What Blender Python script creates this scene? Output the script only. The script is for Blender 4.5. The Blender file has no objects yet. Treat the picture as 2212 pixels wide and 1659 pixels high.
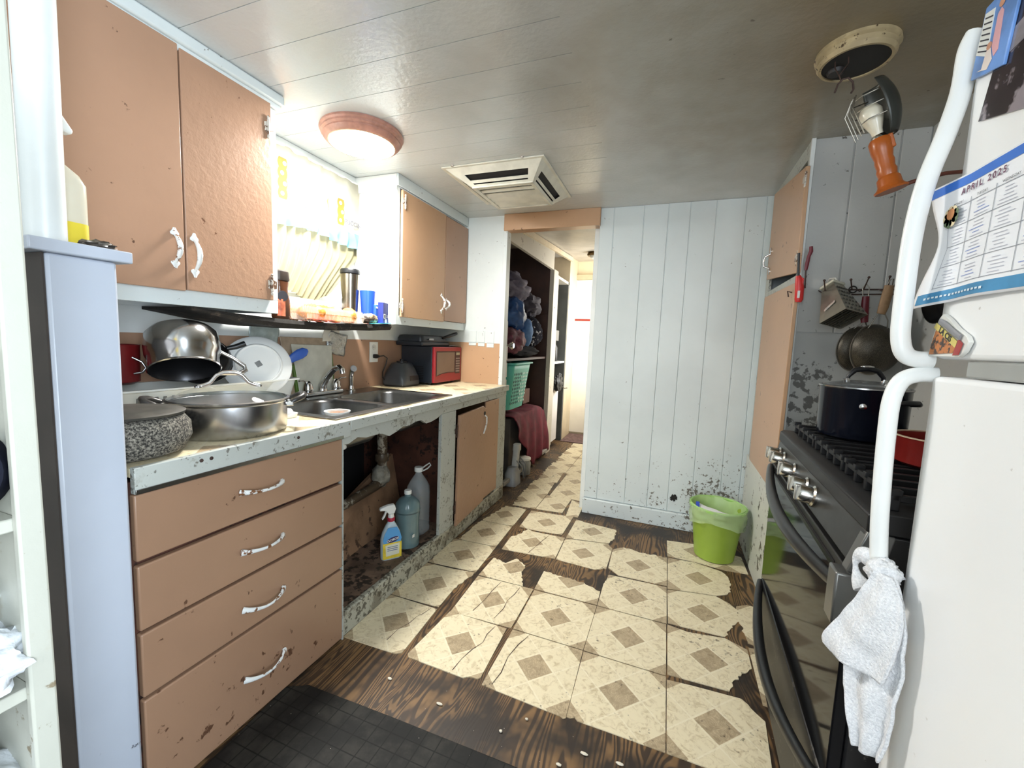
import bpy, bmesh, math, random
from mathutils import Vector, Matrix, noise

random.seed(7)
SC = bpy.context.scene
COL = SC.collection
PI = math.pi

# ------------------------------------------------------------------ camera
CAM_H = 1.185
cam_d = bpy.data.cameras.new('camera')
cam_d.sensor_fit = 'HORIZONTAL'
cam_d.sensor_width = 36.0
cam_d.lens = 36.0 * 900.0 / 2212.0
cam_d.clip_start = 0.02
cam_d.clip_end = 60
cam = bpy.data.objects.new('camera', cam_d)
COL.objects.link(cam)
_yaw, _pit, _rol = math.radians(-20.59), math.radians(-5.69), math.radians(2.34)
_f = Vector((math.sin(_yaw) * math.cos(_pit), math.cos(_yaw) * math.cos(_pit), math.sin(_pit)))
_r0 = Vector((math.cos(_yaw), -math.sin(_yaw), 0))
_u0 = _r0.cross(_f)
_rt = math.cos(_rol) * _r0 + math.sin(_rol) * _u0
_up = -math.sin(_rol) * _r0 + math.cos(_rol) * _u0
cam.matrix_world = Matrix(((_rt.x, _up.x, -_f.x, 0), (_rt.y, _up.y, -_f.y, 0), (_rt.z, _up.z, -_f.z, CAM_H), (0, 0, 0, 1)))
SC.camera = cam

# ------------------------------------------------------------------ world, lights, exposure
world = bpy.data.worlds.new('world')
SC.world = world
world.use_nodes = True
bgn = world.node_tree.nodes.get('Background')
bgn.inputs[0].default_value = (0.80, 0.90, 1.0, 1)
bgn.inputs[1].default_value = 1.2

SC.view_settings.view_transform = 'Standard'
SC.view_settings.look = 'None'
SC.view_settings.exposure = 0.9
SC.view_settings.gamma = 1.0
SC.view_settings.use_curve_mapping = False

def area(name, loc, target, sx, sy, power, col=(1, 1, 1)):
    l = bpy.data.lights.new(name, 'AREA')
    l.shape = 'RECTANGLE'
    l.size = sx
    l.size_y = sy
    l.energy = power
    l.color = col
    o = bpy.data.objects.new(name, l)
    o.location = loc
    o.rotation_euler = (Vector(target) - Vector(loc)).to_track_quat('-Z', 'Y').to_euler()
    COL.objects.link(o)
    return o

# daylight by the kitchen window
area('daylight_kitchen_window', (-2.12, 1.66, 1.72), (0, 1.66, 1.2), 0.72, 0.72, 7, (0.93, 0.97, 1.0))
area('assumed_side_fill_light', (1.10, -0.47, 1.30), (0, -0.40, 1.2), 0.95, 1.3, 46, (0.78, 0.89, 1.0))  # unseen side light, assumed; placed to brighten the partition and drawers
area('rear_fill_light', (-0.35, -2.70, 1.35), (-0.35, 0, 1.3), 2.1, 1.15, 30, (0.93, 0.97, 1.0))  # unseen rear lamp, added as fill for the far wall and cupboard
area('assumed_hall_daylight', (-0.22, 4.95, 1.45), (-1.2, 5.0, 1.1), 0.75, 1.3, 20, (1.0, 0.96, 0.88))  # unseen hall window, assumed, to light the white door end
LAMP_E = 142.0

# ------------------------------------------------------------------ helpers
class MB:
    def __init__(s):
        s.v = []
        s.f = []
    def add(s, vs, fs):
        n = len(s.v)
        s.v += [tuple(p) for p in vs]
        s.f += [tuple(i + n for i in f) for f in fs]
        return s
    def box(s, x0, x1, y0, y1, z0, z1):
        if x0 > x1: x0, x1 = x1, x0
        if y0 > y1: y0, y1 = y1, y0
        if z0 > z1: z0, z1 = z1, z0
        vs = [(x0, y0, z0), (x1, y0, z0), (x1, y1, z0), (x0, y1, z0), (x0, y0, z1), (x1, y0, z1), (x1, y1, z1), (x0, y1, z1)]
        return s.add(vs, [(0, 3, 2, 1), (4, 5, 6, 7), (0, 1, 5, 4), (1, 2, 6, 5), (2, 3, 7, 6), (3, 0, 4, 7)])
    def hexa(s, b, t):
        return s.add(list(b) + list(t), [(3, 2, 1, 0), (4, 5, 6, 7), (0, 1, 5, 4), (1, 2, 6, 5), (2, 3, 7, 6), (3, 0, 4, 7)])
    def prism(s, poly, d, axis='z', a0=0.0):
        # poly of 2d points extruded from a0 to a0+d along axis
        def mk(p, h):
            if axis == 'z': return (p[0], p[1], h)
            if axis == 'x': return (h, p[0], p[1])
            return (p[0], h, p[1])
        ar = sum(poly[i][0] * poly[(i + 1) % len(poly)][1] - poly[(i + 1) % len(poly)][0] * poly[i][1] for i in range(len(poly)))
        if ar < 0: poly = poly[::-1]
        n = len(poly)
        lo, hi = (a0, a0 + d) if d > 0 else (a0 + d, a0)
        vs = [mk(p, lo) for p in poly] + [mk(p, hi) for p in poly]
        fs = [tuple(range(n - 1, -1, -1)), tuple(range(n, 2 * n))] + [(i, (i + 1) % n, n + (i + 1) % n, n + i) for i in range(n)]
        if axis == 'y': fs = [f[::-1] for f in fs]
        return s.add(vs, fs)
    def lathe(s, prof, c=(0, 0, 0), n=32, axis=(0, 0, 1), cap0=True, cap1=True, close=False):
        ax = Vector(axis).normalized()
        a = ax.orthogonal().normalized() if abs(ax.z) < 0.999 else Vector((1, 0, 0))
        b = ax.cross(a)
        c = Vector(c)
        vs = []
        for r, h in prof:
            for k in range(n):
                t = 2 * PI * k / n
                vs.append(c + ax * h + (a * math.cos(t) + b * math.sin(t)) * r)
        fs = []
        m = len(prof)
        for i in range(m - 1 + (1 if close else 0)):
            i2 = (i + 1) % m
            for k in range(n):
                k2 = (k + 1) % n
                fs.append((i * n + k, i * n + k2, i2 * n + k2, i2 * n + k))
        if not close:
            if cap0: fs.append(tuple(range(n - 1, -1, -1)))
            if cap1: fs.append(tuple((m - 1) * n + k for k in range(n)))
        return s.add(vs, fs)
    def tube(s, path, r, n=8, caps=True, flat=None):
        # r: number or list; flat: (vector, factor) squashes the section along vector
        P = [Vector(p) for p in path]
        R = r if isinstance(r, (list, tuple)) else [r] * len(P)
        T = []
        for i in range(len(P)):
            a = P[max(i - 1, 0)]
            b = P[min(i + 1, len(P) - 1)]
            d = b - a
            T.append(d.normalized() if d.length > 1e-9 else Vector((0, 0, 1)))
        u = T[0].orthogonal().normalized()
        vs = []
        for i in range(len(P)):
            u = (u - T[i] * u.dot(T[i]))
            u = u.normalized() if u.length > 1e-6 else T[i].orthogonal().normalized()
            w = T[i].cross(u)
            for k in range(n):
                t = 2 * PI * k / n
                off = (u * math.cos(t) + w * math.sin(t)) * R[i]
                if flat:
                    fv = Vector(flat[0]).normalized()
                    off = off - fv * off.dot(fv) * (1 - flat[1])
                vs.append(P[i] + off)
        fs = []
        for i in range(len(P) - 1):
            for k in range(n):
                k2 = (k + 1) % n
                fs.append((i * n + k, i * n + k2, (i + 1) * n + k2, (i + 1) * n + k))
        if caps:
            fs.append(tuple(range(n - 1, -1, -1)))
            fs.append(tuple((len(P) - 1) * n + k for k in range(n)))
        return s.add(vs, fs)
    def cyl(s, a, b, r, n=16, r2=None):
        return s.tube([a, b], [r, r if r2 is None else r2], n)
    def grid(s, fn, nu, nv, thick=None):
        vs = [fn(i / nu, j / nv) for j in range(nv + 1) for i in range(nu + 1)]
        fs = [(j * (nu + 1) + i, j * (nu + 1) + i + 1, (j + 1) * (nu + 1) + i + 1, (j + 1) * (nu + 1) + i) for j in range(nv) for i in range(nu)]
        return s.add(vs, fs)
    def loft(s, loops, cap0=False, cap1=False):
        n = len(loops[0])
        vs = [p for l in loops for p in l]
        fs = []
        for i in range(len(loops) - 1):
            for k in range(n):
                k2 = (k + 1) % n
                fs.append((i * n + k, i * n + k2, (i + 1) * n + k2, (i + 1) * n + k))
        if cap0: fs.append(tuple(range(n - 1, -1, -1)))
        if cap1: fs.append(tuple((len(loops) - 1) * n + k for k in range(n)))
        return s.add(vs, fs)
    def blob(s, c, r, nu=28, nv=18, amp=0.15, fr=2.0, seed=0.0, flatz=None):
        c = Vector(c)
        vs = []
        for j in range(nv + 1):
            th = PI * j / nv
            for i in range(nu):
                ph = 2 * PI * i / nu
                d = Vector((math.sin(th) * math.cos(ph), math.sin(th) * math.sin(ph), math.cos(th)))
                q = d * fr + Vector((seed, seed * 1.7, seed * 0.3))
                k = 1 + amp * noise.noise(q) + amp * 0.6 * (1 - 2 * abs(noise.noise(q * 2.3)))
                p = Vector((d.x * r[0], d.y * r[1], d.z * r[2])) * k
                if flatz is not None: p.z = max(p.z, flatz)
                vs.append(c + p)
        fs = []
        for j in range(nv):
            for i in range(nu):
                i2 = (i + 1) % nu
                fs.append((j * nu + i, (j + 1) * nu + i, (j + 1) * nu + i2, j * nu + i2))
        return s.add(vs, fs)

def sub(a, b):
    return tuple(x - y for x, y in zip(a, b))

def setp(o, label=None, cat=None, group=None, kind=None):
    if label: o['label'] = label
    if cat: o['category'] = cat
    if group: o['group'] = group
    if kind: o['kind'] = kind
    return o

def wmat(o):
    m = o.matrix_basis.copy()
    while o.parent is not None:
        o = o.parent
        m = o.matrix_basis @ m
    return m

def mesh_obj(name, mb, mat, parent=None, smooth=None, bevel=0, seg=2, world=True, uv=None, solid=0, subd=0, weld=False):
    me = bpy.data.meshes.new(name)
    vs = mb.v
    if parent is not None and world:
        inv = wmat(parent).inverted()
        vs = [tuple(inv @ Vector(p)) for p in vs]
    me.from_pydata(vs, [], mb.f)
    bm = bmesh.new()
    bm.from_mesh(me)
    if weld: bmesh.ops.remove_doubles(bm, verts=bm.verts, dist=1e-5)
    bmesh.ops.recalc_face_normals(bm, faces=bm.faces) if not solid else None
    bm.to_mesh(me)
    bm.free()
    if isinstance(mat, (list, tuple)):
        for m in mat: me.materials.append(m)
    else:
        me.materials.append(mat)
    if smooth is not None:
        me.shade_smooth()
        me.set_sharp_from_angle(angle=math.radians(smooth))
    if uv:
        lay = me.uv_layers.new(name='UVMap')
        for lp in me.loops:
            lay.data[lp.index].uv = uv(mb.v[lp.vertex_index] if not weld else me.vertices[lp.vertex_index].co)
    o = bpy.data.objects.new(name, me)
    COL.objects.link(o)
    if parent is not None: o.parent = parent
    if solid:
        m = o.modifiers.new('solid', 'SOLIDIFY')
        m.thickness = solid
        m.offset = 0
    if bevel:
        m = o.modifiers.new('bevel', 'BEVEL')
        m.width = bevel
        m.segments = seg
        m.limit_method = 'ANGLE'
        m.angle_limit = math.radians(40)
        if smooth is None:
            me.shade_smooth()
            me.set_sharp_from_angle(angle=math.radians(50))
            m.harden_normals = False
    if subd:
        m = o.modifiers.new('subd', 'SUBSURF')
        m.levels = subd
        m.render_levels = subd
    return o

def thing(name, label, cat, loc=(0, 0, 0), rz=0.0, group=None, rot=None):
    o = bpy.data.objects.new(name, None)
    o.empty_display_size = 0.05
    o.location = loc
    o.rotation_euler = rot if rot else (0, 0, rz)
    COL.objects.link(o)
    o.matrix_basis = Matrix.LocRotScale(Vector(loc), o.rotation_euler, None)
    return setp(o, label, cat, group)

def struct(name, mb, mat, **k):
    o = mesh_obj(name, mb, mat, **k)
    if k.get('parent') is None: o['kind'] = 'structure'
    return o

def solo(name, mb, mat, label, cat, group=None, kind=None, **k):
    """a top-level thing that is one mesh; origin moved to its base"""
    xs = [p[0] for p in mb.v]; ys = [p[1] for p in mb.v]; zs = [p[2] for p in mb.v]
    org = ((min(xs) + max(xs)) / 2, (min(ys) + max(ys)) / 2, min(zs))
    uv = k.get('uv')
    if uv:
        k['uv'] = lambda p, uv=uv: uv((p[0] + org[0], p[1] + org[1], p[2] + org[2]))
    mb.v = [sub(p, org) for p in mb.v]
    o = mesh_obj(name, mb, mat, **k)
    o.location = org
    return setp(o, label, cat, group, kind)

def text_mb(body, size, ox, ux, uy, depth=0.0006, align='CENTER', bold=0.0):
    """letters as a flat mesh; ox origin, ux/uy unit vectors of the writing plane"""
    cu = bpy.data.curves.new('t', 'FONT')
    cu.body = body
    cu.size = size
    cu.align_x = align
    cu.align_y = 'CENTER'
    cu.offset = bold
    cu.resolution_u = 3
    o = bpy.data.objects.new('t', cu)
    COL.objects.link(o)
    dg = bpy.context.evaluated_depsgraph_get()
    me = bpy.data.meshes.new_from_object(o.evaluated_get(dg))
    mb = MB()
    ox, ux, uy = Vector(ox), Vector(ux).normalized(), Vector(uy).normalized()
    mb.add([ox + ux * v.co.x + uy * v.co.y for v in me.vertices], [tuple(p.vertices) for p in me.polygons])
    bpy.data.objects.remove(o)
    bpy.data.curves.remove(cu)
    bpy.data.meshes.remove(me)
    return mb

def smooth_path(P, n=6):
    P = [Vector(q) for q in P]
    out = []
    for i in range(len(P) - 1):
        p0, p1, p2, p3 = P[max(i - 1, 0)], P[i], P[i + 1], P[min(i + 2, len(P) - 1)]
        for k in range(n):
            t = k / n
            out.append(0.5 * ((2 * p1) + (p2 - p0) * t + (2 * p0 - 5 * p1 + 4 * p2 - p3) * t * t + (3 * p1 - p0 - 3 * p2 + p3) * t ** 3))
    return out + [P[-1]]

def rrect(cx, cy, w, h, r, z, n=6):
    pts = []
    for (sx, sy, a0) in ((1, 1, 0), (-1, 1, PI / 2), (-1, -1, PI), (1, -1, 3 * PI / 2)):
        for k in range(n + 1):
            a = a0 + PI / 2 * k / n
            pts.append((cx + sx * (w / 2 - r) + r * math.cos(a), cy + sy * (h / 2 - r) + r * math.sin(a), z))
    return pts

def arcpts(c, r, a0, a1, n, ax='xz'):
    out = []
    for k in range(n + 1):
        a = math.radians(a0 + (a1 - a0) * k / n)
        d = (r * math.cos(a), r * math.sin(a))
        if ax == 'xz': out.append((c[0] + d[0], c[1], c[2] + d[1]))
        elif ax == 'yz': out.append((c[0], c[1] + d[0], c[2] + d[1]))
        else: out.append((c[0] + d[0], c[1] + d[1], c[2]))
    return out

# ------------------------------------------------------------------ materials
def srgb(r, g, b):
    return tuple(((c / 255) / 12.92 if c / 255 <= 0.04045 else ((c / 255 + 0.055) / 1.055) ** 2.4) for c in (r, g, b))

class NT:
    def __init__(s, name):
        s.m = bpy.data.materials.new(name)
        s.m.use_nodes = True
        s.t = s.m.node_tree
        s.b = s.t.nodes.get('Principled BSDF')
        s.out = s.t.nodes.get('Material Output')
    def n(s, typ, **k):
        nd = s.t.nodes.new(typ)
        for a, v in k.items(): setattr(nd, a, v)
        return nd
    def l(s, a, b): s.t.links.new(a, b)
    def val(s, sock, v):
        if hasattr(v, 'is_linked') or hasattr(v, 'links'): s.l(v, sock)
        else: sock.default_value = v
    def math(s, op, a, b=None, c=None, clamp=False):
        nd = s.n('ShaderNodeMath', operation=op, use_clamp=clamp)
        s.val(nd.inputs[0], a)
        if b is not None: s.val(nd.inputs[1], b)
        if c is not None: s.val(nd.inputs[2], c)
        return nd.outputs[0]
    def mix(s, fac, a, b, blend='MIX'):
        nd = s.n('ShaderNodeMix', data_type='RGBA', blend_type=blend)
        s.val(nd.inputs[0], fac)
        for sock, v in ((nd.inputs[6], a), (nd.inputs[7], b)):
            if isinstance(v, tuple): sock.default_value = (v[0], v[1], v[2], 1)
            else: s.l(v, sock)
        return nd.outputs[2]
    def coord(s, which='Object', scale=None, rot=None):
        tc = s.n('ShaderNodeTexCoord')
        o = tc.outputs[which]
        if scale or rot:
            mp = s.n('ShaderNodeMapping')
            s.l(o, mp.inputs[0])
            if scale: mp.inputs['Scale'].default_value = scale
            if rot: mp.inputs['Rotation'].default_value = rot
            o = mp.outputs[0]
        return o
    def noise(s, co, scale, detail=3, rough=0.55, dist=0.0):
        nd = s.n('ShaderNodeTexNoise')
        s.l(co, nd.inputs['Vector'])
        nd.inputs['Scale'].default_value = scale
        nd.inputs['Detail'].default_value = detail
        nd.inputs['Roughness'].default_value = rough
        nd.inputs['Distortion'].default_value = dist
        return nd.outputs[0]
    def voro(s, co, scale, feature='F1', rnd=1.0):
        nd = s.n('ShaderNodeTexVoronoi', feature=feature)
        s.l(co, nd.inputs['Vector'])
        nd.inputs['Scale'].default_value = scale
        nd.inputs['Randomness'].default_value = rnd
        return nd.outputs[0]
    def ramp(s, v, lo, hi):
        nd = s.n('ShaderNodeMapRange', interpolation_type='SMOOTHSTEP')
        s.l(v, nd.inputs[0])
        nd.inputs[1].default_value = lo
        nd.inputs[2].default_value = hi
        return nd.outputs[0]
    def bump(s, h, strength=0.2, dist=0.002):
        nd = s.n('ShaderNodeBump')
        nd.inputs['Strength'].default_value = strength
        nd.inputs['Distance'].default_value = dist
        s.l(h, nd.inputs['Height'])
        s.l(nd.outputs[0], s.b.inputs['Normal'])
    def col(s, c):
        s.val(s.b.inputs['Base Color'], (c[0], c[1], c[2], 1) if isinstance(c, tuple) else c)
    def set(s, **k):
        for a, v in k.items(): s.val(s.b.inputs[a.replace('_', ' ')], v)

_mats = {}
def plain(name, rgb, rough=0.5, metal=0.0, var=0.10, vs=6.0, bump=0.0, bs=120.0, spots=None, **k):
    """a plain material with a little procedural variation; spots=(rgb, scale, amount, masked)"""
    if name in _mats: return _mats[name]
    t = NT(name)
    c = srgb(*rgb)
    co = t.coord()
    nz = t.noise(co, vs, 4)
    dark = tuple(x * (1 - var) for x in c)
    lite = tuple(min(1, x * (1 + var * 0.6)) for x in c)
    cc = t.mix(t.ramp(nz, 0.35, 0.65), dark, lite)
    if spots:
        srgbc, sc, amt = spots
        big = t.noise(co, sc * 0.16, 3, 0.6)
        fine = t.noise(co, sc, 5, 0.65)
        s = t.math('ADD', fine, t.math('MULTIPLY', big, 0.55))
        m = t.ramp(s, 0.98 - amt, 1.04 - amt)
        cc = t.mix(m, cc, srgb(*srgbc))
    t.col(cc)
    t.set(Roughness=rough, Metallic=metal)
    for a, v in k.items(): t.val(t.b.inputs[a.replace('_', ' ')], v)
    if bump: t.bump(t.noise(co, bs, 3), bump, 0.003)
    _mats[name] = t.m
    return t.m

def emis(name, rgb, strength):
    t = NT(name)
    c = srgb(*rgb)
    t.col(c)
    t.set(Emission_Color=(c[0], c[1], c[2], 1), Emission_Strength=strength)
    return t.m

def glassy(name, rgb, rough=0.03, ior=1.2, alpha=None):
    if name in _mats: return _mats[name]
    t = NT(name)
    c = srgb(*rgb)
    t.col(c)
    if alpha is not None:
        t.set(Roughness=rough, Alpha=alpha, IOR=1.45)
    else:
        t.set(Roughness=rough, IOR=ior, Transmission_Weight=1.0)
    _mats[name] = t.m
    return t.m

# painted surfaces with grime
def grimy_paint(name, rgb, rough, spot_rgb=(60, 45, 32), spot=0.26, sc=38.0, low=None, bump=0.25, bscale=55.0, near=None, big=None, k=0.85):
    t = NT(name)
    co = t.coord()
    c = srgb(*rgb)
    base = t.mix(t.ramp(t.noise(co, 2.2, 4), 0.3, 0.7), tuple(x * 0.93 for x in c), tuple(min(1, x * 1.04) for x in c))
    sep = t.n('ShaderNodeSeparateXYZ')
    t.l(co, sep.inputs[0])
    fine = t.noise(co, sc, 6, 0.62)
    mid = t.noise(co, sc * 0.2, 3, 0.6)
    s = t.math('ADD', fine, t.math('MULTIPLY', mid, 0.5))
    if low:   # splashes get denser towards the foot of the board, where they were splashed
        z0, z1, add = low
        g = t.math('SUBTRACT', 1.0, t.ramp(sep.outputs[2], z0, z1))
        s = t.math('ADD', s, t.math('MULTIPLY', g, add))
    if near:
        p, rad, add = near
        d = t.n('ShaderNodeVectorMath', operation='DISTANCE')
        t.l(co, d.inputs[0])
        d.inputs[1].default_value = p
        g = t.math('SUBTRACT', 1.0, t.ramp(d.outputs['Value'], 0.0, rad))
        s = t.math('ADD', s, t.math('MULTIPLY', g, add))
    m = t.ramp(s, 1.165 - spot, 1.22 - spot)
    cc = t.mix(t.math('MULTIPLY', m, k), base, srgb(*spot_rgb))
    if big:
        m2 = t.ramp(t.noise(co, big[1], 5, 0.7), big[2], big[2] + 0.12)
        cc = t.mix(t.math('MULTIPLY', m2, big[3]), cc, srgb(*big[0]))
    t.col(cc)
    t.set(Roughness=rough)
    if bump: t.bump(t.noise(co, bscale, 4, 0.6), bump, 0.003)
    return t.m

M = {}
M['tan'] = grimy_paint('tan_paint', (172, 136, 111), 0.34, (70, 42, 26), 0.235, 34, bump=0.12, bscale=30)
M['tan_rough'] = grimy_paint('tan_paint_blistered', (170, 134, 109), 0.32, (96, 58, 36), 0.25, 30, bump=0.5, bscale=42)
M['tan_low'] = grimy_paint('tan_paint_drawer', (158, 124, 99), 0.36, (74, 44, 28), 0.24, 30, low=(0.0, 0.4, 0.07), bump=0.10, bscale=40)
M['tan_warm'] = grimy_paint('warm_tan_paint', (190, 153, 120), 0.34, (80, 50, 30), 0.23, 34, bump=0.12, bscale=30)
M['white'] = grimy_paint('white_paint', (214, 222, 222), 0.38, (74, 62, 46), 0.22, 40, bump=0.15)
M['white_wall'] = grimy_paint('wall_panel_paint', (205, 214, 215), 0.42, (74, 60, 40), 0.20, 48, low=(0.0, 0.75, 0.09), near=((0.42, 2.9, 0.18), 0.66, 0.14), bump=0.10)
M['white_dirty'] = grimy_paint('white_paint_rotten', (182, 186, 180), 0.5, (70, 62, 48), 0.32, 70, bump=0.3, k=0.7, big=((120, 112, 92), 14.0, 0.55, 0.45))
M['white_rail'] = grimy_paint('white_paint_bottom_rail', (176, 174, 158), 0.55, (48, 40, 28), 0.40, 60, bump=0.4, k=0.8, big=((84, 72, 52), 10.0, 0.50, 0.6))
M['white_clean'] = plain('white_paint_clean', (222, 226, 224), 0.35, var=0.05, bump=0.1)
M['post'] = grimy_paint('blue_white_paint', (184, 191, 203), 0.3, (70, 70, 76), 0.19, 34, bump=0.05)
M['stove_wall'] = grimy_paint('stove_wall_paint', (182, 183, 180), 0.4, (58, 48, 36), 0.26, 40, bump=0.2)
M['stove_wall_low'] = grimy_paint('peeled_wall_paint', (168, 170, 168), 0.42, (46, 44, 40), 0.28, 26, near=((0.60, 2.2, 0.96), 0.34, 0.17), bump=0.3, k=0.75)
M['dark_wood'] = plain('dark_brown_board', (84, 50, 38), 0.6, var=0.35, vs=5, spots=((40, 24, 18), 26, 0.14))
M['black_void'] = plain('void_shade', (22, 20, 20), 0.7, var=0.2)  # flat black painted in for the shade inside holes, slots and cabinets
M['steel'] = plain('brushed_steel', (176, 176, 176), 0.24, 1.0, var=0.12, vs=14)
M['steel_dk'] = plain('sink_steel', (132, 132, 132), 0.30, 1.0, var=0.15, vs=10)
M['chrome'] = plain('chrome', (215, 215, 215), 0.1, 1.0, var=0.04)
M['handle_white'] = plain('chipped_white_handle', (226, 228, 226), 0.3, var=0.05, spots=((120, 80, 50), 60, 0.16))
M['hinge_white'] = plain('painted_hinge', (205, 200, 190), 0.4, var=0.08, spots=((110, 80, 60), 80, 0.2))
M['black_pl'] = plain('black_plastic', (26, 27, 30), 0.35, var=0.15)
M['white_pl'] = plain('white_plastic', (232, 234, 230), 0.35, var=0.03)
M['rubber'] = plain('black_rubber', (20, 20, 20), 0.6, var=0.2)
M['red'] = plain('red_enamel', (178, 38, 44), 0.28, var=0.08)
M['ink'] = plain('ink_black', (48, 48, 56), 0.7, var=0.02)
M['iron'] = plain('rusty_iron', (74, 56, 50), 0.6, 0.3, var=0.3, vs=40)
M['grey_wire'] = plain('dull_wire', (150, 146, 136), 0.35, 0.9, var=0.1)

# ------------------------------------------------------------------ vinyl tile material (pattern printed per tile through its UVs)
def tile_material(name, cream=(226, 214, 182), brown=(168, 147, 116), grime=0.5):
    t = NT(name)
    uv = t.coord('UV')
    sep = t.n('ShaderNodeSeparateXYZ')
    t.l(uv, sep.inputs[0])
    u = t.math('SUBTRACT', t.math('FRACT', sep.outputs[0]), 0.5)
    v = t.math('SUBTRACT', t.math('FRACT', sep.outputs[1]), 0.5)
    p = t.math('ABSOLUTE', t.math('ADD', u, v))
    q = t.math('ABSOLUTE', t.math('SUBTRACT', u, v))
    mx = t.math('MAXIMUM', p, q)
    cen = t.math('LESS_THAN', mx, 0.225)
    cor = t.math('GREATER_THAN', mx, 0.79)
    lp = t.math('LESS_THAN', t.math('ABSOLUTE', t.math('SUBTRACT', p, 0.245)), 0.012)
    lq = t.math('LESS_THAN', t.math('ABSOLUTE', t.math('SUBTRACT', q, 0.245)), 0.012)
    lin = t.math('MAXIMUM', lp, lq)
    co = t.coord('Object')
    n1 = t.noise(co, 34, 6, 0.7, 1.2)
    n2 = t.noise(co, 60, 4, 0.6)
    n3 = t.noise(co, 3.2, 3, 0.6)
    base = t.mix(t.math('MULTIPLY', t.ramp(n1, 0.46, 0.72), 0.75), srgb(*cream), srgb(176, 156, 118))
    base = t.mix(t.math('MULTIPLY', lin, 0.4), base, srgb(240, 232, 208))
    fil = t.math('LESS_THAN', t.math('ABSOLUTE', t.math('SUBTRACT', t.math('FRACT', t.math('MULTIPLY', t.voro(uv, 9.0), 6.0)), 0.5)), 0.16)
    br = t.mix(t.math('MULTIPLY', fil, 0.35), srgb(*brown), srgb(214, 196, 160))
    br = t.mix(t.ramp(n1, 0.35, 0.7), br, tuple(x * 0.7 for x in srgb(*brown)))
    cc = t.mix(t.math('MULTIPLY', t.math('MAXIMUM', cen, cor), 0.85), base, br)
    dirt = t.ramp(t.math('ADD', n2, t.math('MULTIPLY', n3, 0.5)), 0.93 - 0.1 * grime, 1.05 - 0.08 * grime)
    cc = t.mix(t.math('MULTIPLY', dirt, 0.8), cc, srgb(66, 54, 40))
    t.col(cc)
    t.set(Roughness=t.math('ADD', 0.30, t.math('MULTIPLY', n1, 0.25)))
    t.bump(n1, 0.08, 0.002)
    return t.m
M['tile'] = tile_material('vinyl_tile')
M['tile_counter'] = tile_material('vinyl_counter', (232, 218, 182), (176, 152, 120), 0.2)
TU = lambda p: ((p[0] + 0.232) / 0.3035, (p[1] - 1.222) / 0.3047)

def plywood_material():
    t = NT('stained_plywood')
    co = t.coord('Object', (1, 0.16, 1))
    d = t.noise(co, 5.0, 3, 0.55, 0.8)
    w = t.n('ShaderNodeTexWave', wave_type='BANDS', bands_direction='X')
    mp = t.n('ShaderNodeVectorMath', operation='ADD')
    t.l(co, mp.inputs[0])
    cmb = t.n('ShaderNodeCombineXYZ')
    t.l(t.math('MULTIPLY', d, 0.55), cmb.inputs[0])
    t.l(cmb.outputs[0], mp.inputs[1])
    t.l(mp.outputs[0], w.inputs['Vector'])
    w.inputs['Scale'].default_value = 14
    w.inputs['Distortion'].default_value = 2.5
    w.inputs['Detail'].default_value = 3
    cc = t.mix(t.ramp(w.outputs[0], 0.2, 0.8), srgb(62, 47, 34), srgb(124, 95, 62))
    big = t.noise(t.coord('Object'), 3.4, 4, 0.6)
    cc = t.mix(t.ramp(big, 0.42, 0.62), cc, srgb(42, 34, 28))
    spk = t.voro(t.coord('Object'), 30.0)
    cc = t.mix(t.math('LESS_THAN', spk, 0.028), cc, srgb(196, 190, 176))
    t.col(cc)
    t.set(Roughness=0.48)
    t.bump(w.outputs[0], 0.12, 0.002)
    return t.m
M['ply'] = plywood_material()

def mat_grid_material():
    t = NT('scored_black_vinyl')
    co = t.coord('Object', (20, 20, 20))
    sep = t.n('ShaderNodeSeparateXYZ')
    t.l(co, sep.inputs[0])
    gx = t.math('LESS_THAN', t.math('FRACT', sep.outputs[0]), 0.07)
    gy = t.math('LESS_THAN', t.math('FRACT', sep.outputs[1]), 0.07)
    g = t.math('MAXIMUM', gx, gy)
    o = t.coord('Object')
    n = t.noise(o, 9, 5, 0.65)
    cc = t.mix(t.ramp(n, 0.4, 0.7), srgb(24, 24, 23), srgb(46, 45, 41))
    cc = t.mix(g, cc, srgb(14, 14, 14))
    spk = t.voro(o, 34.0)
    cc = t.mix(t.math('LESS_THAN', spk, 0.03), cc, srgb(190, 186, 172))
    t.col(cc)
    t.set(Roughness=0.62, Specular_IOR_Level=0.25)
    t.bump(t.math('SUBTRACT', t.math('MULTIPLY', n, 0.4), g), 0.4, 0.002)
    return t.m
M['mat'] = mat_grid_material()

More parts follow.
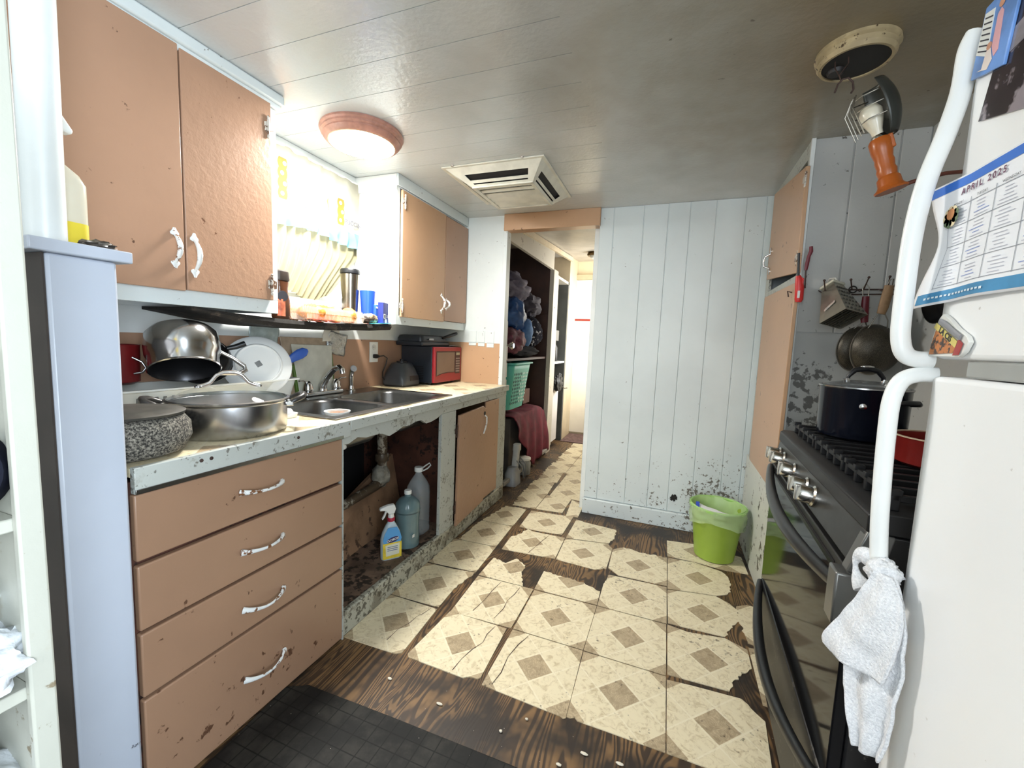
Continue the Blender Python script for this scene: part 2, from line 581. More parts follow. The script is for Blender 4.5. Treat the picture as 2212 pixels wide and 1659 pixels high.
def ceiling_material():
    t = NT('ceiling_paint')
    co = t.coord('Object')
    base = t.mix(t.ramp(t.noise(co, 1.6, 3), 0.3, 0.7), srgb(196, 202, 202), srgb(210, 214, 214))
    # grease above the stove: ragged smoky stain, the right side's dimmer light painted in
    d = t.n('ShaderNodeVectorMath', operation='DISTANCE')
    t.l(co, d.inputs[0])
    d.inputs[1].default_value = (0.75, 1.25, 2.1)
    dd = t.math('ADD', d.outputs['Value'], t.math('MULTIPLY', t.math('SUBTRACT', t.noise(co, 2.6, 4, 0.6), 0.5), 0.9))
    g = t.math('SUBTRACT', 1.0, t.ramp(dd, 0.3, 2.0))
    cc = t.mix(t.math('MULTIPLY', g, 0.9), base, srgb(120, 104, 72))
    s = t.math('ADD', t.noise(co, 26, 5, 0.6), t.math('MULTIPLY', g, 0.12))
    cc = t.mix(t.math('MULTIPLY', t.ramp(s, 0.79, 0.86), 0.6), cc, srgb(62, 48, 32))
    t.col(cc)
    t.set(Roughness=0.21)
    t.bump(t.noise(co, 60, 3, 0.5), 0.4, 0.003)
    return t.m
M['ceil'] = ceiling_material()

# ------------------------------------------------------------------ floor
floor = struct('floor', MB().box(-2.05, 1.2, -2.8, 5.7, -0.04, 0.0), M['ply'])
TILE_Z = 0.003
TILES = [
    [(-0.527,1.225),(-0.527,1.53),(-0.234,1.528),(-0.227,1.214),(-0.235,1.209),(-0.245,1.213)],
    [(-0.226,1.219),(-0.231,1.526),(0.07,1.523),(0.072,1.218),(-0.102,1.219),(-0.191,1.218),(-0.2,1.227),(-0.214,1.219)],
    [(0.075,1.218),(0.073,1.509),(0.166,1.517),(0.313,1.524),(0.331,1.506),(0.338,1.492),(0.348,1.48),(0.36,1.467),(0.372,1.455),(0.352,1.217)],
    [(0.075,1.536),(0.073,1.83),(0.153,1.815),(0.297,1.838),(0.373,1.8),(0.372,1.695),(0.362,1.685),(0.356,1.672),(0.347,1.661),(0.333,1.654),(0.329,1.64),(0.317,1.633),(0.318,1.617),(0.305,1.611),(0.298,1.601),(0.293,1.59),(0.294,1.573),(0.284,1.559),(0.279,1.544)],
    [(0.075,1.843),(0.071,2.11),(0.188,2.133),(0.292,2.149),(0.346,2.113),(0.368,2.079),(0.373,2.066),(0.369,2.053),(0.372,2.039),(0.366,2.026),(0.373,2.013),(0.372,1.999),(0.369,1.985),(0.359,1.975),(0.355,1.962),(0.348,1.951),(0.335,1.942),(0.336,1.926),(0.327,1.916),(0.323,1.904),(0.315,1.894),(0.307,1.883),(0.312,1.868),(0.303,1.858),(0.298,1.847),(0.122,1.842)],
    [(0.071,2.118),(0.071,2.447),(0.212,2.454),(0.343,2.414),(0.351,2.403),(0.358,2.391),(0.362,2.378),(0.369,2.367),(0.37,2.352),(0.369,2.339),(0.373,2.326),(0.369,2.313),(0.375,2.3),(0.374,2.287),(0.364,2.274),(0.364,2.261),(0.368,2.248),(0.36,2.237),(0.364,2.221),(0.353,2.212),(0.35,2.199),(0.343,2.188),(0.293,2.155),(0.189,2.14)],
    [(0.068,2.466),(0.064,2.674),(0.214,2.694),(0.468,2.638),(0.475,2.447),(0.363,2.437),(0.222,2.463)],
    [(-0.232,1.531),(-0.229,1.832),(0.068,1.829),(0.07,1.527)],
    [(-0.229,1.838),(-0.229,2.028),(-0.225,2.039),(-0.225,2.052),(-0.222,2.064),(-0.219,2.075),(-0.22,2.088),(-0.218,2.1),(-0.219,2.113),(-0.212,2.124),(0.067,2.13),(0.07,1.836)],
    [(-0.228,2.189),(-0.232,2.406),(-0.223,2.417),(-0.215,2.428),(-0.205,2.437),(-0.196,2.448),(-0.183,2.454),(-0.172,2.462),(-0.16,2.456),(-0.146,2.461),(-0.134,2.459),(-0.122,2.456),(-0.11,2.449),(-0.098,2.447),(-0.087,2.439),(-0.074,2.439),(-0.061,2.444),(-0.048,2.442),(-0.035,2.439),(-0.022,2.438),(-0.01,2.448),(0.003,2.451),(0.016,2.441),(0.028,2.45),(0.042,2.447),(0.055,2.445),(0.067,2.45),(0.068,2.142),(-0.171,2.139)],
    [(-0.527,1.535),(-0.53,1.831),(-0.231,1.832),(-0.234,1.532)],
    [(-0.532,1.841),(-0.535,2.014),(-0.522,2.01),(-0.508,2.014),(-0.495,2.013),(-0.484,2.002),(-0.47,2.007),(-0.458,1.999),(-0.444,2.005),(-0.431,2.001),(-0.419,1.998),(-0.406,2.004),(-0.393,2.004),(-0.381,1.997),(-0.368,2.002),(-0.357,1.992),(-0.344,1.989),(-0.331,1.994),(-0.319,1.992),(-0.309,1.981),(-0.296,1.977),(-0.283,1.974),(-0.27,1.971),(-0.26,1.961),(-0.248,1.954),(-0.234,1.953),(-0.231,1.841)],
    [(-0.817,1.525),(-0.828,1.829),(-0.536,1.835),(-0.536,1.534)],
    [(-0.83,1.838),(-0.827,2.026),(-0.815,2.027),(-0.805,2.017),(-0.791,2.021),(-0.78,2.017),(-0.77,2.008),(-0.758,2.005),(-0.746,2.002),(-0.74,2.014),(-0.735,2.025),(-0.729,2.036),(-0.722,2.047),(-0.717,2.059),(-0.709,2.069),(-0.695,2.066),(-0.687,2.054),(-0.676,2.046),(-0.663,2.042),(-0.655,2.03),(-0.642,2.025),(-0.643,2.011),(-0.634,1.999),(-0.638,1.984),(-0.636,1.971),(-0.641,1.957),(-0.634,1.944),(-0.63,1.932),(-0.623,1.921),(-0.625,1.907),(-0.613,1.898),(-0.608,1.886),(-0.61,1.872),(-0.599,1.863),(-0.596,1.85),(-0.591,1.839)],
    [(-0.824,2.135),(-0.831,2.305),(-0.824,2.314),(-0.813,2.321),(-0.805,2.33),(-0.804,2.344),(-0.8,2.356),(-0.788,2.366),(-0.784,2.379),(-0.787,2.394),(-0.786,2.408),(-0.774,2.418),(-0.772,2.431),(-0.768,2.444),(-0.754,2.439),(-0.741,2.431),(-0.727,2.427),(-0.523,2.429),(-0.515,2.16)],
    [(-0.831,2.456),(-0.842,2.738),(-0.607,2.753),(-0.545,2.766),(-0.55,2.463),(-0.685,2.452),(-0.775,2.451),(-0.789,2.454),(-0.803,2.456),(-0.817,2.456)],
    [(-0.509,2.158),(-0.519,2.423),(-0.266,2.466),(-0.259,2.456),(-0.255,2.443),(-0.248,2.433),(-0.238,2.424),(-0.235,2.411),(-0.237,2.175),(-0.251,2.173),(-0.258,2.161),(-0.268,2.153),(-0.282,2.152),(-0.292,2.143)],
    [(-0.518,2.434),(-0.516,2.731),(-0.447,2.709),(-0.242,2.684),(-0.246,2.671),(-0.238,2.659),(-0.245,2.647),(-0.246,2.635),(-0.242,2.623),(-0.239,2.61),(-0.246,2.598),(-0.243,2.586),(-0.243,2.574),(-0.241,2.562),(-0.24,2.548),(-0.249,2.537),(-0.247,2.524),(-0.259,2.514),(-0.26,2.501),(-0.26,2.488),(-0.265,2.476)],
    [(-0.83,1.23),(-0.842,1.244),(-0.82,1.526),(-0.552,1.524),(-0.543,1.25),(-0.552,1.241),(-0.566,1.241),(-0.578,1.239),(-0.59,1.235),(-0.599,1.226)],
    [(-1.125,1.218),(-0.885,1.225),(-0.875,1.232),(-0.864,1.239),(-0.879,1.516),(-1.128,1.519)],
    [(-1.131,1.526),(-0.88,1.531),(-0.885,1.688),(-0.879,1.7),(-0.884,1.714),(-0.881,1.727),(-0.871,1.737),(-0.87,1.75),(-0.873,1.764),(-0.869,1.776),(-0.868,1.789),(-0.86,1.8),(-0.855,1.812),(-0.854,1.825),(-0.858,1.839),(-0.852,1.85),(-0.974,1.833),(-1.135,1.828)],
    [(0.372,2.1),(0.42,2.134),(0.465,2.13),(0.428,1.838),(0.381,1.845),(0.383,1.858),(0.381,1.871),(0.38,1.884),(0.379,1.897),(0.378,1.91),(0.371,1.922),(0.379,1.936),(0.38,1.949),(0.374,1.962),(0.368,1.974),(0.369,1.987),(0.367,1.999),(0.374,2.012),(0.368,2.024),(0.368,2.037),(0.376,2.049),(0.37,2.062),(0.368,2.074),(0.37,2.087)],
    [(0.38,1.817),(0.422,1.82),(0.433,1.52),(0.378,1.526)],
    [(-0.597,2.758),(-0.624,3.069),(-0.555,3.04),(-0.519,2.947),(-0.515,2.767)]]

random.seed(11)
def rag(poly, edges, amp=0.006, step=0.014):
    out = []
    n = len(poly)
    for i in range(n):
        a, b = Vector(poly[i]), Vector(poly[(i + 1) % n])
        out.append(tuple(a))
        if i in edges:
            L = (b - a).length
            k = max(2, int(L / step))
            d = (b - a).normalized()
            nn = Vector((-d.y, d.x))
            for j in range(1, k): out.append(tuple(a + (b - a) * j / k + nn * random.uniform(-amp, amp)))
    return out
TILES += [
    rag([(-1.128, 1.842), (-0.853, 1.856), (-0.862, 2.138), (-1.128, 2.132)], {3}, 0.005),
    rag([(-1.105, 2.140), (-0.864, 2.146), (-0.874, 2.436), (-1.09, 2.432)], {3}, 0.006),
    rag([(-1.085, 2.44), (-0.872, 2.445), (-0.880, 2.748), (-1.04, 2.735)], {2, 3}, 0.007),
]
for r in range(7):
    y0 = 2.778 + r * 0.3047
    y1 = y0 + 0.3025
    TILES.append(rag([(-1.00 - 0.02 * (r % 2), y0), (-0.828, y0 + 0.004), (-0.830 if r != 1 and r != 2 else -0.846, y1), (-1.02, y1)], {3}, 0.012))
    TILES.append([(-0.824 + (0.02 if r in (1, 2) else 0), y0 + 0.002), (-0.632 if r == 0 else -0.530, y0 + 0.02 * (r == 0)), (-0.632 if r == 0 else -0.530, y1), (-0.826 + (0.02 if r in (1, 2) else 0), y1)])
    if r: TILES.append([(-0.527, y0 + 0.003), (-0.40, y0 + 0.003), (-0.40, y1), (-0.527, y1)])
for poly in TILES:
    z = TILE_Z + random.uniform(-0.0004, 0.0005)
    mesh_obj('tile', MB().prism(poly, z + 0.0005, 'z', -0.0005), M['tile'], parent=floor, uv=TU)
# old cracks running through four tiles
for pts in ([(-0.905, 1.51), (-0.918, 1.46), (-0.930, 1.44), (-0.935, 1.39), (-0.955, 1.34), (-0.958, 1.27)], [(-0.600, 1.515), (-0.612, 1.46), (-0.608, 1.41), (-0.63, 1.36), (-0.645, 1.30), (-0.650, 1.24)],
            [(-0.60, 1.82), (-0.604, 1.76), (-0.618, 1.70), (-0.612, 1.64), (-0.625, 1.56)], [(-0.70, 1.825), (-0.712, 1.74), (-0.715, 1.66), (-0.73, 1.57)], [(-0.455, 1.515), (-0.475, 1.46), (-0.49, 1.38), (-0.485, 1.30), (-0.495, 1.24)], [(-0.62, 2.42), (-0.64, 2.33), (-0.655, 2.24), (-0.67, 2.16)]):
    mbc = MB()
    n_ = len(pts)
    w_ = [0.0007 + 0.0009 * (i % 2) for i in range(n_)]
    mbc.add([(x - w_[i], y, 0.0043) for i, (x, y) in enumerate(pts)] + [(x + w_[i], y, 0.0043) for i, (x, y) in enumerate(pts)], [(i, n_ + i, n_ + i + 1, i + 1) for i in range(n_ - 1)])
    mesh_obj('crack', mbc, M['iron'], parent=floor)
# black scored vinyl runner in the foreground
mp = [(-1.125, 0.955), (-1.06, 0.990), (-0.728, 1.000), (-0.341, 1.006), (0.30, 1.000), (0.32, -0.9), (-0.735, -0.9), (-0.735, 0.32), (-1.08, 0.36)]
solo('vinyl_runner', MB().prism(mp, 0.005, 'z', 0.0), M['mat'], 'black scored vinyl runner lying before the drawer cabinet', 'floor mat', bevel=0.0015)
# crumbs on the bare plywood
cr = [(-0.40, 1.09), (-0.21, 1.06), (-0.15, 1.12), (0.02, 1.07), (-0.83, 1.12), (-0.05, 1.13), (-0.34, 1.16), (0.12, 1.10), (-0.62, 1.10)]
mb = MB()
for i, (x, y) in enumerate(cr):
    mb.blob((x, y, 0.004 + (0.004 if y < 1.0 else 0)), (0.005 + 0.003 * (i % 3), 0.004, 0.003), 8, 6, 0.3, 2, i)
solo('floor_crumbs', mb, plain('crumb', (222, 214, 196), 0.8), 'scattered pale crumbs on the bare dark plywood', 'crumbs', kind='stuff')

# ------------------------------------------------------------------ ceiling
ceil = struct('ceiling', MB().box(-2.0, 1.2, -2.8, 2.95, 2.104, 2.18), M['ceil'])
ys = [-2.8] + [0.911 + 0.1535 * k for k in range(-20, 14) if 0.911 + 0.1535 * k < 2.9] + [2.95]
for a, b in zip(ys[:-1], ys[1:]):
    if b < 0.3: continue
    mesh_obj('plank', MB().box(-1.995, -0.36, max(a, 0.3) + 0.0012, b - 0.0012, 2.1, 2.1045), M['ceil'], parent=ceil)
mesh_obj('panel', MB().box(-0.36, 1.195, 0.3, 2.95, 2.1, 2.1045), M['ceil'], parent=ceil)
mesh_obj('panel', MB().box(-1.995, 1.195, -2.79, 0.299, 2.1, 2.1045), M['ceil'], parent=ceil)

# ------------------------------------------------------------------ walls
wl = MB()
wl.box(-1.9, -1.8, -2.8, 1.33, 0, 2.1)
wl.box(-1.9, -1.8, 2.0, 2.95, 0, 2.1)
wl.box(-1.9, -1.8, 1.33, 2.0, 0, 1.36)
wl.box(-1.9, -1.8, 1.33, 2.0, 2.05, 2.1)
wall_left = struct('wall_left', wl, M['white_clean'])
# tan painted splash behind the counter, and a wooden batten under the window shelf
mesh_obj('backsplash', MB().box(-1.8, -1.794, 0.5, 2.895, 0.866, 1.165), M['tan'], parent=wall_left)
wall_back = struct('wall_back', MB().box(-1.9, 1.2, -2.85, -2.8, 0, 0.75).box(-1.9, 1.2, -2.85, -2.8, 1.95, 2.1).box(-1.9, -1.45, -2.85, -2.8, 0.75, 1.95).box(0.75, 1.2, -2.85, -2.8, 0.75, 1.95), M['white_clean'])  # unseen wall; its window opening is added for the rear fill light
wall_right = struct('wall_right', MB().box(0.905, 1.2, 0.885, 2.2, 0, 2.1).box(1.13, 1.2, -2.8, -0.95, 0, 2.1).box(1.13, 1.2, 0.01, 0.885, 0, 2.1).box(1.13, 1.2, -0.95, 0.01, 0, 0.64).box(1.13, 1.2, -0.95, 0.01, 1.96, 2.1), M['stove_wall'])  # opening beside the camera is unseen, added for the side fill light

# end wall beside the doorway
we = struct('wall_end', MB().box(-1.8, -1.19, 2.90, 2.955, 0, 2.1), M['white'])
mesh_obj('tan_panel', MB().box(-1.8, -1.196, 2.895, 2.902, 0.0, 1.172), M['tan_warm'], parent=we)
mesh_obj('white_panel', MB().box(-1.8, -1.196, 2.895, 2.902, 1.172, 2.05), M['white'], parent=we)
mesh_obj('corner_strip', MB().box(-1.196, -1.165, 2.885, 2.955, 0, 2.0), M['white'], parent=we, bevel=0.002)
for i, (xa, xb, za, zb) in enumerate(((-1.455, -1.393, 1.150, 1.262), (-1.377, -1.322, 1.146, 1.262), (-1.305, -1.246, 1.140, 1.262))):
    p = mesh_obj('painted_cover_plate', MB().box(xa, xb, 2.8905, 2.897, zb - 0.088, zb).box(xa, xb, 2.8905, 2.897, za, 1.172), M['white'], parent=we, bevel=0.002)
    mesh_obj('cover_plate_foot', MB().box(xa, xb, 2.8904, 2.8966, za, 1.172), M['tan'], parent=p, bevel=0.001, world=False) if False else None
hd = struct('trim_1', MB().box(-1.19, -0.50, 2.868, 2.955, 1.985, 2.1), M['tan_warm'], bevel=0.004)

# far wall of grooved boards
wall_far = struct('wall_far', MB().box(-0.505, 1.2, 2.8995, 2.99, 0, 2.1), M['white_wall'])
gx = [-0.505, -0.413, -0.223, -0.075, 0.054, 0.20, 0.362, 0.468, 0.505]
for a, b in zip(gx[:-1], gx[1:]):
    w = 0.0012
    mb = MB()
    pl = [(a + w, 2.9), (a + w, 2.8980), (a + w + 0.003, 2.895), (b - w - 0.003, 2.895), (b - w, 2.8980), (b - w, 2.9)]
    mb.prism(pl, 1.985, 'z', 0.112)
    mesh_obj('plank', mb, M['white_wall'], parent=wall_far)
mesh_obj('plank', MB().box(-0.505, 0.505, 2.893, 2.905, 2.055, 2.1), M['white_wall'], parent=wall_far) if False else None
# punched hole in the boards: a ragged black patch standing for its dark inside
hp = [(0.089 + (0.021 + 0.008 * math.sin(3.1 * k) + 0.004 * math.sin(7 * k)) * math.cos(2 * PI * k / 18), 0.205 + (0.022 + 0.007 * math.sin(2.3 * k)) * math.sin(2 * PI * k / 18)) for k in range(18)]
mesh_obj('hole', MB().prism(hp, 0.004, 'y', 2.8925), M['black_void'], parent=wall_far)
struct('baseboard_far', MB().box(-0.51, 0.505, 2.872, 2.897, 0.0, 0.108), M['white_wall'], bevel=0.005)
struct('trim_2', MB().box(-0.545, -0.506, 2.955, 3.0, 0, 1.985), M['white_clean'], bevel=0.003)

# boarded wall behind the stove (it is the side of the tall cupboard)
wall_stove = struct('wall_stove', MB().box(0.512, 1.2, 2.206, 2.28, 0, 2.1), M['stove_wall'])
sx = [0.512, 0.655, 0.810, 0.905]
for a, b in zip(sx[:-1], sx[1:]):
    w = 0.002
    pl = [(a + w, 2.207), (a + w, 2.2025), (a + w + 0.003, 2.2), (b - w - 0.003, 2.2), (b - w, 2.2025), (b - w, 2.207)]
    mesh_obj('plank', MB().prism(pl, 2.1 - 1.284, 'z', 1.284), M['stove_wall'], parent=wall_stove)
mesh_obj('splash_panel', MB().box(0.514, 0.905, 2.198, 2.207, 0.3, 1.279), M['stove_wall_low'], parent=wall_stove)

# left partition: end of a half wall, its cap and the post that rises from it
wp = struct('wall_partition', MB().box(-1.80, -1.10, 0.432, 0.541, 0, 1.318), M['post'], bevel=0.006, seg=2)
mesh_obj('near_board', MB().box(-1.80, -1.104, 0.4285, 0.4318, 0, 1.317), plain('near_board_dark', (58, 50, 44), 0.7, var=0.2), parent=wp)  # thin dark board added over the partition's near face
mesh_obj('cap', MB().box(-1.80, -1.085, 0.405, 0.562, 1.318, 1.342), M['post'], parent=wp, bevel=0.003)
struct('trim_3', MB().tube([(-1.17, 0.462, 1.3425), (-1.165, 0.468, 2.1)], 0.031, 24), M['white_clean'], smooth=50)

# kitchen window, frame, pane
w1 = MB()
for (y0, y1, z0, z1) in ((1.33, 1.365, 1.36, 2.05), (1.965, 2.0, 1.36, 2.05), (1.365, 1.965, 1.36, 1.395), (1.365, 1.965, 2.015, 2.05), (1.365, 1.965, 1.69, 1.715)):
    w1.box(-1.875, -1.835, y0, y1, z0, z1)
win = struct('window_1', w1, M['white_clean'], bevel=0.003)
gm = glassy('window_glass', (240, 248, 250), 0.02, alpha=0.12)
mesh_obj('pane', MB().box(-1.858, -1.854, 1.36, 1.97, 1.712, 2.02), gm, parent=win)
mesh_obj('pane', MB().box(-1.858, -1.854, 1.36, 1.97, 1.39, 1.692), gm, parent=win)
mesh_obj('sill', MB().box(-1.84, -1.775, 1.30, 2.03, 1.335, 1.36), M['white_clean'], parent=win, bevel=0.003)
struct('trim_4', MB().box(-1.8, -1.783, 1.24, 2.06, 2.062, 2.1), M['white_clean'], bevel=0.004)

# ------------------------------------------------------------------ hall
hall_ceil = struct('ceiling_hall', MB().hexa([(-1.95, 2.95, 2.10), (-0.2, 2.95, 2.10), (-0.2, 5.6, 2.27), (-1.95, 5.6, 2.27)], [(-1.95, 2.95, 2.16), (-0.2, 2.95, 2.16), (-0.2, 5.6, 2.33), (-1.95, 5.6, 2.33)]),
                   plain('hall_ceiling', (176, 170, 160), 0.4, var=0.12, bump=0.1))
M['hall_wall'] = plain('hall_wall_cream', (238, 226, 196), 0.5, var=0.04)
M['jamb'] = plain('jamb_cream', (206, 190, 160), 0.45, var=0.08)
struct('wall_hall_right', MB().box(-0.5, -0.42, 3.0, 4.5, 0, 2.3).box(-0.5, -0.42, 5.38, 5.6, 0, 2.3).box(-0.5, -0.42, 4.5, 5.38, 0, 0.75).box(-0.5, -0.42, 4.5, 5.38, 2.1, 2.3), M['hall_wall'])  # unseen wall; its window opening is assumed, for the hall light
struct('wall_hall_end', MB().box(-1.95, -0.42, 5.47, 5.55, 0, 2.35), M['hall_wall'])
door1 = struct('door_1', MB().box(-1.245, -0.62, 5.44, 5.465, 0.03, 2.02), plain('hall_door_white', (246, 242, 228), 0.4, var=0.03))
mesh_obj('red_bar', MB().box(-1.245, -0.95, 5.43, 5.442, 1.50, 1.525), plain('red_bar', (150, 44, 34), 0.4), parent=door1, bevel=0.003)
mesh_obj('knob', MB().lathe([(0.01, 0), (0.01, 0.03), (0.026, 0.04), (0.028, 0.055), (0.016, 0.068)], (-0.70, 5.438, 0.95), 16, (0, -1, 0)), M['chrome'], parent=door1, smooth=40)
struct('trim_5', MB().box(-1.31, -1.247, 5.41, 5.47, 0, 2.09).box(-1.247, -0.6, 5.41, 5.47, 2.025, 2.09), M['jamb'], bevel=0.004)
struct('wall_hall_left', MB().box(-1.95, -1.20, 5.03, 5.47, 0, 2.3), M['jamb'])
solo('door_mat', MB().box(-1.19, -0.5, 4.93, 5.43, 0.0, 0.008), plain('mauve_mat', (112, 88, 86), 0.9, var=0.3, vs=30), 'dusky mauve mat before the white door at the hall end', 'door mat', bevel=0.003)
hl = thing('hall_ceiling_lamp', 'small brass-rimmed ceiling lamp at the far end of the hall', 'ceiling lamp', (-0.86, 4.72, 2.185))
mesh_obj('rim', MB().lathe([(0.07, 0.03), (0.085, 0.0), (0.075, -0.015), (0.05, -0.012)], (-0.86, 4.72, 2.185), 24), plain('old_brass', (120, 96, 60), 0.35, 0.8), parent=hl, smooth=40)
mesh_obj('globe', MB().lathe([(0.055, -0.012), (0.05, -0.03), (0.025, -0.045), (0.004, -0.048)], (-0.86, 4.72, 2.185), 20), M['white_pl'], parent=hl, smooth=60)

# ------------------------------------------------------------------ hardware builders
def pull_v(x, y, z0, z1, mat, parent, out=0.026, name='handle'):
    """spade-ended pull standing off in +X, running from z0 to z1"""
    mb = MB()
    L = z1 - z0
    pts, rad = [], []
    for k in range(13):
        a = k / 12
        pts.append((x + 0.004 + out * math.sin(PI * a) ** 0.8, y, z0 + L * (0.16 + 0.68 * a)))
        rad.append(0.0045 + 0.0035 * math.sin(PI * a))
    mb.tube(pts, rad, 10)
    for s, zz in ((-1, z0 + L * 0.15), (1, z1 - L * 0.15)):
        prof = [(0.004, -0.15 * L), (0.007, -0.09 * L), (0.013, -0.03 * L), (0.013, 0.01 * L), (0.007, 0.035 * L)]
        pts = [(x + 0.003, y, zz - s * p[1] * 1.0) for p in prof]
        mb.tube(pts, [p[0] for p in prof], 10, flat=((1, 0, 0), 0.3))
    return mesh_obj(name, mb, mat, parent=parent, smooth=50)

def pull_h(x, y0, z0, y1, z1, mat, parent, out=0.024, droop=0.0):
    mb = MB()
    pts, rad = [], []
    for k in range(15):
        a = k / 14
        pts.append((x + 0.004 + out * math.sin(PI * a) ** 0.7, y0 + (y1 - y0) * a, z0 + (z1 - z0) * a - droop * math.sin(PI * a)))
        rad.append(0.010 - 0.0055 * math.sin(PI * a) ** 0.6)
    mb.tube(pts, rad, 10, flat=((1, 0, 0), 0.55))
    return mesh_obj('handle', mb, mat, parent=parent, smooth=60)

def hinge(x, y, z, h, parent, mat, s=1):
    mb = MB()
    mb.prism([(y, z - h * 0.28), (y + s * 0.022, z - h * 0.18), (y + s * 0.022, z + h * 0.18), (y, z + h * 0.28)], 0.004, 'x', x)
    mb.prism([(y, z - h * 0.28), (y - s * 0.014, z - h * 0.2), (y - s * 0.014, z + h * 0.2), (y, z + h * 0.28)], 0.004, 'x', x)
    mb.cyl((x + 0.005, y, z - h * 0.36), (x + 0.005, y, z + h * 0.36), 0.0045, 8)
    for q in (-1, 1): mb.blob((x + 0.005, y, z + q * h * 0.45), (0.005, 0.005, 0.009), 8, 6, 0)
    return mesh_obj('hinge', mb, mat, parent=parent, smooth=40)

# ------------------------------------------------------------------ drawer cabinet
FX = -1.13
dc = thing('drawer_cabinet', 'tan painted base cabinet with four drawers beside the white partition', 'cabinet', (-1.45, 0.88, 0))
body = MB().box(-1.79, FX - 0.0085, 0.556, 0.572, 0, 0.83).box(-1.79, FX - 0.0085, 1.190, 1.205, 0, 0.83).box(-1.79, -1.775, 0.5725, 1.1895, 0, 0.83)
body.box(FX - 0.03, FX - 0.009, 0.5725, 1.1895, 0, 0.83)
mesh_obj('body', body, M['dark_wood'], parent=dc)
mesh_obj('side_strip', MB().box(FX - 0.03, FX + 0.012, 1.2055, 1.211, 0.0, 0.80), M['white_dirty'], parent=dc)
for i, (za, zb, hz0, hz1, droop) in enumerate(((0.642, 0.802, 0.728, 0.720, 0.004), (0.470, 0.630, 0.549, 0.543, 0.004), (0.300, 0.461, 0.372, 0.366, 0.012), (0.008, 0.291, 0.150, 0.150, 0.012))):
    d = mesh_obj('drawer', MB().box(FX - 0.008, FX + 0.012, 0.558, 1.2045, za, zb), M['tan_low'], parent=dc, bevel=0.004, seg=3)
    pull_h(FX + 0.012, 0.805, hz0, 0.942, hz1, M['handle_white'], d, droop=droop)

# ------------------------------------------------------------------ sink cabinet
sc_ = thing('sink_cabinet', 'open white and tan sink base cabinet with a missing door', 'cabinet', (-1.45, 2.05, 0))
def P(name, mb, mat, par=sc_, **k): return mesh_obj(name, mb, mat, parent=par, **k)
# sagging lower edge of the apron: follows a wavy line
ap = [(1.2115, 0.775)] + [(1.25 + 0.05 * k, 0.772 + 0.012 * math.sin(0.9 * k) + 0.008 * math.sin(2.1 * k)) for k in range(14)] + [(1.95, 0.785), (2.895, 0.788), (2.895, 0.843), (1.2115, 0.843)]
P('apron', MB().prism(ap, 0.018, 'x', FX - 0.018), M['white_dirty'])
P('bottom_rail', MB().box(FX - 0.024, FX + 0.004, 1.2115, 2.895, 0.0, 0.098), M['white_rail'], bevel=0.006)
P('stile', MB().box(FX - 0.02, FX, 1.952, 2.112, 0.098, 0.784), M['white_dirty'], bevel=0.002)
P('stile', MB().box(FX - 0.02, FX, 2.725, 2.893, 0.098, 0.786), M['white_dirty'], bevel=0.002)
P('floor_board', MB().box(-1.79, FX - 0.025, 1.2115, 2.893, 0.06, 0.092), plain('rotted_board', (116, 94, 78), 0.7, var=0.4, vs=9, spots=((52, 42, 34), 26, 0.16)))
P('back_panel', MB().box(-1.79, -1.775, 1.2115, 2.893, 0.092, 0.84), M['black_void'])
P('partition', MB().prism([(-1.775, 0.092), (-1.152, 0.092), (-1.152, 0.70), (-1.30, 0.72), (-1.775, 0.76)], 0.016, 'y', 2.10), M['dark_wood'])
P('leaning_board', MB().hexa([(-1.40, 1.215, 0.093), (-1.38, 1.215, 0.093), (-1.47, 2.09, 0.093), (-1.49, 2.09, 0.093)], [(-1.455, 1.215, 0.22), (-1.435, 1.215, 0.22), (-1.55, 2.09, 0.475), (-1.57, 2.09, 0.475)]), plain('old_hardboard', (150, 116, 88), 0.6, var=0.3, vs=7, spots=((90, 68, 52), 24, 0.10)))
# right hand door: worn tan board with the corner broken away, on a paler strip
dr = P('door', MB().prism([(2.118, 0.085), (2.50, 0.112), (2.508, 0.74), (2.455, 0.765), (2.13, 0.752)], 0.016, 'x', FX + 0.001), M['tan_rough'], bevel=0.003)
P('door_strip', MB().box(FX + 0.0005, FX + 0.010, 2.508, 2.735, 0.12, 0.784), M['tan'], bevel=0.002)
hb = MB().tube([(FX + 0.018, 2.478, 0.70), (FX + 0.03, 2.482, 0.69), (FX + 0.032, 2.480, 0.65), (FX + 0.026, 2.470, 0.61), (FX + 0.02, 2.462, 0.58)], [0.006, 0.005, 0.005, 0.006, 0.004], 8)
mesh_obj('handle', hb, M['handle_white'], parent=dr, smooth=60)
mesh_obj('key_hole', MB().lathe([(0.013, 0), (0.012, 0.0025)], (FX + 0.017, 2.476, 0.715), 12, (1, 0, 0)), M['black_void'], parent=dr)
for z in (0.66, 0.20): hinge(FX + 0.001, 2.117, z, 0.07, sc_, M['iron'])
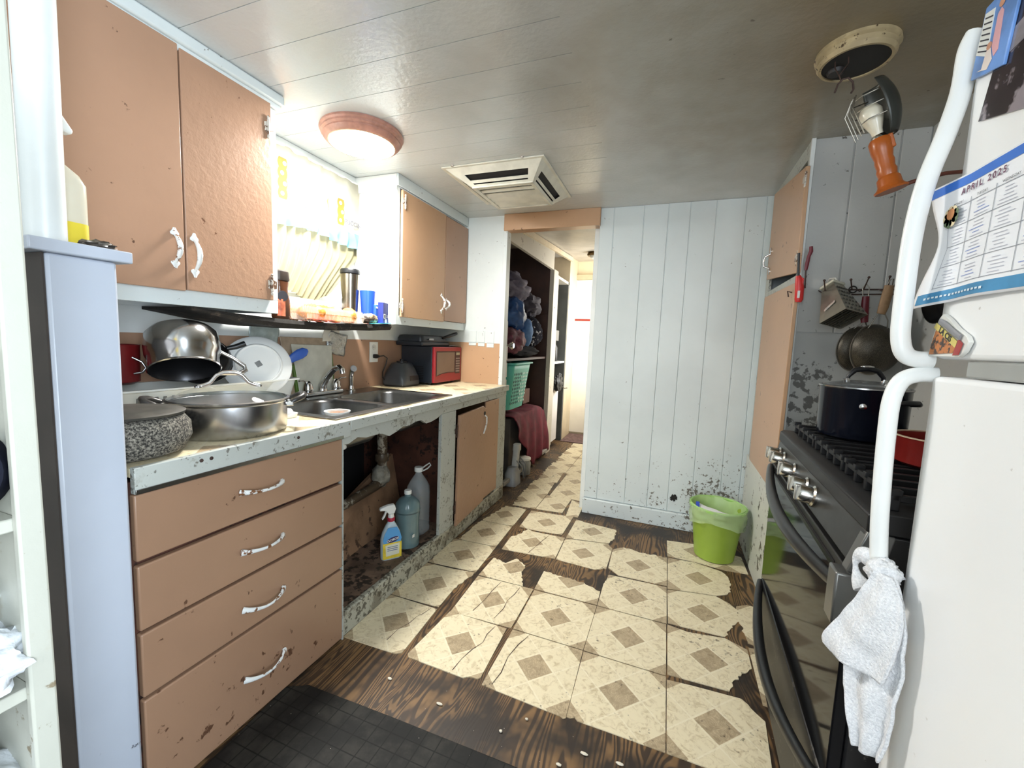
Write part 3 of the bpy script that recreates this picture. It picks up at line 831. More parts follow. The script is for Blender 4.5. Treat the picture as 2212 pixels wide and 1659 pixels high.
# drain pipe under the sink
pm = plain('old_drain_pipe', (164, 156, 140), 0.5, 0.1, var=0.25, vs=20, spots=((80, 66, 50), 30, 0.3))
dp = thing('drain_pipe', 'grimy white drain pipe hanging below the sink', 'pipe', (-1.45, 1.86, 0.33))
mesh_obj('tailpiece', MB().tube([(-1.45, 1.86, 0.705), (-1.45, 1.862, 0.62), (-1.455, 1.87, 0.46), (-1.455, 1.865, 0.40)], [0.028, 0.028, 0.026, 0.03], 16), pm, parent=dp, smooth=50)
mesh_obj('coupling', MB().lathe([(0.034, 0), (0.038, 0.01), (0.038, 0.035), (0.034, 0.045)], (-1.455, 1.868, 0.50), 14), pm, parent=dp, smooth=30)
mesh_obj('coupling', MB().lathe([(0.034, 0), (0.038, 0.008), (0.038, 0.03), (0.033, 0.04)], (-1.45, 1.86, 0.655), 14), pm, parent=dp, smooth=30)
mesh_obj('waste_arm', MB().tube([(-1.455, 1.865, 0.42), (-1.455, 1.85, 0.385), (-1.455, 1.80, 0.372), (-1.46, 1.55, 0.345), (-1.465, 1.26, 0.32)], [0.03, 0.034, 0.026, 0.023, 0.023], 14), pm, parent=dp, smooth=60)
mesh_obj('wrapping', MB().blob((-1.455, 1.86, 0.42), (0.045, 0.045, 0.06), 20, 14, 0.25, 2.5, 3), plain('grey_rag', (150, 144, 130), 0.9, var=0.3, vs=30), parent=dp, smooth=70)

# ------------------------------------------------------------------ worktop
ZC = 0.865
wt = thing('worktop', 'long patterned vinyl worktop with battered white edging', 'counter', (-1.45, 1.72, 0.843))
tp = MB()
tp.box(-1.793, -1.125, 0.556, 1.245, 0.844, ZC).box(-1.793, -1.125, 2.09, 2.894, 0.844, ZC).box(-1.793, -1.72, 1.245, 2.09, 0.844, ZC).box(-1.185, -1.125, 1.245, 2.09, 0.844, ZC)
mesh_obj('top', tp, M['tile_counter'], parent=wt, uv=lambda p: ((p[0] * 3.3 + 0.2), (p[1] * 3.3)))
mesh_obj('edging', MB().box(-1.126, -1.108, 0.556, 1.24, 0.806, 0.868), M['white_dirty'], parent=wt, bevel=0.002)
mesh_obj('edging', MB().box(-1.126, -1.108, 1.241, 2.893, 0.828, 0.868), M['white_dirty'], parent=wt, bevel=0.002)
mesh_obj('metal_strip', MB().box(-1.1085, -1.1055, 0.556, 1.20, 0.806, 0.818), M['steel'], parent=wt, bevel=0.001)
for y in (0.70, 0.725, 1.0, 1.23, 1.45, 1.62, 1.80, 2.1):
    mesh_obj('screw', MB().lathe([(0.005, 0), (0.0045, 0.0018), (0.002, 0.0026)], (-1.108, y, 0.850 if y < 1.1 else 0.856), 10, (1, 0, 0)), M['iron'] if y < 1.1 else M['chrome'], parent=wt, smooth=40)

# ------------------------------------------------------------------ sink
sk = thing('kitchen_sink', 'double bowl stainless steel sink set into the worktop', 'sink', (-1.45, 1.67, ZC))
rim = MB()
X0, X1, Y0, Y1 = -1.748, -1.160, 1.215, 2.118
BX0, BX1 = -1.60, -1.205
B = ((1.255, 1.600), (1.650, 2.078))
zt = ZC + 0.006
rim.box(X0, BX0, Y0, Y1, ZC + 0.001, zt).box(BX1, X1, Y0, Y1, ZC + 0.001, zt).box(BX0, BX1, Y0, B[0][0], ZC + 0.001, zt).box(BX0, BX1, B[0][1], B[1][0], ZC + 0.001, zt - 0.001).box(BX0, BX1, B[1][1], Y1, ZC + 0.001, zt)
mesh_obj('rim', rim, M['steel_dk'], parent=sk, bevel=0.0015)
for (b0, b1) in B:
    cx, cy, w, h = (BX0 + BX1) / 2, (b0 + b1) / 2, BX1 - BX0, b1 - b0
    loops = [rrect(cx, cy, w, h, 0.0005, zt), rrect(cx, cy, w - 0.004, h - 0.004, 0.07, zt - 0.003), rrect(cx, cy, w - 0.02, h - 0.02, 0.075, zt - 0.02), rrect(cx, cy, w - 0.035, h - 0.035, 0.08, zt - 0.13), rrect(cx, cy, w - 0.07, h - 0.07, 0.08, zt - 0.155), rrect(cx, cy, 0.10, 0.10, 0.049, zt - 0.162)]
    bowl = mesh_obj('bowl', MB().loft(loops, cap1=True), M['steel_dk'], parent=sk, smooth=50)
    mesh_obj('drain', MB().lathe([(0.045, 0), (0.04, 0.004), (0.02, 0.002), (0.002, 0.001)], (cx, cy, zt - 0.161), 20), M['chrome'], parent=bowl, smooth=50)
fc = thing('kitchen_faucet', 'chrome two-handle faucet at the back of the sink', 'faucet', (-1.70, 1.69, zt))
mesh_obj('base_plate', MB().box(-1.725, -1.675, 1.565, 1.815, zt + 0.0006, zt + 0.022), M['chrome'], parent=fc, bevel=0.006, seg=3)
for y, q in ((1.595, -1), (1.785, 1)):
    h = mesh_obj('handle', MB().lathe([(0.024, 0), (0.026, 0.012), (0.021, 0.04), (0.012, 0.055), (0.003, 0.058)], (-1.70, y, zt + 0.022), 18), M['chrome'], parent=fc, smooth=50)
    mesh_obj('lever', MB().tube([(-1.70, y, zt + 0.068), (-1.695, y + q * 0.03, zt + 0.082), (-1.69, y + q * 0.062, zt + 0.083)], [0.009, 0.007, 0.006], 10, flat=((0, 0, 1), 0.6)), M['chrome'], parent=h, smooth=60)
mesh_obj('spout', MB().tube([(-1.70, 1.69, zt + 0.02), (-1.70, 1.69, zt + 0.05), (-1.665, 1.69, zt + 0.10), (-1.62, 1.692, zt + 0.142), (-1.592, 1.694, zt + 0.150), (-1.575, 1.695, zt + 0.138), (-1.572, 1.695, zt + 0.118)], [0.024, 0.02, 0.017, 0.015, 0.015, 0.015, 0.014], 14), M['chrome'], parent=fc, smooth=60)
sp = thing('sink_sprayer', 'chrome side sprayer standing right of the faucet', 'sprayer', (-1.70, 1.90, zt))
mesh_obj('base', MB().lathe([(0.026, 0), (0.026, 0.006), (0.017, 0.012), (0.015, 0.03)], (-1.70, 1.90, zt), 18), M['chrome'], parent=sp, smooth=40)
mesh_obj('wand', MB().tube([(-1.70, 1.90, zt + 0.025), (-1.70, 1.90, zt + 0.08), (-1.695, 1.90, zt + 0.11), (-1.68, 1.897, zt + 0.132)], [0.011, 0.014, 0.013, 0.017], 14), M['chrome'], parent=sp, smooth=60)
mesh_obj('nozzle', MB().lathe([(0.017, 0), (0.019, 0.008), (0.014, 0.012), (0.006, 0.010)], (-1.682, 1.897, zt + 0.128), 16, (0.8, -0.35, 0.35)), plain('nozzle_grey', (180, 180, 180), 0.3), parent=sp, smooth=40)

# ------------------------------------------------------------------ upper cabinets
UX = -1.50
def upper(name, label, y0, y1, splits, z0=1.262, crown_y=None, side=None):
    t = thing(name, label, 'cabinet', (-1.65, (y0 + y1) / 2, z0))
    b = MB().box(-1.80, UX - 0.0125, y0, y0 + 0.014, z0, 2.1).box(-1.80, UX - 0.0125, y1 - 0.014, y1, z0, 2.1).box(-1.789, UX - 0.0125, y0 + 0.0145, y1 - 0.0145, z0 + 0.02, z0 + 0.04).box(-1.80, -1.79, y0 + 0.0145, y1 - 0.0145, z0, 2.1)
    mesh_obj('body', b, M['white_clean'], parent=t)
    fr = MB().box(UX - 0.012, UX, y0, y1, z0, z0 + 0.052).box(UX - 0.012, UX, y0, y1, 2.03, 2.1).box(UX - 0.012, UX, y0, y0 + 0.03, z0 + 0.052, 2.03).box(UX - 0.012, UX, y1 - 0.03, y1, z0 + 0.052, 2.03)
    mesh_obj('face_frame', fr, M['white'], parent=t, bevel=0.0015)
    for (a, b_, zb, zt_, m, hy, hz0, hz1, hy2, lab) in splits:
        d = mesh_obj('door', MB().box(UX + 0.001, UX + 0.017, a, b_, zb, zt_), m, parent=t, bevel=0.0025)
        if hy: pull_v(UX + 0.017, hy, hz0, hz1, M['handle_white'], d)
        for (yy, zz, s) in hy2: hinge(UX + 0.017, yy, zz, 0.075, d, M['hinge_white'], s)
    return t
ul = upper('wall_cabinet', 'tall tan two-door wall cabinet hung left of the window', 0.30, 1.262, [
    (0.33, 0.908, 1.308, 2.055, M['tan'], 0.878, 1.375, 1.50, [], ''),
    (0.913, 1.228, 1.312, 2.048, M['tan_rough'], 0.936, 1.355, 1.497, [(1.213, 1.955, 1), (1.218, 1.372, 1)], '')])
mesh_obj('crown', MB().box(UX - 0.012, UX + 0.025, 0.30, 1.285, 2.06, 2.099), M['white'], parent=ul, bevel=0.006)
mesh_obj('crown_lip', MB().box(UX, UX + 0.014, 0.30, 1.275, 2.04, 2.061), M['white'], parent=ul, bevel=0.004)
ur = upper('wall_cabinet', 'small tan two-door wall cabinet hung right of the window', 2.035, 2.893, [
    (2.068, 2.556, 1.308, 2.022, M['tan_warm'], 2.512, 1.36, 1.50, [(2.085, 1.96, -1), (2.068, 1.372, -1)], ''),
    (2.562, 2.885, 1.316, 2.018, M['tan'], 2.578, 1.388, 1.47, [], '')])
mesh_obj('crown', MB().box(UX - 0.002, UX + 0.012, 2.03, 2.893, 2.035, 2.099), M['white'], parent=ur, bevel=0.003)
mesh_obj('side_trim', MB().box(-1.8, UX + 0.002, 2.027, 2.035, 2.01, 2.099), M['white_clean'], parent=ur, bevel=0.002)

# ------------------------------------------------------------------ tall cupboard by the far wall
tc = thing('tall_cupboard', 'tall built-in cupboard with sagging tan doors by the far wall', 'cupboard', (0.75, 2.55, 0))
PX = 0.50
fr = MB()
fr.box(PX, 0.5115, 2.2005, 2.893, 0, 0.558)
for (za_, zb_) in ((0.5585, 1.4845), (1.5355, 2.0295)): fr.box(PX, 0.5115, 2.800, 2.893, za_, zb_).box(PX, 0.5115, 2.2005, 2.232, za_, zb_)
fr.box(PX, 0.5115, 2.2005, 2.893, 1.485, 1.535).box(PX, 0.5115, 2.2005, 2.893, 2.03, 2.1)
mesh_obj('face_frame', fr, M['white_dirty'], parent=tc)
mesh_obj('kick_panel', MB().prism([(2.21, 0.0), (2.892, 0.0), (2.892, 0.555), (2.21, 0.535)], 0.012, 'x', PX - 0.012), grimy_paint('panel_paint', (206, 208, 200), 0.5, (58, 46, 30), 0.27, 28, low=(0.0, 0.6, 0.08), bump=0.2), parent=tc, bevel=0.002)
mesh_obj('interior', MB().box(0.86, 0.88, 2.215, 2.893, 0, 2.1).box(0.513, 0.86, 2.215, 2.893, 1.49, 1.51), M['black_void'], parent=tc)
du = mesh_obj('door', MB().prism([(2.155, 1.535), (2.785, 1.600), (2.80, 2.075), (2.175, 1.985)], 0.016, 'x', PX - 0.017), M['tan_warm'], parent=tc, bevel=0.002)
dl = mesh_obj('door', MB().prism([(2.165, 0.548), (2.775, 0.552), (2.79, 1.502), (2.148, 1.494)], 0.016, 'x', PX - 0.017), M['tan_warm'], parent=tc, bevel=0.002)
hm = MB()
hm.tube([(PX - 0.018, 2.735, 1.655), (PX - 0.045, 2.74, 1.665), (PX - 0.05, 2.74, 1.69), (PX - 0.045, 2.74, 1.72), (PX - 0.018, 2.735, 1.735)], [0.006, 0.005, 0.004, 0.005, 0.006], 10)
hm.blob((PX - 0.019, 2.735, 1.64), (0.004, 0.012, 0.02), 10, 8, 0).blob((PX - 0.019, 2.735, 1.75), (0.004, 0.012, 0.02), 10, 8, 0)
mesh_obj('handle', hm, M['chrome'], parent=du, smooth=60)
for z in (1.93, 1.60): hinge(PX - 0.020, 2.175, z, 0.06, du, M['hinge_white'])
for z in (1.43, 1.20, 0.92, 0.67): hinge(PX - 0.006, 2.80, z, 0.06, dl, M['hinge_white'], -1)
mesh_obj('edge_strip', MB().box(PX - 0.003, PX + 0.012, 2.186, 2.20, 0.5, 2.1), M['white_clean'], parent=tc)
mesh_obj('latch', MB().tube([(PX - 0.018, 2.19, 1.455), (PX - 0.035, 2.188, 1.46), (PX - 0.03, 2.186, 1.435)], 0.003, 6), M['iron'], parent=dl)

# ------------------------------------------------------------------ range
a_r = math.atan2(0.040, 0.845)
rg = thing('gas_range', 'black and stainless gas range between cupboard and refrigerator', 'stove', (0.400, 1.772, 0), -a_r)
# local frame: x into the wall, y from the far end (0) to the near end (negative)
W_ = 0.845
def R(name, mb, mat, par=rg, **k):
    k.setdefault('world', False)
    return mesh_obj(name, mb, mat, parent=par, **k)
blk = plain('range_black', (24, 24, 26), 0.42, var=0.15, spots=((70, 66, 60), 60, 0.10))
gst = plain('range_grey_steel', (74, 74, 73), 0.36, 0.75, var=0.12, vs=18)
gtop = plain('cooktop_black', (16, 16, 18), 0.45, var=0.2)
gls = NT('oven_glass'); gls.col((0.006, 0.006, 0.007)); gls.set(Roughness=0.07, IOR=1.22); gls = gls.m
DEP = 0.475
R('body', MB().box(0.012, DEP, -W_, 0, 0.03, 0.862), blk, bevel=0.004)
R('cooktop', MB().prism([(0.0, 0.865), (0.0, 0.898), (0.012, 0.905), (DEP, 0.905), (DEP, 0.862)], W_ + 0.012, 'y', -W_ - 0.006), gtop, bevel=0.003)
cp = R('control_panel', MB().prism([(0.002, 0.864), (-0.012, 0.790), (0.012, 0.788), (0.02, 0.864)], W_ - 0.004, 'y', -W_ + 0.002), gst, bevel=0.002)
for y in (-0.075, -0.145, -0.30, -0.455, -0.535):
    k = R('knob', MB().lathe([(0.027, 0), (0.027, 0.006), (0.022, 0.010), (0.021, 0.034), (0.018, 0.038)], (-0.005, y, 0.826), 22, (-1, 0, 0.18)), plain('knob_steel', (206, 204, 198), 0.2, 1.0, var=0.05), cp, smooth=40)
    R('knob_grip', MB().box(-0.050, -0.036, y - 0.006, y + 0.006, 0.812, 0.853), plain('knob_steel2', (226, 222, 212), 0.22, 0.9, var=0.03), k, bevel=0.002)
gst2 = plain('range_end_steel', (128, 128, 126), 0.34, 0.7, var=0.1)
R('end_cap', MB().prism([(0.004, 0.868), (-0.022, 0.782), (0.03, 0.775), (0.045, 0.862)], 0.03, 'y', -W_ - 0.004), gst2, bevel=0.003)
od = R('oven_door', MB().box(-0.012, 0.012, -W_ + 0.004, -0.002, 0.335, 0.778), gls, bevel=0.003)
R('door_top_rail', MB().box(-0.016, 0.012, -W_ + 0.004, -0.002, 0.742, 0.780), gst, od, bevel=0.003)
hp_ = []
for k in range(21):
    a = k / 20
    hp_.append((-0.020 - 0.036 * math.sin(PI * a) ** 0.85, -0.012 - (W_ - 0.05) * a, 0.765 - 0.03 * a - 0.025 * math.sin(PI * a)))
R('door_handle', MB().tube(hp_, [0.014 + 0.006 * math.sin(PI * k / 20) for k in range(21)], 12, flat=((1, 0, 0), 0.8)), plain('handle_dark_steel', (74, 75, 76), 0.3, 0.8), od, smooth=60)
R('handle_bracket', MB().box(-0.036, 0.014, -W_ - 0.002, -W_ + 0.045, 0.672, 0.776), gst2, od, bevel=0.004)
R('vent_slot', MB().box(-0.0175, -0.0155, -W_ + 0.08, -0.05, 0.757, 0.764), M['black_void'], od)
dw = R('storage_drawer', MB().box(-0.012, 0.012, -W_ + 0.004, -0.002, 0.055, 0.328), blk, bevel=0.004)
hp2 = []
for k in range(21):
    a = k / 20
    hp2.append((-0.014 - 0.042 * math.sin(PI * a) ** 0.8, -0.01 - (W_ - 0.03) * a, 0.315 - 0.055 * math.sin(PI * a)))
R('drawer_handle', MB().tube(hp2, [0.012 + 0.004 * math.sin(PI * k / 20) for k in range(21)], 12), plain('handle_dark_steel', (74, 75, 76)), dw, smooth=60)
for y in (-0.06, -W_ + 0.06):
    for x in (0.06, DEP - 0.06):
        R('foot', MB().cyl((x, y, 0.0), (x, y, 0.035), 0.018, 12), M['rubber'])
# cast iron grates
ir = plain('cast_iron', (22, 22, 24), 0.5, 0.2, var=0.25, vs=40)
for (g0, g1) in ((-0.02, -0.285), (-0.295, -0.555), (-0.565, -0.83)):
    g = MB()
    zg = 0.936
    for x in (0.045, 0.235, 0.43): g.box(x - 0.006, x + 0.006, g1 + 0.005, g0 - 0.005, zg - 0.012, zg)
    n = 5
    for k in range(n):
        y = g0 - 0.012 + (g1 - g0 + 0.024) * k / (n - 1)
        g.box(0.04, 0.435, y - 0.006, y + 0.006, zg - 0.014, zg - 0.001)
        for x in (0.045, 0.235, 0.43): g.box(x - 0.007, x + 0.007, y - 0.007, y + 0.007, 0.905, zg)
        g.box(0.035, 0.055, y - 0.007, y + 0.007, zg - 0.004, zg + 0.008)
    R('grate', g, ir, bevel=0.0015)
    for x in (0.14, 0.33):
        R('burner', MB().lathe([(0.05, 0), (0.05, 0.006), (0.036, 0.010), (0.034, 0.016), (0.01, 0.018)], (x, (g0 + g1) / 2, 0.905), 20), ir, smooth=40)

# ------------------------------------------------------------------ refrigerator
fw = NT('fridge_enamel')
co = fw.coord()
sp_ = fw.ramp(fw.math('ADD', fw.noise(co, 44, 6, 0.62), fw.math('MULTIPLY', fw.noise(co, 7, 3), 0.4)), 0.90, 0.97)
fw.col(fw.mix(fw.math('MULTIPLY', sp_, 0.6), srgb(250, 251, 251), srgb(140, 128, 106)))
fw.set(Roughness=0.28)
fw.bump(fw.noise(co, 160, 2), 0.04, 0.002)
fw = fw.m
fg = thing('refrigerator', 'white top-freezer refrigerator at the right, hung with papers', 'refrigerator', (0.75, 0.47, 0))
FXF = 0.385
def F(name, mb, mat, par=fg, **k): return mesh_obj(name, mb, mat, parent=par, **k)
F('cabinet', MB().box(0.455, 1.10, 0.085, 0.845, 0.03, 1.675), fw, bevel=0.012, seg=3)
def door_slab(z0, z1):
    # slightly rounded long edges
    pts = [(0.448, 0.08), (0.448, 0.852)] + [(0.405 + 0.0, 0.853), (0.394, 0.850), (0.387, 0.842), (FXF, 0.828)] + [(FXF, 0.10), (0.388, 0.088), (0.398, 0.08)]
    return MB().prism(pts, z1 - z0, 'z', z0)
fz = F('freezer_door', door_slab(1.186, 1.682), fw, bevel=0.008, seg=3)
fd = F('fridge_door', door_slab(0.10, 1.160), fw, bevel=0.008, seg=3)
F('gasket', MB().box(0.447, 0.456, 0.10, 0.84, 0.11, 1.15).box(0.447, 0.456, 0.10, 0.84, 1.195, 1.67), plain('gasket_grey', (150, 152, 150), 0.6))
F('hinge_cover', MB().box(0.39, 0.46, 0.60, 0.775, 1.1615, 1.185), plain('hinge_grey', (170, 172, 168), 0.4), bevel=0.003)
F('kick_plate', MB().box(0.43, 0.455, 0.09, 0.84, 0.02, 0.095), M['black_pl'])
F('foot', MB().cyl((0.5, 0.15, 0), (0.5, 0.15, 0.035), 0.02, 12), M['black_pl'])
F('foot', MB().cyl((0.5, 0.78, 0), (0.5, 0.78, 0.035), 0.02, 12), M['black_pl'])
hw = plain('fridge_handle_white', (240, 242, 240), 0.3, var=0.03)
hz = [(0.386, 1.665), (0.379, 1.640), (0.377, 1.585), (0.366, 1.525), (0.350, 1.455), (0.342, 1.371), (0.342, 1.255), (0.3445, 1.215), (0.352, 1.193), (0.366, 1.185), (0.388, 1.1845)]
F('handle', MB().tube(smooth_path([(x, 0.853, z) for x, z in hz], 5), [0.013] * 51, 14, flat=((0, 1, 0), 0.8)), hw, fz, smooth=60)
hz = [(0.395, 1.161), (0.372, 1.160), (0.352, 1.148), (0.343, 1.115), (0.3425, 1.06), (0.345, 0.98), (0.350, 0.89), (0.360, 0.80), (0.376, 0.75), (0.388, 0.735)]
F('handle', MB().tube(smooth_path([(x, 0.853, z) for x, z in hz], 5), [0.0125] * 46, 14, flat=((0, 1, 0), 0.8)), hw, fd, smooth=60)

# ------------------------------------------------------------------ ceiling lamp
lm = thing('ceiling_lamp', 'round lit ceiling lamp with a pinkish wooden rim', 'ceiling lamp', (-1.375, 1.605, 2.1))
lc = (-1.375, 1.605, 2.1)
mesh_obj('rim', MB().lathe([(0.178, 0.0), (0.181, -0.010), (0.174, -0.016), (0.175, -0.024), (0.166, -0.030), (0.167, -0.036), (0.158, -0.046), (0.150, -0.052), (0.142, -0.053), (0.137, -0.044), (0.137, 0.0)], lc, 48, cap0=False, cap1=False), plain('rosewood_rim', (176, 128, 112), 0.32, var=0.15, vs=30), parent=lm, smooth=35)
mesh_obj('brass_bead', MB().lathe([(0.138, -0.050), (0.141, -0.055), (0.145, -0.053)], lc, 48, cap0=False, cap1=False), plain('bead', (226, 206, 170), 0.3, 0.4), parent=lm, smooth=60)
mesh_obj('diffuser', MB().lathe([(0.138, -0.044), (0.126, -0.054), (0.096, -0.064), (0.053, -0.070), (0.004, -0.072)], lc, 40, cap0=False), emis('lamp_glow', (255, 252, 246), LAMP_E), parent=lm, smooth=60)
mesh_obj('finial', MB().lathe([(0.012, 0), (0.010, -0.006), (0.005, -0.010), (0.006, -0.016), (0.001, -0.02)], (lc[0], lc[1], 2.029), 14), plain('finial_brass', (200, 180, 150), 0.3, 0.6), parent=lm, smooth=40)

# ================================================================== things on and around the counter
def P_(par):
    return lambda name, mb, mat, **k: mesh_obj(name, mb, mat, parent=par, **k)

# stone bowl with a dark lid
def stone_mat():
    t = NT('rough_stone')
    co = t.coord()
    n = t.noise(co, 190, 5, 0.7)
    t.col(t.mix(t.ramp(n, 0.40, 0.66), srgb(40, 38, 35), srgb(168, 162, 148)))
    t.set(Roughness=0.85)
    t.bump(n, 0.9, 0.006)
    return t.m
mo = thing('stone_bowl', 'rough dark grey stone bowl with a flat lid on the worktop', 'bowl', (-1.255, 0.615, ZC))
p = P_(mo)
p('bowl', MB().lathe([(0.085, 0.0), (0.118, 0.012), (0.134, 0.045), (0.132, 0.078), (0.118, 0.098), (0.104, 0.102)], (-1.255, 0.615, ZC), 40), stone_mat(), smooth=50)
p('lid', MB().lathe([(0.112, 0.1025), (0.120, 0.104), (0.122, 0.110), (0.112, 0.114), (0.05, 0.117), (0.003, 0.118)], (-1.255, 0.615, ZC), 40), plain('worn_dark_lid', (74, 72, 66), 0.45, 0.3, var=0.3, vs=25), smooth=35)

# stainless braiser with glass lid
pc = (-1.305, 0.918, ZC)
bp_ = thing('braising_pan', 'wide stainless steel pan with a glass lid at the worktop edge', 'pan', pc)
p = P_(bp_)
p('pan_body', MB().lathe([(0.142, 0.0), (0.155, 0.006), (0.160, 0.014), (0.161, 0.098), (0.164, 0.102), (0.160, 0.103), (0.157, 0.1), (0.156, 0.02), (0.14, 0.008), (0.002, 0.008)], pc, 56, cap1=True), plain('pan_steel', (178, 178, 180), 0.26, 1.0, var=0.08, vs=20), smooth=35)
lidg = glassy('lid_glass', (130, 146, 146), 0.03, alpha=0.16)
p('lid_glass', MB().lathe([(0.158, 0.1065), (0.130, 0.126), (0.09, 0.141), (0.045, 0.149), (0.002, 0.151)], pc, 48, cap0=False), lidg, smooth=60)
p('lid_rim', MB().lathe([(0.157, 0.1035), (0.167, 0.104), (0.168, 0.109), (0.160, 0.111)], pc, 56, close=True), M['steel'], smooth=40)
p('contents', MB().lathe([(0.150, 0.05), (0.1, 0.062), (0.05, 0.066), (0.002, 0.066)], pc, 32), plain('pan_food', (140, 128, 120), 0.6, var=0.35, vs=24))
dirv = Vector((0.57, 0.82, 0)).normalized()
c0 = Vector(pc)
for s in (-1, 1):
    q = dirv * s
    side = Vector((-q.y, q.x, 0))
    b0 = c0 + Vector((0, 0, 0.088))
    pts = [b0 + q * 0.160 + side * 0.042, b0 + q * 0.176 + side * 0.044 + Vector((0, 0, 0.008)), b0 + q * 0.204 + side * 0.034 + Vector((0, 0, 0.020)), b0 + q * 0.212 + Vector((0, 0, 0.024)), b0 + q * 0.204 - side * 0.034 + Vector((0, 0, 0.020)), b0 + q * 0.176 - side * 0.044 + Vector((0, 0, 0.008)), b0 + q * 0.160 - side * 0.042]
    p('side_handle', MB().tube(pts, [0.006, 0.008, 0.010, 0.0105, 0.010, 0.008, 0.006], 10), plain('bakelite', (52, 50, 48), 0.3), smooth=60)
    p('bracket', MB().box(-0.012, 0.012, -0.05, 0.05, -0.008, 0.008), M['chrome'], bevel=0.003, world=False).matrix_basis = Matrix.Translation(q * 0.163 + Vector((0, 0, 0.088))) @ Matrix.Rotation(math.atan2(q.y, q.x), 4, 'Z')
hv = Vector((0.60, 0.80, 0)).normalized()
pts = []
for k in range(-4, 5):
    pts.append(c0 + hv * (0.068 * k / 4) + Vector((0, 0, 0.150 + 0.040 * (1 - min(1, (abs(k) / 3.2) ** 3)) + (0.0 if abs(k) < 4 else -0.001))))
pts = [c0 + hv * -0.082 + Vector((0, 0, 0.146))] + pts + [c0 + hv * 0.082 + Vector((0, 0, 0.146))]
p('lid_handle', MB().tube(pts, 0.006, 10), M['chrome'], smooth=60)
for s in (-1, 1): p('rivet', MB().lathe([(0.012, 0), (0.011, 0.004), (0.004, 0.006)], c0 + hv * 0.080 * s + Vector((0, 0, 0.143)), 12), M['chrome'], smooth=40)

# dish rack tub
rk = thing('dish_rack', 'white plastic dish rack tub full of pots against the wall', 'dish rack', (-1.67, 1.08, ZC))
p = P_(rk)
wp_ = plain('rack_plastic', (214, 216, 210), 0.4, var=0.06)
cx, cy, w, h = -1.672, 1.085, 0.225, 0.66
lo = [rrect(cx, cy, w - 0.05, h - 0.05, 0.03, ZC + 0.002), rrect(cx, cy, w, h, 0.04, ZC + 0.112), rrect(cx, cy, w + 0.03, h + 0.03, 0.045, ZC + 0.116), rrect(cx, cy, w + 0.03, h + 0.03, 0.045, ZC + 0.122), rrect(cx, cy, w - 0.004, h - 0.004, 0.036, ZC + 0.121), rrect(cx, cy, w - 0.054, h - 0.054, 0.03, ZC + 0.006)]
p('tub', MB().loft(lo, cap0=True, cap1=True), wp_, smooth=35)
for k in range(22):
    y = 0.80 + 0.025 * k
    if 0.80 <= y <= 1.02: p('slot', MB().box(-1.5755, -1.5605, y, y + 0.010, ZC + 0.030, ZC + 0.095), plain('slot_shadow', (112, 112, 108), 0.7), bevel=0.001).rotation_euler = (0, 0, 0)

# steel saucepan upside down on the rack
def orient(ax, c):
    q = Vector((0, 0, 1)).rotation_difference(Vector(ax).normalized())
    return Matrix.Translation(Vector(c)) @ q.to_matrix().to_4x4()
axd = Vector((-0.42, 0.20, 0.87)).normalized()
sp0 = Vector((-1.545, 0.935, 1.045))
spn = thing('saucepan', 'polished steel saucepan upside down on the dish rack', 'saucepan', sp0, rot=orient(axd, sp0).to_euler())
mesh_obj('pan_body', MB().lathe([(0.100, 0.0), (0.103, 0.003), (0.098, 0.008), (0.099, 0.045), (0.106, 0.060), (0.108, 0.095), (0.104, 0.13), (0.090, 0.148), (0.05, 0.152), (0.002, 0.152)], (0, 0, 0), 48, cap0=False), plain('polished_steel', (196, 196, 196), 0.16, 1.0, var=0.1, vs=9), parent=spn, world=False, smooth=40)
mesh_obj('pan_inside', MB().lathe([(0.0995, 0.0015), (0.0955, 0.008), (0.094, 0.05), (0.093, 0.12), (0.002, 0.135)], (0, 0, 0), 40, cap0=False), plain('pan_inner', (60, 60, 62), 0.3, 0.8), parent=spn, world=False, smooth=40)
_inv = orient(axd, sp0).inverted()
hp3 = [(-1.555, 1.045, 1.115), (-1.525, 1.085, 1.085), (-1.505, 1.115, 1.055), (-1.500, 1.118, 1.040), (-1.505, 1.095, 1.028), (-1.520, 1.035, 1.030)]
mesh_obj('handle', MB().tube([_inv @ Vector(q) for q in hp3], [0.007, 0.007, 0.008, 0.009, 0.008, 0.007], 10), M['steel'], parent=spn, world=False, smooth=60)

# plate standing in the rack
pv = Vector((0.80, -0.46, 0.36)).normalized()
pl0 = Vector((-1.612, 1.258, 1.05))
plt = thing('dinner_plate', 'white dinner plate leaning on edge in the dish rack', 'plate', pl0, rot=orient(pv, pl0).to_euler())
mesh_obj('plate_body', MB().lathe([(0.127, -0.015), (0.129, -0.012), (0.120, -0.003), (0.091, 0.004), (0.084, 0.013), (0.081, 0.013), (0.078, 0.009), (0.002, 0.009)], (0, 0, 0), 56, cap0=False), plain('white_china', (238, 240, 238), 0.18, var=0.02), parent=plt, world=False, smooth=35)
mesh_obj('plate_face', MB().lathe([(0.1275, -0.0155), (0.097, -0.006), (0.075, -0.002), (0.002, -0.002)], (0, 0, 0), 48, cap0=False), plain('white_china', (238, 240, 238)), parent=plt, world=False, smooth=35)
mesh_obj('back_stamp', MB().box(-0.012, 0.012, -0.012, 0.010, 0.0094, 0.0098), plain('stamp_grey', (130, 132, 132), 0.5), parent=plt, world=False)
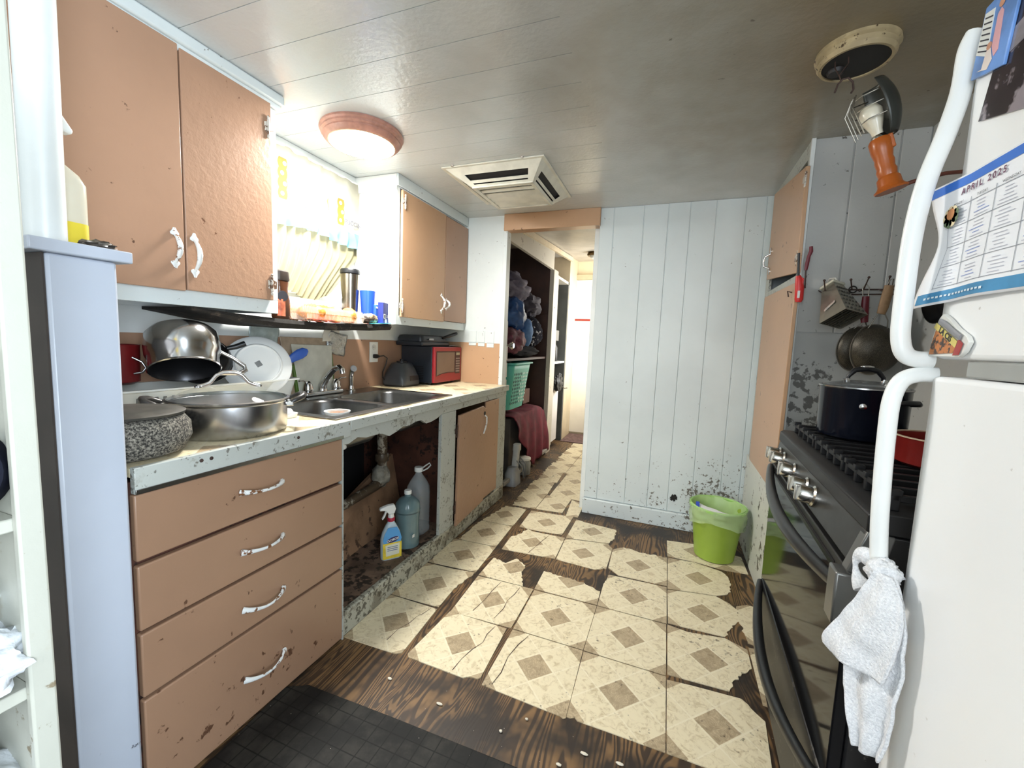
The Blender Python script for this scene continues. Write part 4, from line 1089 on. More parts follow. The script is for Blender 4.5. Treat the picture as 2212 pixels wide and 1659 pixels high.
# other pans behind
rp = thing('red_stockpot', 'dark red pot at the left of the dish rack', 'pot', (-1.725, 0.82, 0.995))
p = P_(rp)
p('pot_body', MB().lathe([(0.045, 0.0), (0.062, 0.01), (0.064, 0.13), (0.066, 0.134), (0.060, 0.134), (0.058, 0.012), (0.002, 0.012)], (-1.727, 0.83, 0.992), 32), plain('dark_red', (112, 24, 26), 0.3), smooth=35)
p('handle', MB().tube([(-1.665, 0.845, 1.085), (-1.652, 0.865, 1.070), (-1.648, 0.875, 1.05), (-1.655, 0.868, 1.035), (-1.668, 0.85, 1.03)], 0.004, 8), M['steel'], smooth=60)
fpv = Vector((0.75, -0.45, 0.5)).normalized()
f0 = Vector((-1.715, 1.10, 1.065))
fp = thing('frying_pan', 'black frying pan standing behind the white plate', 'frying pan', f0, rot=orient(fpv, f0).to_euler())
mesh_obj('pan_body', MB().lathe([(0.098, 0.0), (0.101, 0.0), (0.101, 0.004), (0.085, 0.03), (0.08, 0.033), (0.002, 0.033)], (0, 0, 0), 40, cap0=False), plain('black_teflon', (20, 20, 22), 0.22, var=0.1), parent=fp, world=False, smooth=40)
mesh_obj('rim', MB().lathe([(0.099, 0.0), (0.1025, 0.001), (0.1025, 0.004), (0.099, 0.004)], (0, 0, 0), 40, close=True), M['steel'], parent=fp, world=False, smooth=40)
mesh_obj('handle', MB().tube([(0.0, 0.095, 0.012), (0.01, 0.125, 0.016), (0.015, 0.16, 0.02)], [0.009, 0.011, 0.012], 10), M['black_pl'], parent=fp, world=False, smooth=60)

# cutting boards, spoon, packets behind the sink
gb = plain('board_white', (206, 204, 188), 0.5, var=0.1, vs=12)
cb = thing('cutting_board', 'off-white cutting board with green edges behind the faucet', 'cutting board', (-1.765, 1.70, ZC + 0.008))
p = P_(cb)
p('board', MB().hexa([(-1.740, 1.575, ZC + 0.008), (-1.731, 1.575, ZC + 0.008), (-1.731, 1.80, ZC + 0.008), (-1.740, 1.80, ZC + 0.008)], [(-1.776, 1.56, 1.132), (-1.768, 1.56, 1.132), (-1.768, 1.825, 1.128), (-1.776, 1.825, 1.128)]), gb, bevel=0.003)
gg = plain('board_green', (86, 116, 44), 0.45, var=0.1)
p('side_grip', MB().hexa([(-1.748, 1.562, ZC + 0.008), (-1.732, 1.562, ZC + 0.008), (-1.732, 1.577, ZC + 0.008), (-1.748, 1.577, ZC + 0.008)], [(-1.772, 1.556, 1.03), (-1.756, 1.556, 1.03), (-1.756, 1.572, 1.03), (-1.772, 1.572, 1.03)]), gg, bevel=0.003)
p('side_grip', MB().tube([(-1.752, 1.812, 0.92), (-1.758, 1.818, 0.97), (-1.766, 1.822, 1.03), (-1.770, 1.824, 1.08)], [0.008, 0.013, 0.010, 0.007], 8, flat=((1, 0, 0), 0.5)), gg, smooth=60)
solo('cutting_board', MB().hexa([(-1.760, 1.53, ZC + 0.008), (-1.752, 1.53, ZC + 0.008), (-1.752, 1.79, ZC + 0.008), (-1.760, 1.79, ZC + 0.008)], [(-1.7925, 1.51, 1.168), (-1.7865, 1.51, 1.168), (-1.7865, 1.80, 1.166), (-1.7925, 1.80, 1.166)]), plain('board_wood', (176, 156, 132), 0.55, var=0.2, vs=14), 'taller beige cutting board leaning behind the green-edged one', 'cutting board', bevel=0.003)
spo = thing('serving_spoon', 'blue plastic serving spoon leaning right of the white plate', 'spoon', (-1.60, 1.43, 1.0))
bl = plain('spoon_blue', (58, 96, 178), 0.35, var=0.05)
mesh_obj('bowl', MB().tube([(-1.64, 1.425, 1.055), (-1.63, 1.45, 1.075), (-1.622, 1.475, 1.09), (-1.616, 1.498, 1.102), (-1.612, 1.512, 1.108)], [0.012, 0.020, 0.024, 0.021, 0.008], 12, flat=((0.8, -0.4, 0.1), 0.35)), bl, parent=spo, smooth=60)
mesh_obj('handle', MB().tube([(-1.655, 1.395, 1.00), (-1.645, 1.412, 1.035), (-1.638, 1.43, 1.06)], [0.006, 0.007, 0.009], 8), bl, parent=spo, smooth=60)
foil = NT('crinkled_foil'); foil.col(srgb(186, 190, 192)); foil.set(Metallic=0.8, Roughness=0.28); foil.bump(foil.noise(foil.coord(), 60, 3), 0.9, 0.01); foil = foil.m
def crumple(fn, amp, fr, seed, nu=14, nv=10):
    def g(u, v):
        q = Vector(fn(u, v))
        return q + Vector((noise.noise(q * fr + Vector((seed, 0, 0))), 0.4 * noise.noise(q * fr + Vector((0, seed, 0))), 0.5 * noise.noise(q * fr + Vector((0, 0, seed))))) * amp
    return MB().grid(g, nu, nv)
solo('foil_packet', crumple(lambda u, v: (-1.782 + 0.02 * v, 1.80 + 0.135 * u, 1.09 + 0.125 * v - 0.03 * u), 0.012, 22, 3), foil, 'crinkled silver foil packet hanging under the window shelf', 'packet', solid=0.002, smooth=60)
solo('paper_bag', crumple(lambda u, v: (-1.774 + 0.012 * v, 1.765 + 0.11 * u, 1.15 + 0.065 * v), 0.008, 20, 9), plain('white_paper_bag', (222, 218, 204), 0.7, var=0.08), 'crumpled white paper packet tucked beneath the window shelf', 'packet', solid=0.002, smooth=60)
solo('plastic_sheet', crumple(lambda u, v: (-1.776 + 0.015 * v, 1.335 + 0.15 * u, 1.07 + 0.16 * v), 0.012, 16, 5), plain('clear_film', (176, 190, 186), 0.15, var=0.2, vs=20), 'wrinkled clear plastic sheet hanging behind the plate', 'plastic', solid=0.0015, smooth=60)
cu = thing('small_tub', 'small white tub of brown scraps in the left sink bowl', 'tub', (-1.265, 1.335, 0.80))
p = P_(cu)
p('cup', MB().lathe([(0.034, -0.09), (0.036, -0.088), (0.046, 0.062), (0.051, 0.066), (0.051, 0.070), (0.045, 0.069), (0.043, 0.060), (0.034, -0.08), (0.002, -0.08)], (-1.265, 1.335, 0.806), 28), M['white_pl'], smooth=40)
p('scraps', MB().blob((-1.265, 1.335, 0.862), (0.041, 0.041, 0.008), 20, 8, 0.2, 3), plain('brown_scraps', (150, 108, 80), 0.8, var=0.4, vs=60))
so = thing('soap_dish', 'small white soap dish beside the left rim of the sink', 'soap dish', (-1.375, 1.185, ZC))
p = P_(so)
p('dish', MB().loft([rrect(-1.375, 1.172, 0.10, 0.055, 0.02, ZC), rrect(-1.375, 1.172, 0.11, 0.065, 0.025, ZC + 0.016), rrect(-1.375, 1.172, 0.10, 0.055, 0.02, ZC + 0.014)], cap0=True, cap1=True), M['white_pl'], smooth=35)
p('soap', MB().loft([rrect(-1.375, 1.172, 0.07, 0.04, 0.018, ZC + 0.0145), rrect(-1.375, 1.172, 0.076, 0.046, 0.02, ZC + 0.022), rrect(-1.375, 1.172, 0.066, 0.036, 0.016, ZC + 0.031)], cap0=True, cap1=True), plain('soap_white', (240, 240, 232), 0.4), smooth=50)

# blender base, cord and outlet
bl0 = (-1.685, 2.36, ZC)
bb = thing('blender_base', 'dark grey blender base beside the black microwave', 'blender', bl0)
p = P_(bb)
gp = plain('blender_grey', (62, 66, 72), 0.35, var=0.06)
lo = []
for (ww, hh, zz, r) in ((0.175, 0.20, 0.012, 0.03), (0.18, 0.205, 0.03, 0.035), (0.175, 0.20, 0.06, 0.04), (0.15, 0.17, 0.11, 0.05), (0.115, 0.125, 0.15, 0.045), (0.10, 0.11, 0.155, 0.04)):
    lo.append(rrect(bl0[0], bl0[1], ww, hh, r, ZC + zz))
p('housing', MB().loft(lo, cap0=True, cap1=True), gp, smooth=40)
p('foot_ring', MB().loft([rrect(bl0[0], bl0[1], 0.165, 0.19, 0.03, ZC), rrect(bl0[0], bl0[1], 0.17, 0.195, 0.03, ZC + 0.0125)], cap0=True, cap1=True), M['black_pl'], smooth=30)
p('button_panel', MB().hexa([(-1.6025, 2.33, ZC + 0.040), (-1.594, 2.33, ZC + 0.040), (-1.594, 2.43, ZC + 0.040), (-1.6025, 2.43, ZC + 0.040)], [(-1.6025, 2.33, ZC + 0.072), (-1.598, 2.33, ZC + 0.072), (-1.598, 2.43, ZC + 0.072), (-1.6025, 2.43, ZC + 0.072)]), M['black_pl'])
p('coupling', MB().lathe([(0.035, 0.1552), (0.035, 0.165), (0.012, 0.168), (0.012, 0.178)], bl0, 16), M['black_pl'], smooth=30)
p('badge', MB().box(-1.6135, -1.6105, 2.37, 2.385, ZC + 0.094, ZC + 0.1), plain('badge_white', (220, 220, 220), 0.4))
ol = thing('wall_outlet', 'white duplex wall outlet on the tan backsplash', 'outlet', (-1.794, 2.205, 1.085))
p = P_(ol)
p('plate', MB().box(-1.794, -1.789, 2.166, 2.246, 1.022, 1.152), M['white_pl'], bevel=0.003)
p('socket', MB().lathe([(0.018, 0), (0.017, 0.0035)], (-1.789, 2.206, 1.118), 18, (1, 0, 0)), plain('socket_white', (214, 214, 208), 0.4), smooth=30)
p('socket_slots', MB().box(-1.7858, -1.785, 2.199, 2.202, 1.113, 1.124), M['ink'])
pg = thing('power_cord', 'black plug and cord running from the outlet to the blender', 'cord', (-1.77, 2.21, 0.95))
p = P_(pg)
p('plug', MB().loft([rrect(0, 0, 0.026, 0.03, 0.008, 0.0), rrect(0, 0, 0.028, 0.032, 0.01, 0.018), rrect(0, 0, 0.014, 0.014, 0.005, 0.036)], cap0=True, cap1=True), M['black_pl'], smooth=50, world=False).matrix_basis = Matrix.Translation(Vector((-0.0185, 0.0, 0.111))) @ Matrix.Rotation(math.radians(90), 4, 'Y')
p('cable', MB().tube([(-1.753, 2.21, 1.061), (-1.735, 2.235, 1.066), (-1.728, 2.262, 1.05), (-1.735, 2.258, 1.01), (-1.748, 2.245, 0.96), (-1.752, 2.25, 0.92), (-1.742, 2.275, 0.893), (-1.735, 2.30, 0.89)], 0.0035, 8), M['black_pl'], smooth=60)

# microwave
mw = thing('microwave_oven', 'black microwave oven with a red front in the counter corner', 'microwave', (-1.66, 2.73, ZC))
p = P_(mw)
MX = -1.535
for y in (2.53, 2.85):
    for x in (-1.57, -1.76): p('foot', MB().cyl((x, y, ZC), (x, y, ZC + 0.014), 0.012, 10), M['rubber'])
p('body', MB().box(-1.785, MX, 2.495, 2.888, ZC + 0.014, 1.135), plain('microwave_black', (36, 42, 52), 0.32, var=0.1), bevel=0.004)
rd = plain('microwave_red', (150, 38, 46), 0.3, var=0.05)
fr = p('front_frame', MB().prism([(2.497, ZC + 0.016), (2.886, ZC + 0.016), (2.886, 1.133), (2.497, 1.133)], 0.022, 'x', MX), rd, bevel=0.005)
wnp = [(2.525, 0.935), (2.60, 0.948), (2.69, 0.952), (2.775, 0.948), (2.775, 1.095), (2.525, 1.095)]
dp_ = p('window_frame', MB().prism([(2.518, 0.928), (2.60, 0.942), (2.69, 0.946), (2.785, 0.943), (2.785, 1.102), (2.518, 1.102)], 0.0015, 'x', MX + 0.022), M['black_pl'])
mesh_obj('window', MB().prism(wnp, 0.0012, 'x', MX + 0.0236), plain('microwave_window', (118, 100, 88), 0.15, var=0.05), parent=dp_)
kp = p('key_pad', MB().box(MX + 0.022, MX + 0.0237, 2.790, 2.862, 0.935, 1.102), plain('keypad_dark', (58, 36, 36), 0.35))
for r in range(6):
    for c in range(3): mesh_obj('key', MB().box(MX + 0.0237, MX + 0.0247, 2.797 + 0.021 * c, 2.813 + 0.021 * c, 0.947 + 0.019 * r, 0.958 + 0.019 * r), plain('key_grey', (150, 138, 132), 0.4), parent=kp)
mesh_obj('display', MB().box(MX + 0.0237, MX + 0.0245, 2.80, 2.855, 1.073, 1.092), plain('lcd', (178, 176, 150), 0.3), parent=kp)
for k in range(8): p('vent', MB().box(-1.72, -1.60, 2.4935, 2.4955, 0.905 + 0.012 * k, 0.910 + 0.012 * k), M['black_void'])
# black frying appliance on top
gr = thing('electric_griddle', 'black countertop griddle stacked on the microwave', 'griddle', (-1.66, 2.66, 1.136))
p = P_(gr)
bg = plain('griddle_black', (30, 36, 46), 0.35, var=0.1)
p('base', MB().box(-1.78, -1.565, 2.42, 2.79, 1.1362, 1.166), bg, bevel=0.008, seg=3)
p('lid', MB().loft([rrect(-1.675, 2.60, 0.20, 0.35, 0.03, 1.167), rrect(-1.675, 2.60, 0.205, 0.355, 0.035, 1.19), rrect(-1.675, 2.60, 0.19, 0.34, 0.035, 1.208), rrect(-1.675, 2.60, 0.15, 0.30, 0.03, 1.212)], cap0=True, cap1=True), bg, smooth=40)
p('handle', MB().tube([(-1.575, 2.70, 1.195), (-1.56, 2.72, 1.205), (-1.55, 2.76, 1.215), (-1.548, 2.82, 1.228), (-1.55, 2.865, 1.235)], [0.009, 0.010, 0.012, 0.0125, 0.011], 12), M['black_pl'], smooth=60)
p('control', MB().box(-1.566, -1.561, 2.50, 2.56, 1.175, 1.190), plain('chrome_badge', (150, 152, 156), 0.3, 0.8), bevel=0.002)
solo('folded_paper', crumple(lambda u, v: (-1.60 + 0.055 * v, 2.80 + 0.08 * u, 1.143), 0.004, 25, 2, 8, 6), plain('paper_white', (206, 208, 206), 0.7), 'small folded white paper lying on the microwave', 'paper', solid=0.002)

# ================================================================== window shelf with its food
ws = []
shelf_pts = [(0.94, -1.51), (1.10, -1.495), (1.30, -1.49), (1.50, -1.49), (1.75, -1.495), (1.95, -1.50), (2.005, -1.51)]
def shelf_z(y): return 1.262 - 0.020 * math.sin(PI * min(1, max(0, (y - 0.94) / 1.07)))
mb = MB()
top, bot = [], []
N = 24
rings = []
for k in range(N + 1):
    y = 0.94 + 1.068 * k / N
    z = shelf_z(y) - 0.002
    th = 0.010 + 0.022 * min(1, k / 5) + 0.004 * noise.noise(Vector((y * 9, 0, 0)))
    xf = -1.505 + 0.012 * noise.noise(Vector((y * 5, 3, 0)))
    xb = -1.78
    rings.append([(xb, y, z - th), (xf - 0.01, y, z - th), (xf, y, z - th * 0.5), (xf - 0.004, y, z), (xb, y, z)])
mb.loft(rings, cap0=True, cap1=True)
solo('window_shelf', mb, plain('charred_plank', (72, 62, 54), 0.75, var=0.5, vs=14, spots=((28, 24, 20), 20, 0.34), bump=0.8, bs=70), 'rough dark plank shelf sagging below the window', 'shelf', smooth=40)
def clear(name='clear_clamshell'): return glassy(name, (250, 248, 240), 0.05, alpha=0.20)
crm = plain('croissant_crust', (226, 150, 66), 0.5, var=0.35, vs=40, bump=0.4, bs=90)
def croissant(x, y, z, s, rz, par, name='croissant', n=9):
    mb = MB()
    pts, rad = [], []
    for k in range(2 * n + 1):
        a = -1.15 + 2.3 * k / (2 * n)
        r = (0.036 * math.cos(a * 1.15) + 0.008) * (1.0 if k % 2 else 0.86)
        pts.append((x + s * (0.06 * math.sin(a)) * math.cos(rz) - s * 0.03 * math.cos(a) * math.sin(rz), y + s * (0.06 * math.sin(a)) * math.sin(rz) + s * 0.03 * math.cos(a) * math.cos(rz), z + s * 0.034))
        rad.append(s * max(0.008, r))
    mb.tube(pts, rad, 14)
    return mesh_obj(name, mb, crm, parent=par, smooth=70)
def clamshell(y0, y1, x0, x1, zb, h, label, ncr, rib=True):
    t = thing('pastry_box', label, 'food box', ((x0 + x1) / 2, (y0 + y1) / 2, zb))
    cxx, cyy, w, hh = (x0 + x1) / 2, (y0 + y1) / 2, x1 - x0, y1 - y0
    loops = [rrect(cxx, cyy, w - 0.02, hh - 0.02, 0.02, zb + 0.001), rrect(cxx, cyy, w - 0.004, hh - 0.004, 0.022, zb + h * 0.45), rrect(cxx, cyy, w + 0.008, hh + 0.008, 0.024, zb + h * 0.46), rrect(cxx, cyy, w + 0.008, hh + 0.008, 0.024, zb + h * 0.50), rrect(cxx, cyy, w - 0.004, hh - 0.004, 0.022, zb + h * 0.51), rrect(cxx, cyy, w - 0.02, hh - 0.02, 0.02, zb + h * 0.95), rrect(cxx, cyy, w - 0.05, hh - 0.05, 0.02, zb + h)]
    mesh_obj('clear_shell', MB().loft(loops, cap0=True, cap1=True), clear(), parent=t, smooth=40)
    if rib:
        for k in range(int((hh - 0.06) / 0.008)):
            yy = y0 + 0.03 + 0.008 * k
            if k % 1 == 0: mesh_obj('rib', MB().box(x1 - 0.0055, x1 - 0.0035, yy, yy + 0.003, zb + 0.006, zb + h * 0.44), glassy('rib_clear', (250, 240, 220), 0.1, alpha=0.45), parent=t)
    for k in range(ncr):
        croissant(cxx + 0.01, y0 + 0.075 + k * (hh - 0.13) / max(1, ncr - 1), zb + 0.004, 0.95, 0.5 + 0.7 * k, t)
    return t
zs = shelf_z
sy = thing('syrup_bottle', 'brown syrup bottle with a dark cap at the shelf left end', 'bottle', (-1.565, 1.325, zs(1.325)))
p = P_(sy)
by = (-1.56, 1.325)
lo = []
for (ww, hh, zz, r) in ((0.05, 0.062, 0.0, 0.02), (0.058, 0.072, 0.01, 0.026), (0.058, 0.072, 0.08, 0.026), (0.050, 0.060, 0.105, 0.024), (0.046, 0.056, 0.125, 0.022), (0.050, 0.066, 0.155, 0.024), (0.046, 0.06, 0.16, 0.022)):
    lo.append(rrect(by[0], by[1], ww, hh, r, zs(by[1]) + zz))
p('bottle_body', MB().loft(lo, cap0=True, cap1=True), plain('syrup_brown', (84, 52, 34), 0.12, var=0.2, vs=8), smooth=45)
p('cap', MB().loft([rrect(by[0], by[1], 0.052, 0.068, 0.024, zs(by[1]) + 0.1605), rrect(by[0], by[1], 0.056, 0.072, 0.026, zs(by[1]) + 0.168), rrect(by[0], by[1], 0.050, 0.066, 0.024, zs(by[1]) + 0.198), rrect(by[0], by[1], 0.034, 0.05, 0.016, zs(by[1]) + 0.204)], cap0=True, cap1=True), plain('cap_dark', (60, 50, 44), 0.4), smooth=45)
p('label', MB().loft([rrect(by[0] + 0.0012, by[1] - 0.012, 0.058, 0.04, 0.016, zs(by[1]) + 0.012), rrect(by[0] + 0.0012, by[1] - 0.012, 0.058, 0.04, 0.016, zs(by[1]) + 0.082)]), plain('label_red', (214, 116, 84), 0.5, var=0.4, vs=30), smooth=60)
p('label_disc', MB().lathe([(0.022, 0), (0.0215, 0.0012)], (by[0] + 0.029, by[1] - 0.014, zs(by[1]) + 0.095), 20, (1, -0.2, 0)), M['ink'], smooth=30)
clamshell(1.385, 1.80, -1.60, -1.505, zs(1.6) + 0.006, 0.062, 'front clear box of croissants on the window shelf', 4)
clamshell(1.40, 1.74, -1.74, -1.625, zs(1.6) + 0.006, 0.105, 'taller clear pastry box at the back of the window shelf', 3, rib=False)
solo('bread_loaf', MB().blob((-1.545, 1.865, zs(1.86) + 0.026), (0.036, 0.05, 0.028), 26, 16, 0.18, 3, 4), plain('bagged_bread', (206, 176, 128), 0.3, var=0.5, vs=30, spots=((70, 60, 50), 26, 0.26)), 'small bag of mottled bread between pastry box and blue carton', 'bread', smooth=60)
tb = thing('travel_tumbler', 'steel travel tumbler with a black lid on the window shelf', 'tumbler', (-1.65, 1.835, zs(1.83)))
p = P_(tb)
tcn = (-1.65, 1.835, zs(1.83))
p('tumbler_body', MB().lathe([(0.034, 0.0), (0.038, 0.004), (0.042, 0.10), (0.049, 0.262), (0.046, 0.264)], tcn, 36), plain('tumbler_steel', (168, 160, 148), 0.2, 1.0, var=0.2, vs=10), smooth=40)
p('lid', MB().lathe([(0.047, 0.2645), (0.0515, 0.266), (0.0515, 0.282), (0.047, 0.290), (0.002, 0.288)], tcn, 32), M['black_pl'], smooth=35)
bc = thing('blue_cup', 'bright blue plastic cup before the steel tumbler', 'cup', (-1.60, 1.88, zs(1.88)))
tcn = (-1.585, 1.898, zs(1.89) + 0.004)
mesh_obj('cup_body', MB().lathe([(0.027, 0.0), (0.030, 0.003), (0.042, 0.175), (0.0405, 0.175), (0.029, 0.006), (0.002, 0.006)], tcn, 32), plain('cup_blue', (40, 88, 226), 0.3, var=0.05), parent=bc, smooth=40)
cart = thing('blue_carton', 'dark blue carton standing at the shelf right end', 'carton', (-1.525, 1.955, zs(1.95)), 0.25)
p = P_(cart)
nb = plain('carton_navy', (40, 56, 140), 0.45, var=0.1)
mesh_obj('carton_body', MB().box(-0.016, 0.016, -0.034, 0.034, 0.0, 0.118), nb, parent=cart, world=False, bevel=0.0015)
mesh_obj('barcode_label', MB().box(0.0162, 0.0168, -0.030, -0.004, 0.030, 0.055), M['white_pl'], parent=cart, world=False)
for k in range(7): mesh_obj('barcode_line', MB().box(0.0168, 0.0172, -0.024 + 0.0022 * k, -0.0232 + 0.0022 * k + 0.0007 * (k % 2), 0.034, 0.051), M['ink'], parent=cart, world=False)
mesh_obj('round_seal', MB().lathe([(0.013, 0), (0.0128, 0.0006)], (0.0162, 0.0, 0.012 + 0.004), 20, (1, 0, 0)), M['white_pl'], parent=cart, world=False)
tx = text_mb('20', 0.022, (0.0166, 0.018, 0.042), (0, 1, 0), (0, 0, 1))
mesh_obj('number', tx, M['white_pl'], parent=cart, world=False)
cart2 = thing('blue_carton', 'light blue carton lying between the cup and the navy carton', 'carton', (-1.60, 1.90, zs(1.9)))
mesh_obj('carton_body', MB().box(-1.575, -1.535, 1.905, 1.925, zs(1.91) + 0.002, zs(1.91) + 0.105), plain('carton_blue', (60, 110, 204), 0.45, var=0.3, vs=24), parent=cart2, bevel=0.0015)
mesh_obj('printed_band', MB().box(-1.5345, -1.534, 1.9065, 1.9235, zs(1.91) + 0.085, zs(1.91) + 0.095), M['white_pl'], parent=cart2)
solo('teal_cloth', crumple(lambda u, v: (-1.535 + 0.04 * v, 1.84 + 0.15 * u, zs(1.84 + 0.15 * u) + 0.0035), 0.004, 25, 1, 12, 6), plain('teal_cloth', (88, 196, 206), 0.8, var=0.1), 'strip of teal paper under the navy carton', 'paper', solid=0.002)
solo('printed_napkin', crumple(lambda u, v: (-1.545 + 0.05 * v, 1.40 + 0.40 * u, zs(1.40 + 0.40 * u) + 0.003), 0.004, 22, 6, 16, 6), plain('napkin_pink', (236, 214, 196), 0.8, var=0.25, vs=18, spots=((214, 84, 78), 14, 0.2)), 'crumpled pink and white napkin under the croissant box', 'napkin', solid=0.0015)

# ================================================================== curtains
def curtain_mat(name, rgb, trans=0.5):
    t = NT(name)
    c = srgb(*rgb)
    co = t.coord()
    cc = t.mix(t.ramp(t.noise(co, 12, 3), 0.35, 0.65), tuple(x * 0.9 for x in c), c)
    d = t.n('ShaderNodeBsdfDiffuse')
    tr = t.n('ShaderNodeBsdfTranslucent')
    mx = t.n('ShaderNodeMixShader')
    mx.inputs[0].default_value = trans
    t.l(cc, d.inputs[0]); t.l(cc, tr.inputs[0])
    t.l(d.outputs[0], mx.inputs[1]); t.l(tr.outputs[0], mx.inputs[2])
    t.l(mx.outputs[0], t.out.inputs[0])
    return t.m
cv = thing('window_curtain', 'coffee-print café curtain valance with a pale blue ruffle', 'curtain', (-1.765, 1.65, 1.70))
p = P_(cv)
def fold(y, z, amp, fr, ph=0): return amp * math.sin(y * fr + ph + 2.0 * noise.noise(Vector((y * 3, z * 2, 0)))) 
p('fabric', MB().grid(lambda u, v: (-1.768 + fold(1.27 + 0.775 * u, v, 0.007, 62) * (1.0 - 0.3 * v), 1.27 + 0.775 * u, 2.058 - 0.285 * v + 0.004 * math.sin(u * 40)), 110, 12), curtain_mat('valance_fabric', (182, 178, 162), 0.5), smooth=80)
p('ruffle', MB().grid(lambda u, v: (-1.762 + (0.004 + 0.012 * v) * math.sin(u * 70 + 2.5 * noise.noise(Vector((u * 8, v, 1)))), 1.265 + 0.79 * u, 1.775 - 0.075 * v - 0.012 * math.sin(u * 9) * v), 130, 8), curtain_mat('ruffle_blue', (128, 174, 192), 0.4), smooth=80)
p('rod', MB().cyl((-1.772, 1.26, 2.062), (-1.772, 2.05, 2.062), 0.006, 10), M['white_pl'], smooth=50)
orm = plain('print_orange', (176, 100, 34), 0.8, var=0.15)
brm = plain('print_brown', (150, 104, 60), 0.8, var=0.1)
def cup_stack(y, z, n, s):
    # a printed stack of pots: scalloped column
    poly = []
    L, R_ = [], []
    for k in range(n * 8 + 1):
        a = k / 8
        b = 0.022 * s + 0.007 * s * abs(math.sin(PI * a))
        L.append((y - b, z + a * 0.046 * s)); R_.append((y + b * 0.8, z + a * 0.046 * s))
    return L + R_[::-1]
for (y, z, n, s) in ((1.345 + 0.17, 1.815, 4, 1.0), (1.885, 1.795, 3, 1.0)):
    c = p('printed_pot_stack', MB().prism(cup_stack(y, z, n, s), 0.0008, 'x', -1.7572), orm)
    for k in range(n): mesh_obj('printed_spot', MB().lathe([(0.010 * s, 0), (0.0098 * s, 0.0008)], (-1.7562, y + (0.008 if k % 2 else -0.006) * s, z + (k + 0.5) * 0.046 * s), 14, (1, 0, 0)), plain('print_cream', (250, 244, 228), 0.8), parent=c)
p('printed_spoon', MB().tube([(-1.7565, 1.79, 1.905), (-1.7565, 1.785, 1.89), (-1.7565, 1.79, 1.87), (-1.7565, 1.80, 1.83)], [0.002, 0.005, 0.003, 0.0015], 8, flat=((1, 0, 0), 0.2)), brm)
tm = plain('print_grey', (84, 84, 92), 0.8)
p('printed_word', text_mb('LATTE', 0.046, (-1.7550, 1.685, 1.825), (0, 1, 0), (0, 0, 1), bold=0.0012), tm)
p('printed_word', text_mb('PUCCIN', 0.036, (-1.7550, 1.975, 1.822), (0, 1, 0), (0, 0, 1), bold=0.001), tm)
lc_ = thing('window_curtain', 'lower cream curtain gathered aside beneath the printed valance', 'curtain', (-1.782, 1.6, 1.38))
def lowc(u, v):
    yr = 2.04 - 0.24 * max(0, (v - 0.25) / 0.75) ** 1.1
    y = 1.27 + (yr - 1.27) * u
    return (-1.784 + 0.014 * math.sin(u * 95 + 3 * noise.noise(Vector((u * 6, v * 2, 5)))) * (0.6 + 0.4 * v), y, 1.735 - 0.36 * v + 0.02 * math.sin(u * 14) * v)
mesh_obj('fabric', MB().grid(lowc, 140, 14), curtain_mat('lower_curtain', (160, 153, 124), 0.5), parent=lc_, smooth=80)
mesh_obj('rod', MB().cyl((-1.786, 1.26, 1.738), (-1.786, 2.05, 1.738), 0.005, 10), M['white_pl'], parent=lc_, smooth=50)

# ================================================================== cleaning bottles under the sink
ZB = 0.0925
sb = thing('spray_bottle', 'blue and yellow spray cleaner bottle under the sink', 'spray bottle', (-1.235, 1.66, ZB), math.radians(-38))
def S(name, mb, mat, **k): return mesh_obj(name, mb, mat, parent=sb, world=False, **k)
S('bottle_body', MB().loft([rrect(0, 0, 0.05, 0.094, 0.02, 0.0), rrect(0, 0, 0.056, 0.10, 0.024, 0.006), rrect(0, 0, 0.056, 0.10, 0.024, 0.10), rrect(0, 0, 0.05, 0.085, 0.024, 0.135), rrect(0, 0, 0.036, 0.05, 0.016, 0.17), rrect(0, 0, 0.03, 0.032, 0.0149, 0.185), rrect(0, 0, 0.03, 0.032, 0.0149, 0.205)], cap0=True, cap1=True), plain('bottle_clear_blue', (196, 214, 222), 0.2, var=0.04), smooth=45)
S('label_top', MB().prism([(-0.04, 0.085), (0.04, 0.085), (0.046, 0.105), (0.038, 0.135), (0.022, 0.165), (-0.022, 0.165), (-0.038, 0.135), (-0.046, 0.105)], 0.001, 'x', 0.0285), plain('label_blue', (84, 160, 220), 0.35, var=0.1))
S('label_bottom', MB().prism([(-0.046, 0.008), (0.046, 0.008), (0.046, 0.088), (-0.046, 0.088)], 0.001, 'x', 0.0286), plain('label_yellow', (232, 206, 70), 0.35, var=0.12, vs=30))
S('label_panel', MB().prism([(-0.03, 0.022), (0.034, 0.026), (0.036, 0.082), (-0.034, 0.078)], 0.0008, 'x', 0.0298), plain('label_pale', (226, 226, 206), 0.4, var=0.05))
S('brand_oval', MB().prism([(0.03 * math.cos(2 * PI * k / 20) + 0.002, 0.103 + 0.0135 * math.sin(2 * PI * k / 20) + 0.2 * 0.03 * math.cos(2 * PI * k / 20)) for k in range(20)], 0.0008, 'x', 0.0300), plain('brand_navy', (44, 36, 92), 0.4))
S('brand_word', text_mb('CLOROX', 0.0145, (0.0310, 0.002, 0.103), (0, 1, 0.2), (0, -0.2, 1), bold=0.0005), M['white_pl'])
for k in range(3): S('label_line', MB().box(0.0307, 0.0311, -0.024, 0.026, 0.066 - 0.009 * k, 0.069 - 0.009 * k), plain('line_blue', (70, 96, 150), 0.5))
S('collar', MB().lathe([(0.018, 0.19), (0.0185, 0.191), (0.0185, 0.206), (0.017, 0.208)], (0, 0, 0), 20), plain('collar_red', (178, 36, 62), 0.4), smooth=40)
S('neck', MB().lathe([(0.015, 0.2055), (0.015, 0.214), (0.013, 0.226)], (0, 0, 0), 16), M['white_pl'], smooth=40)
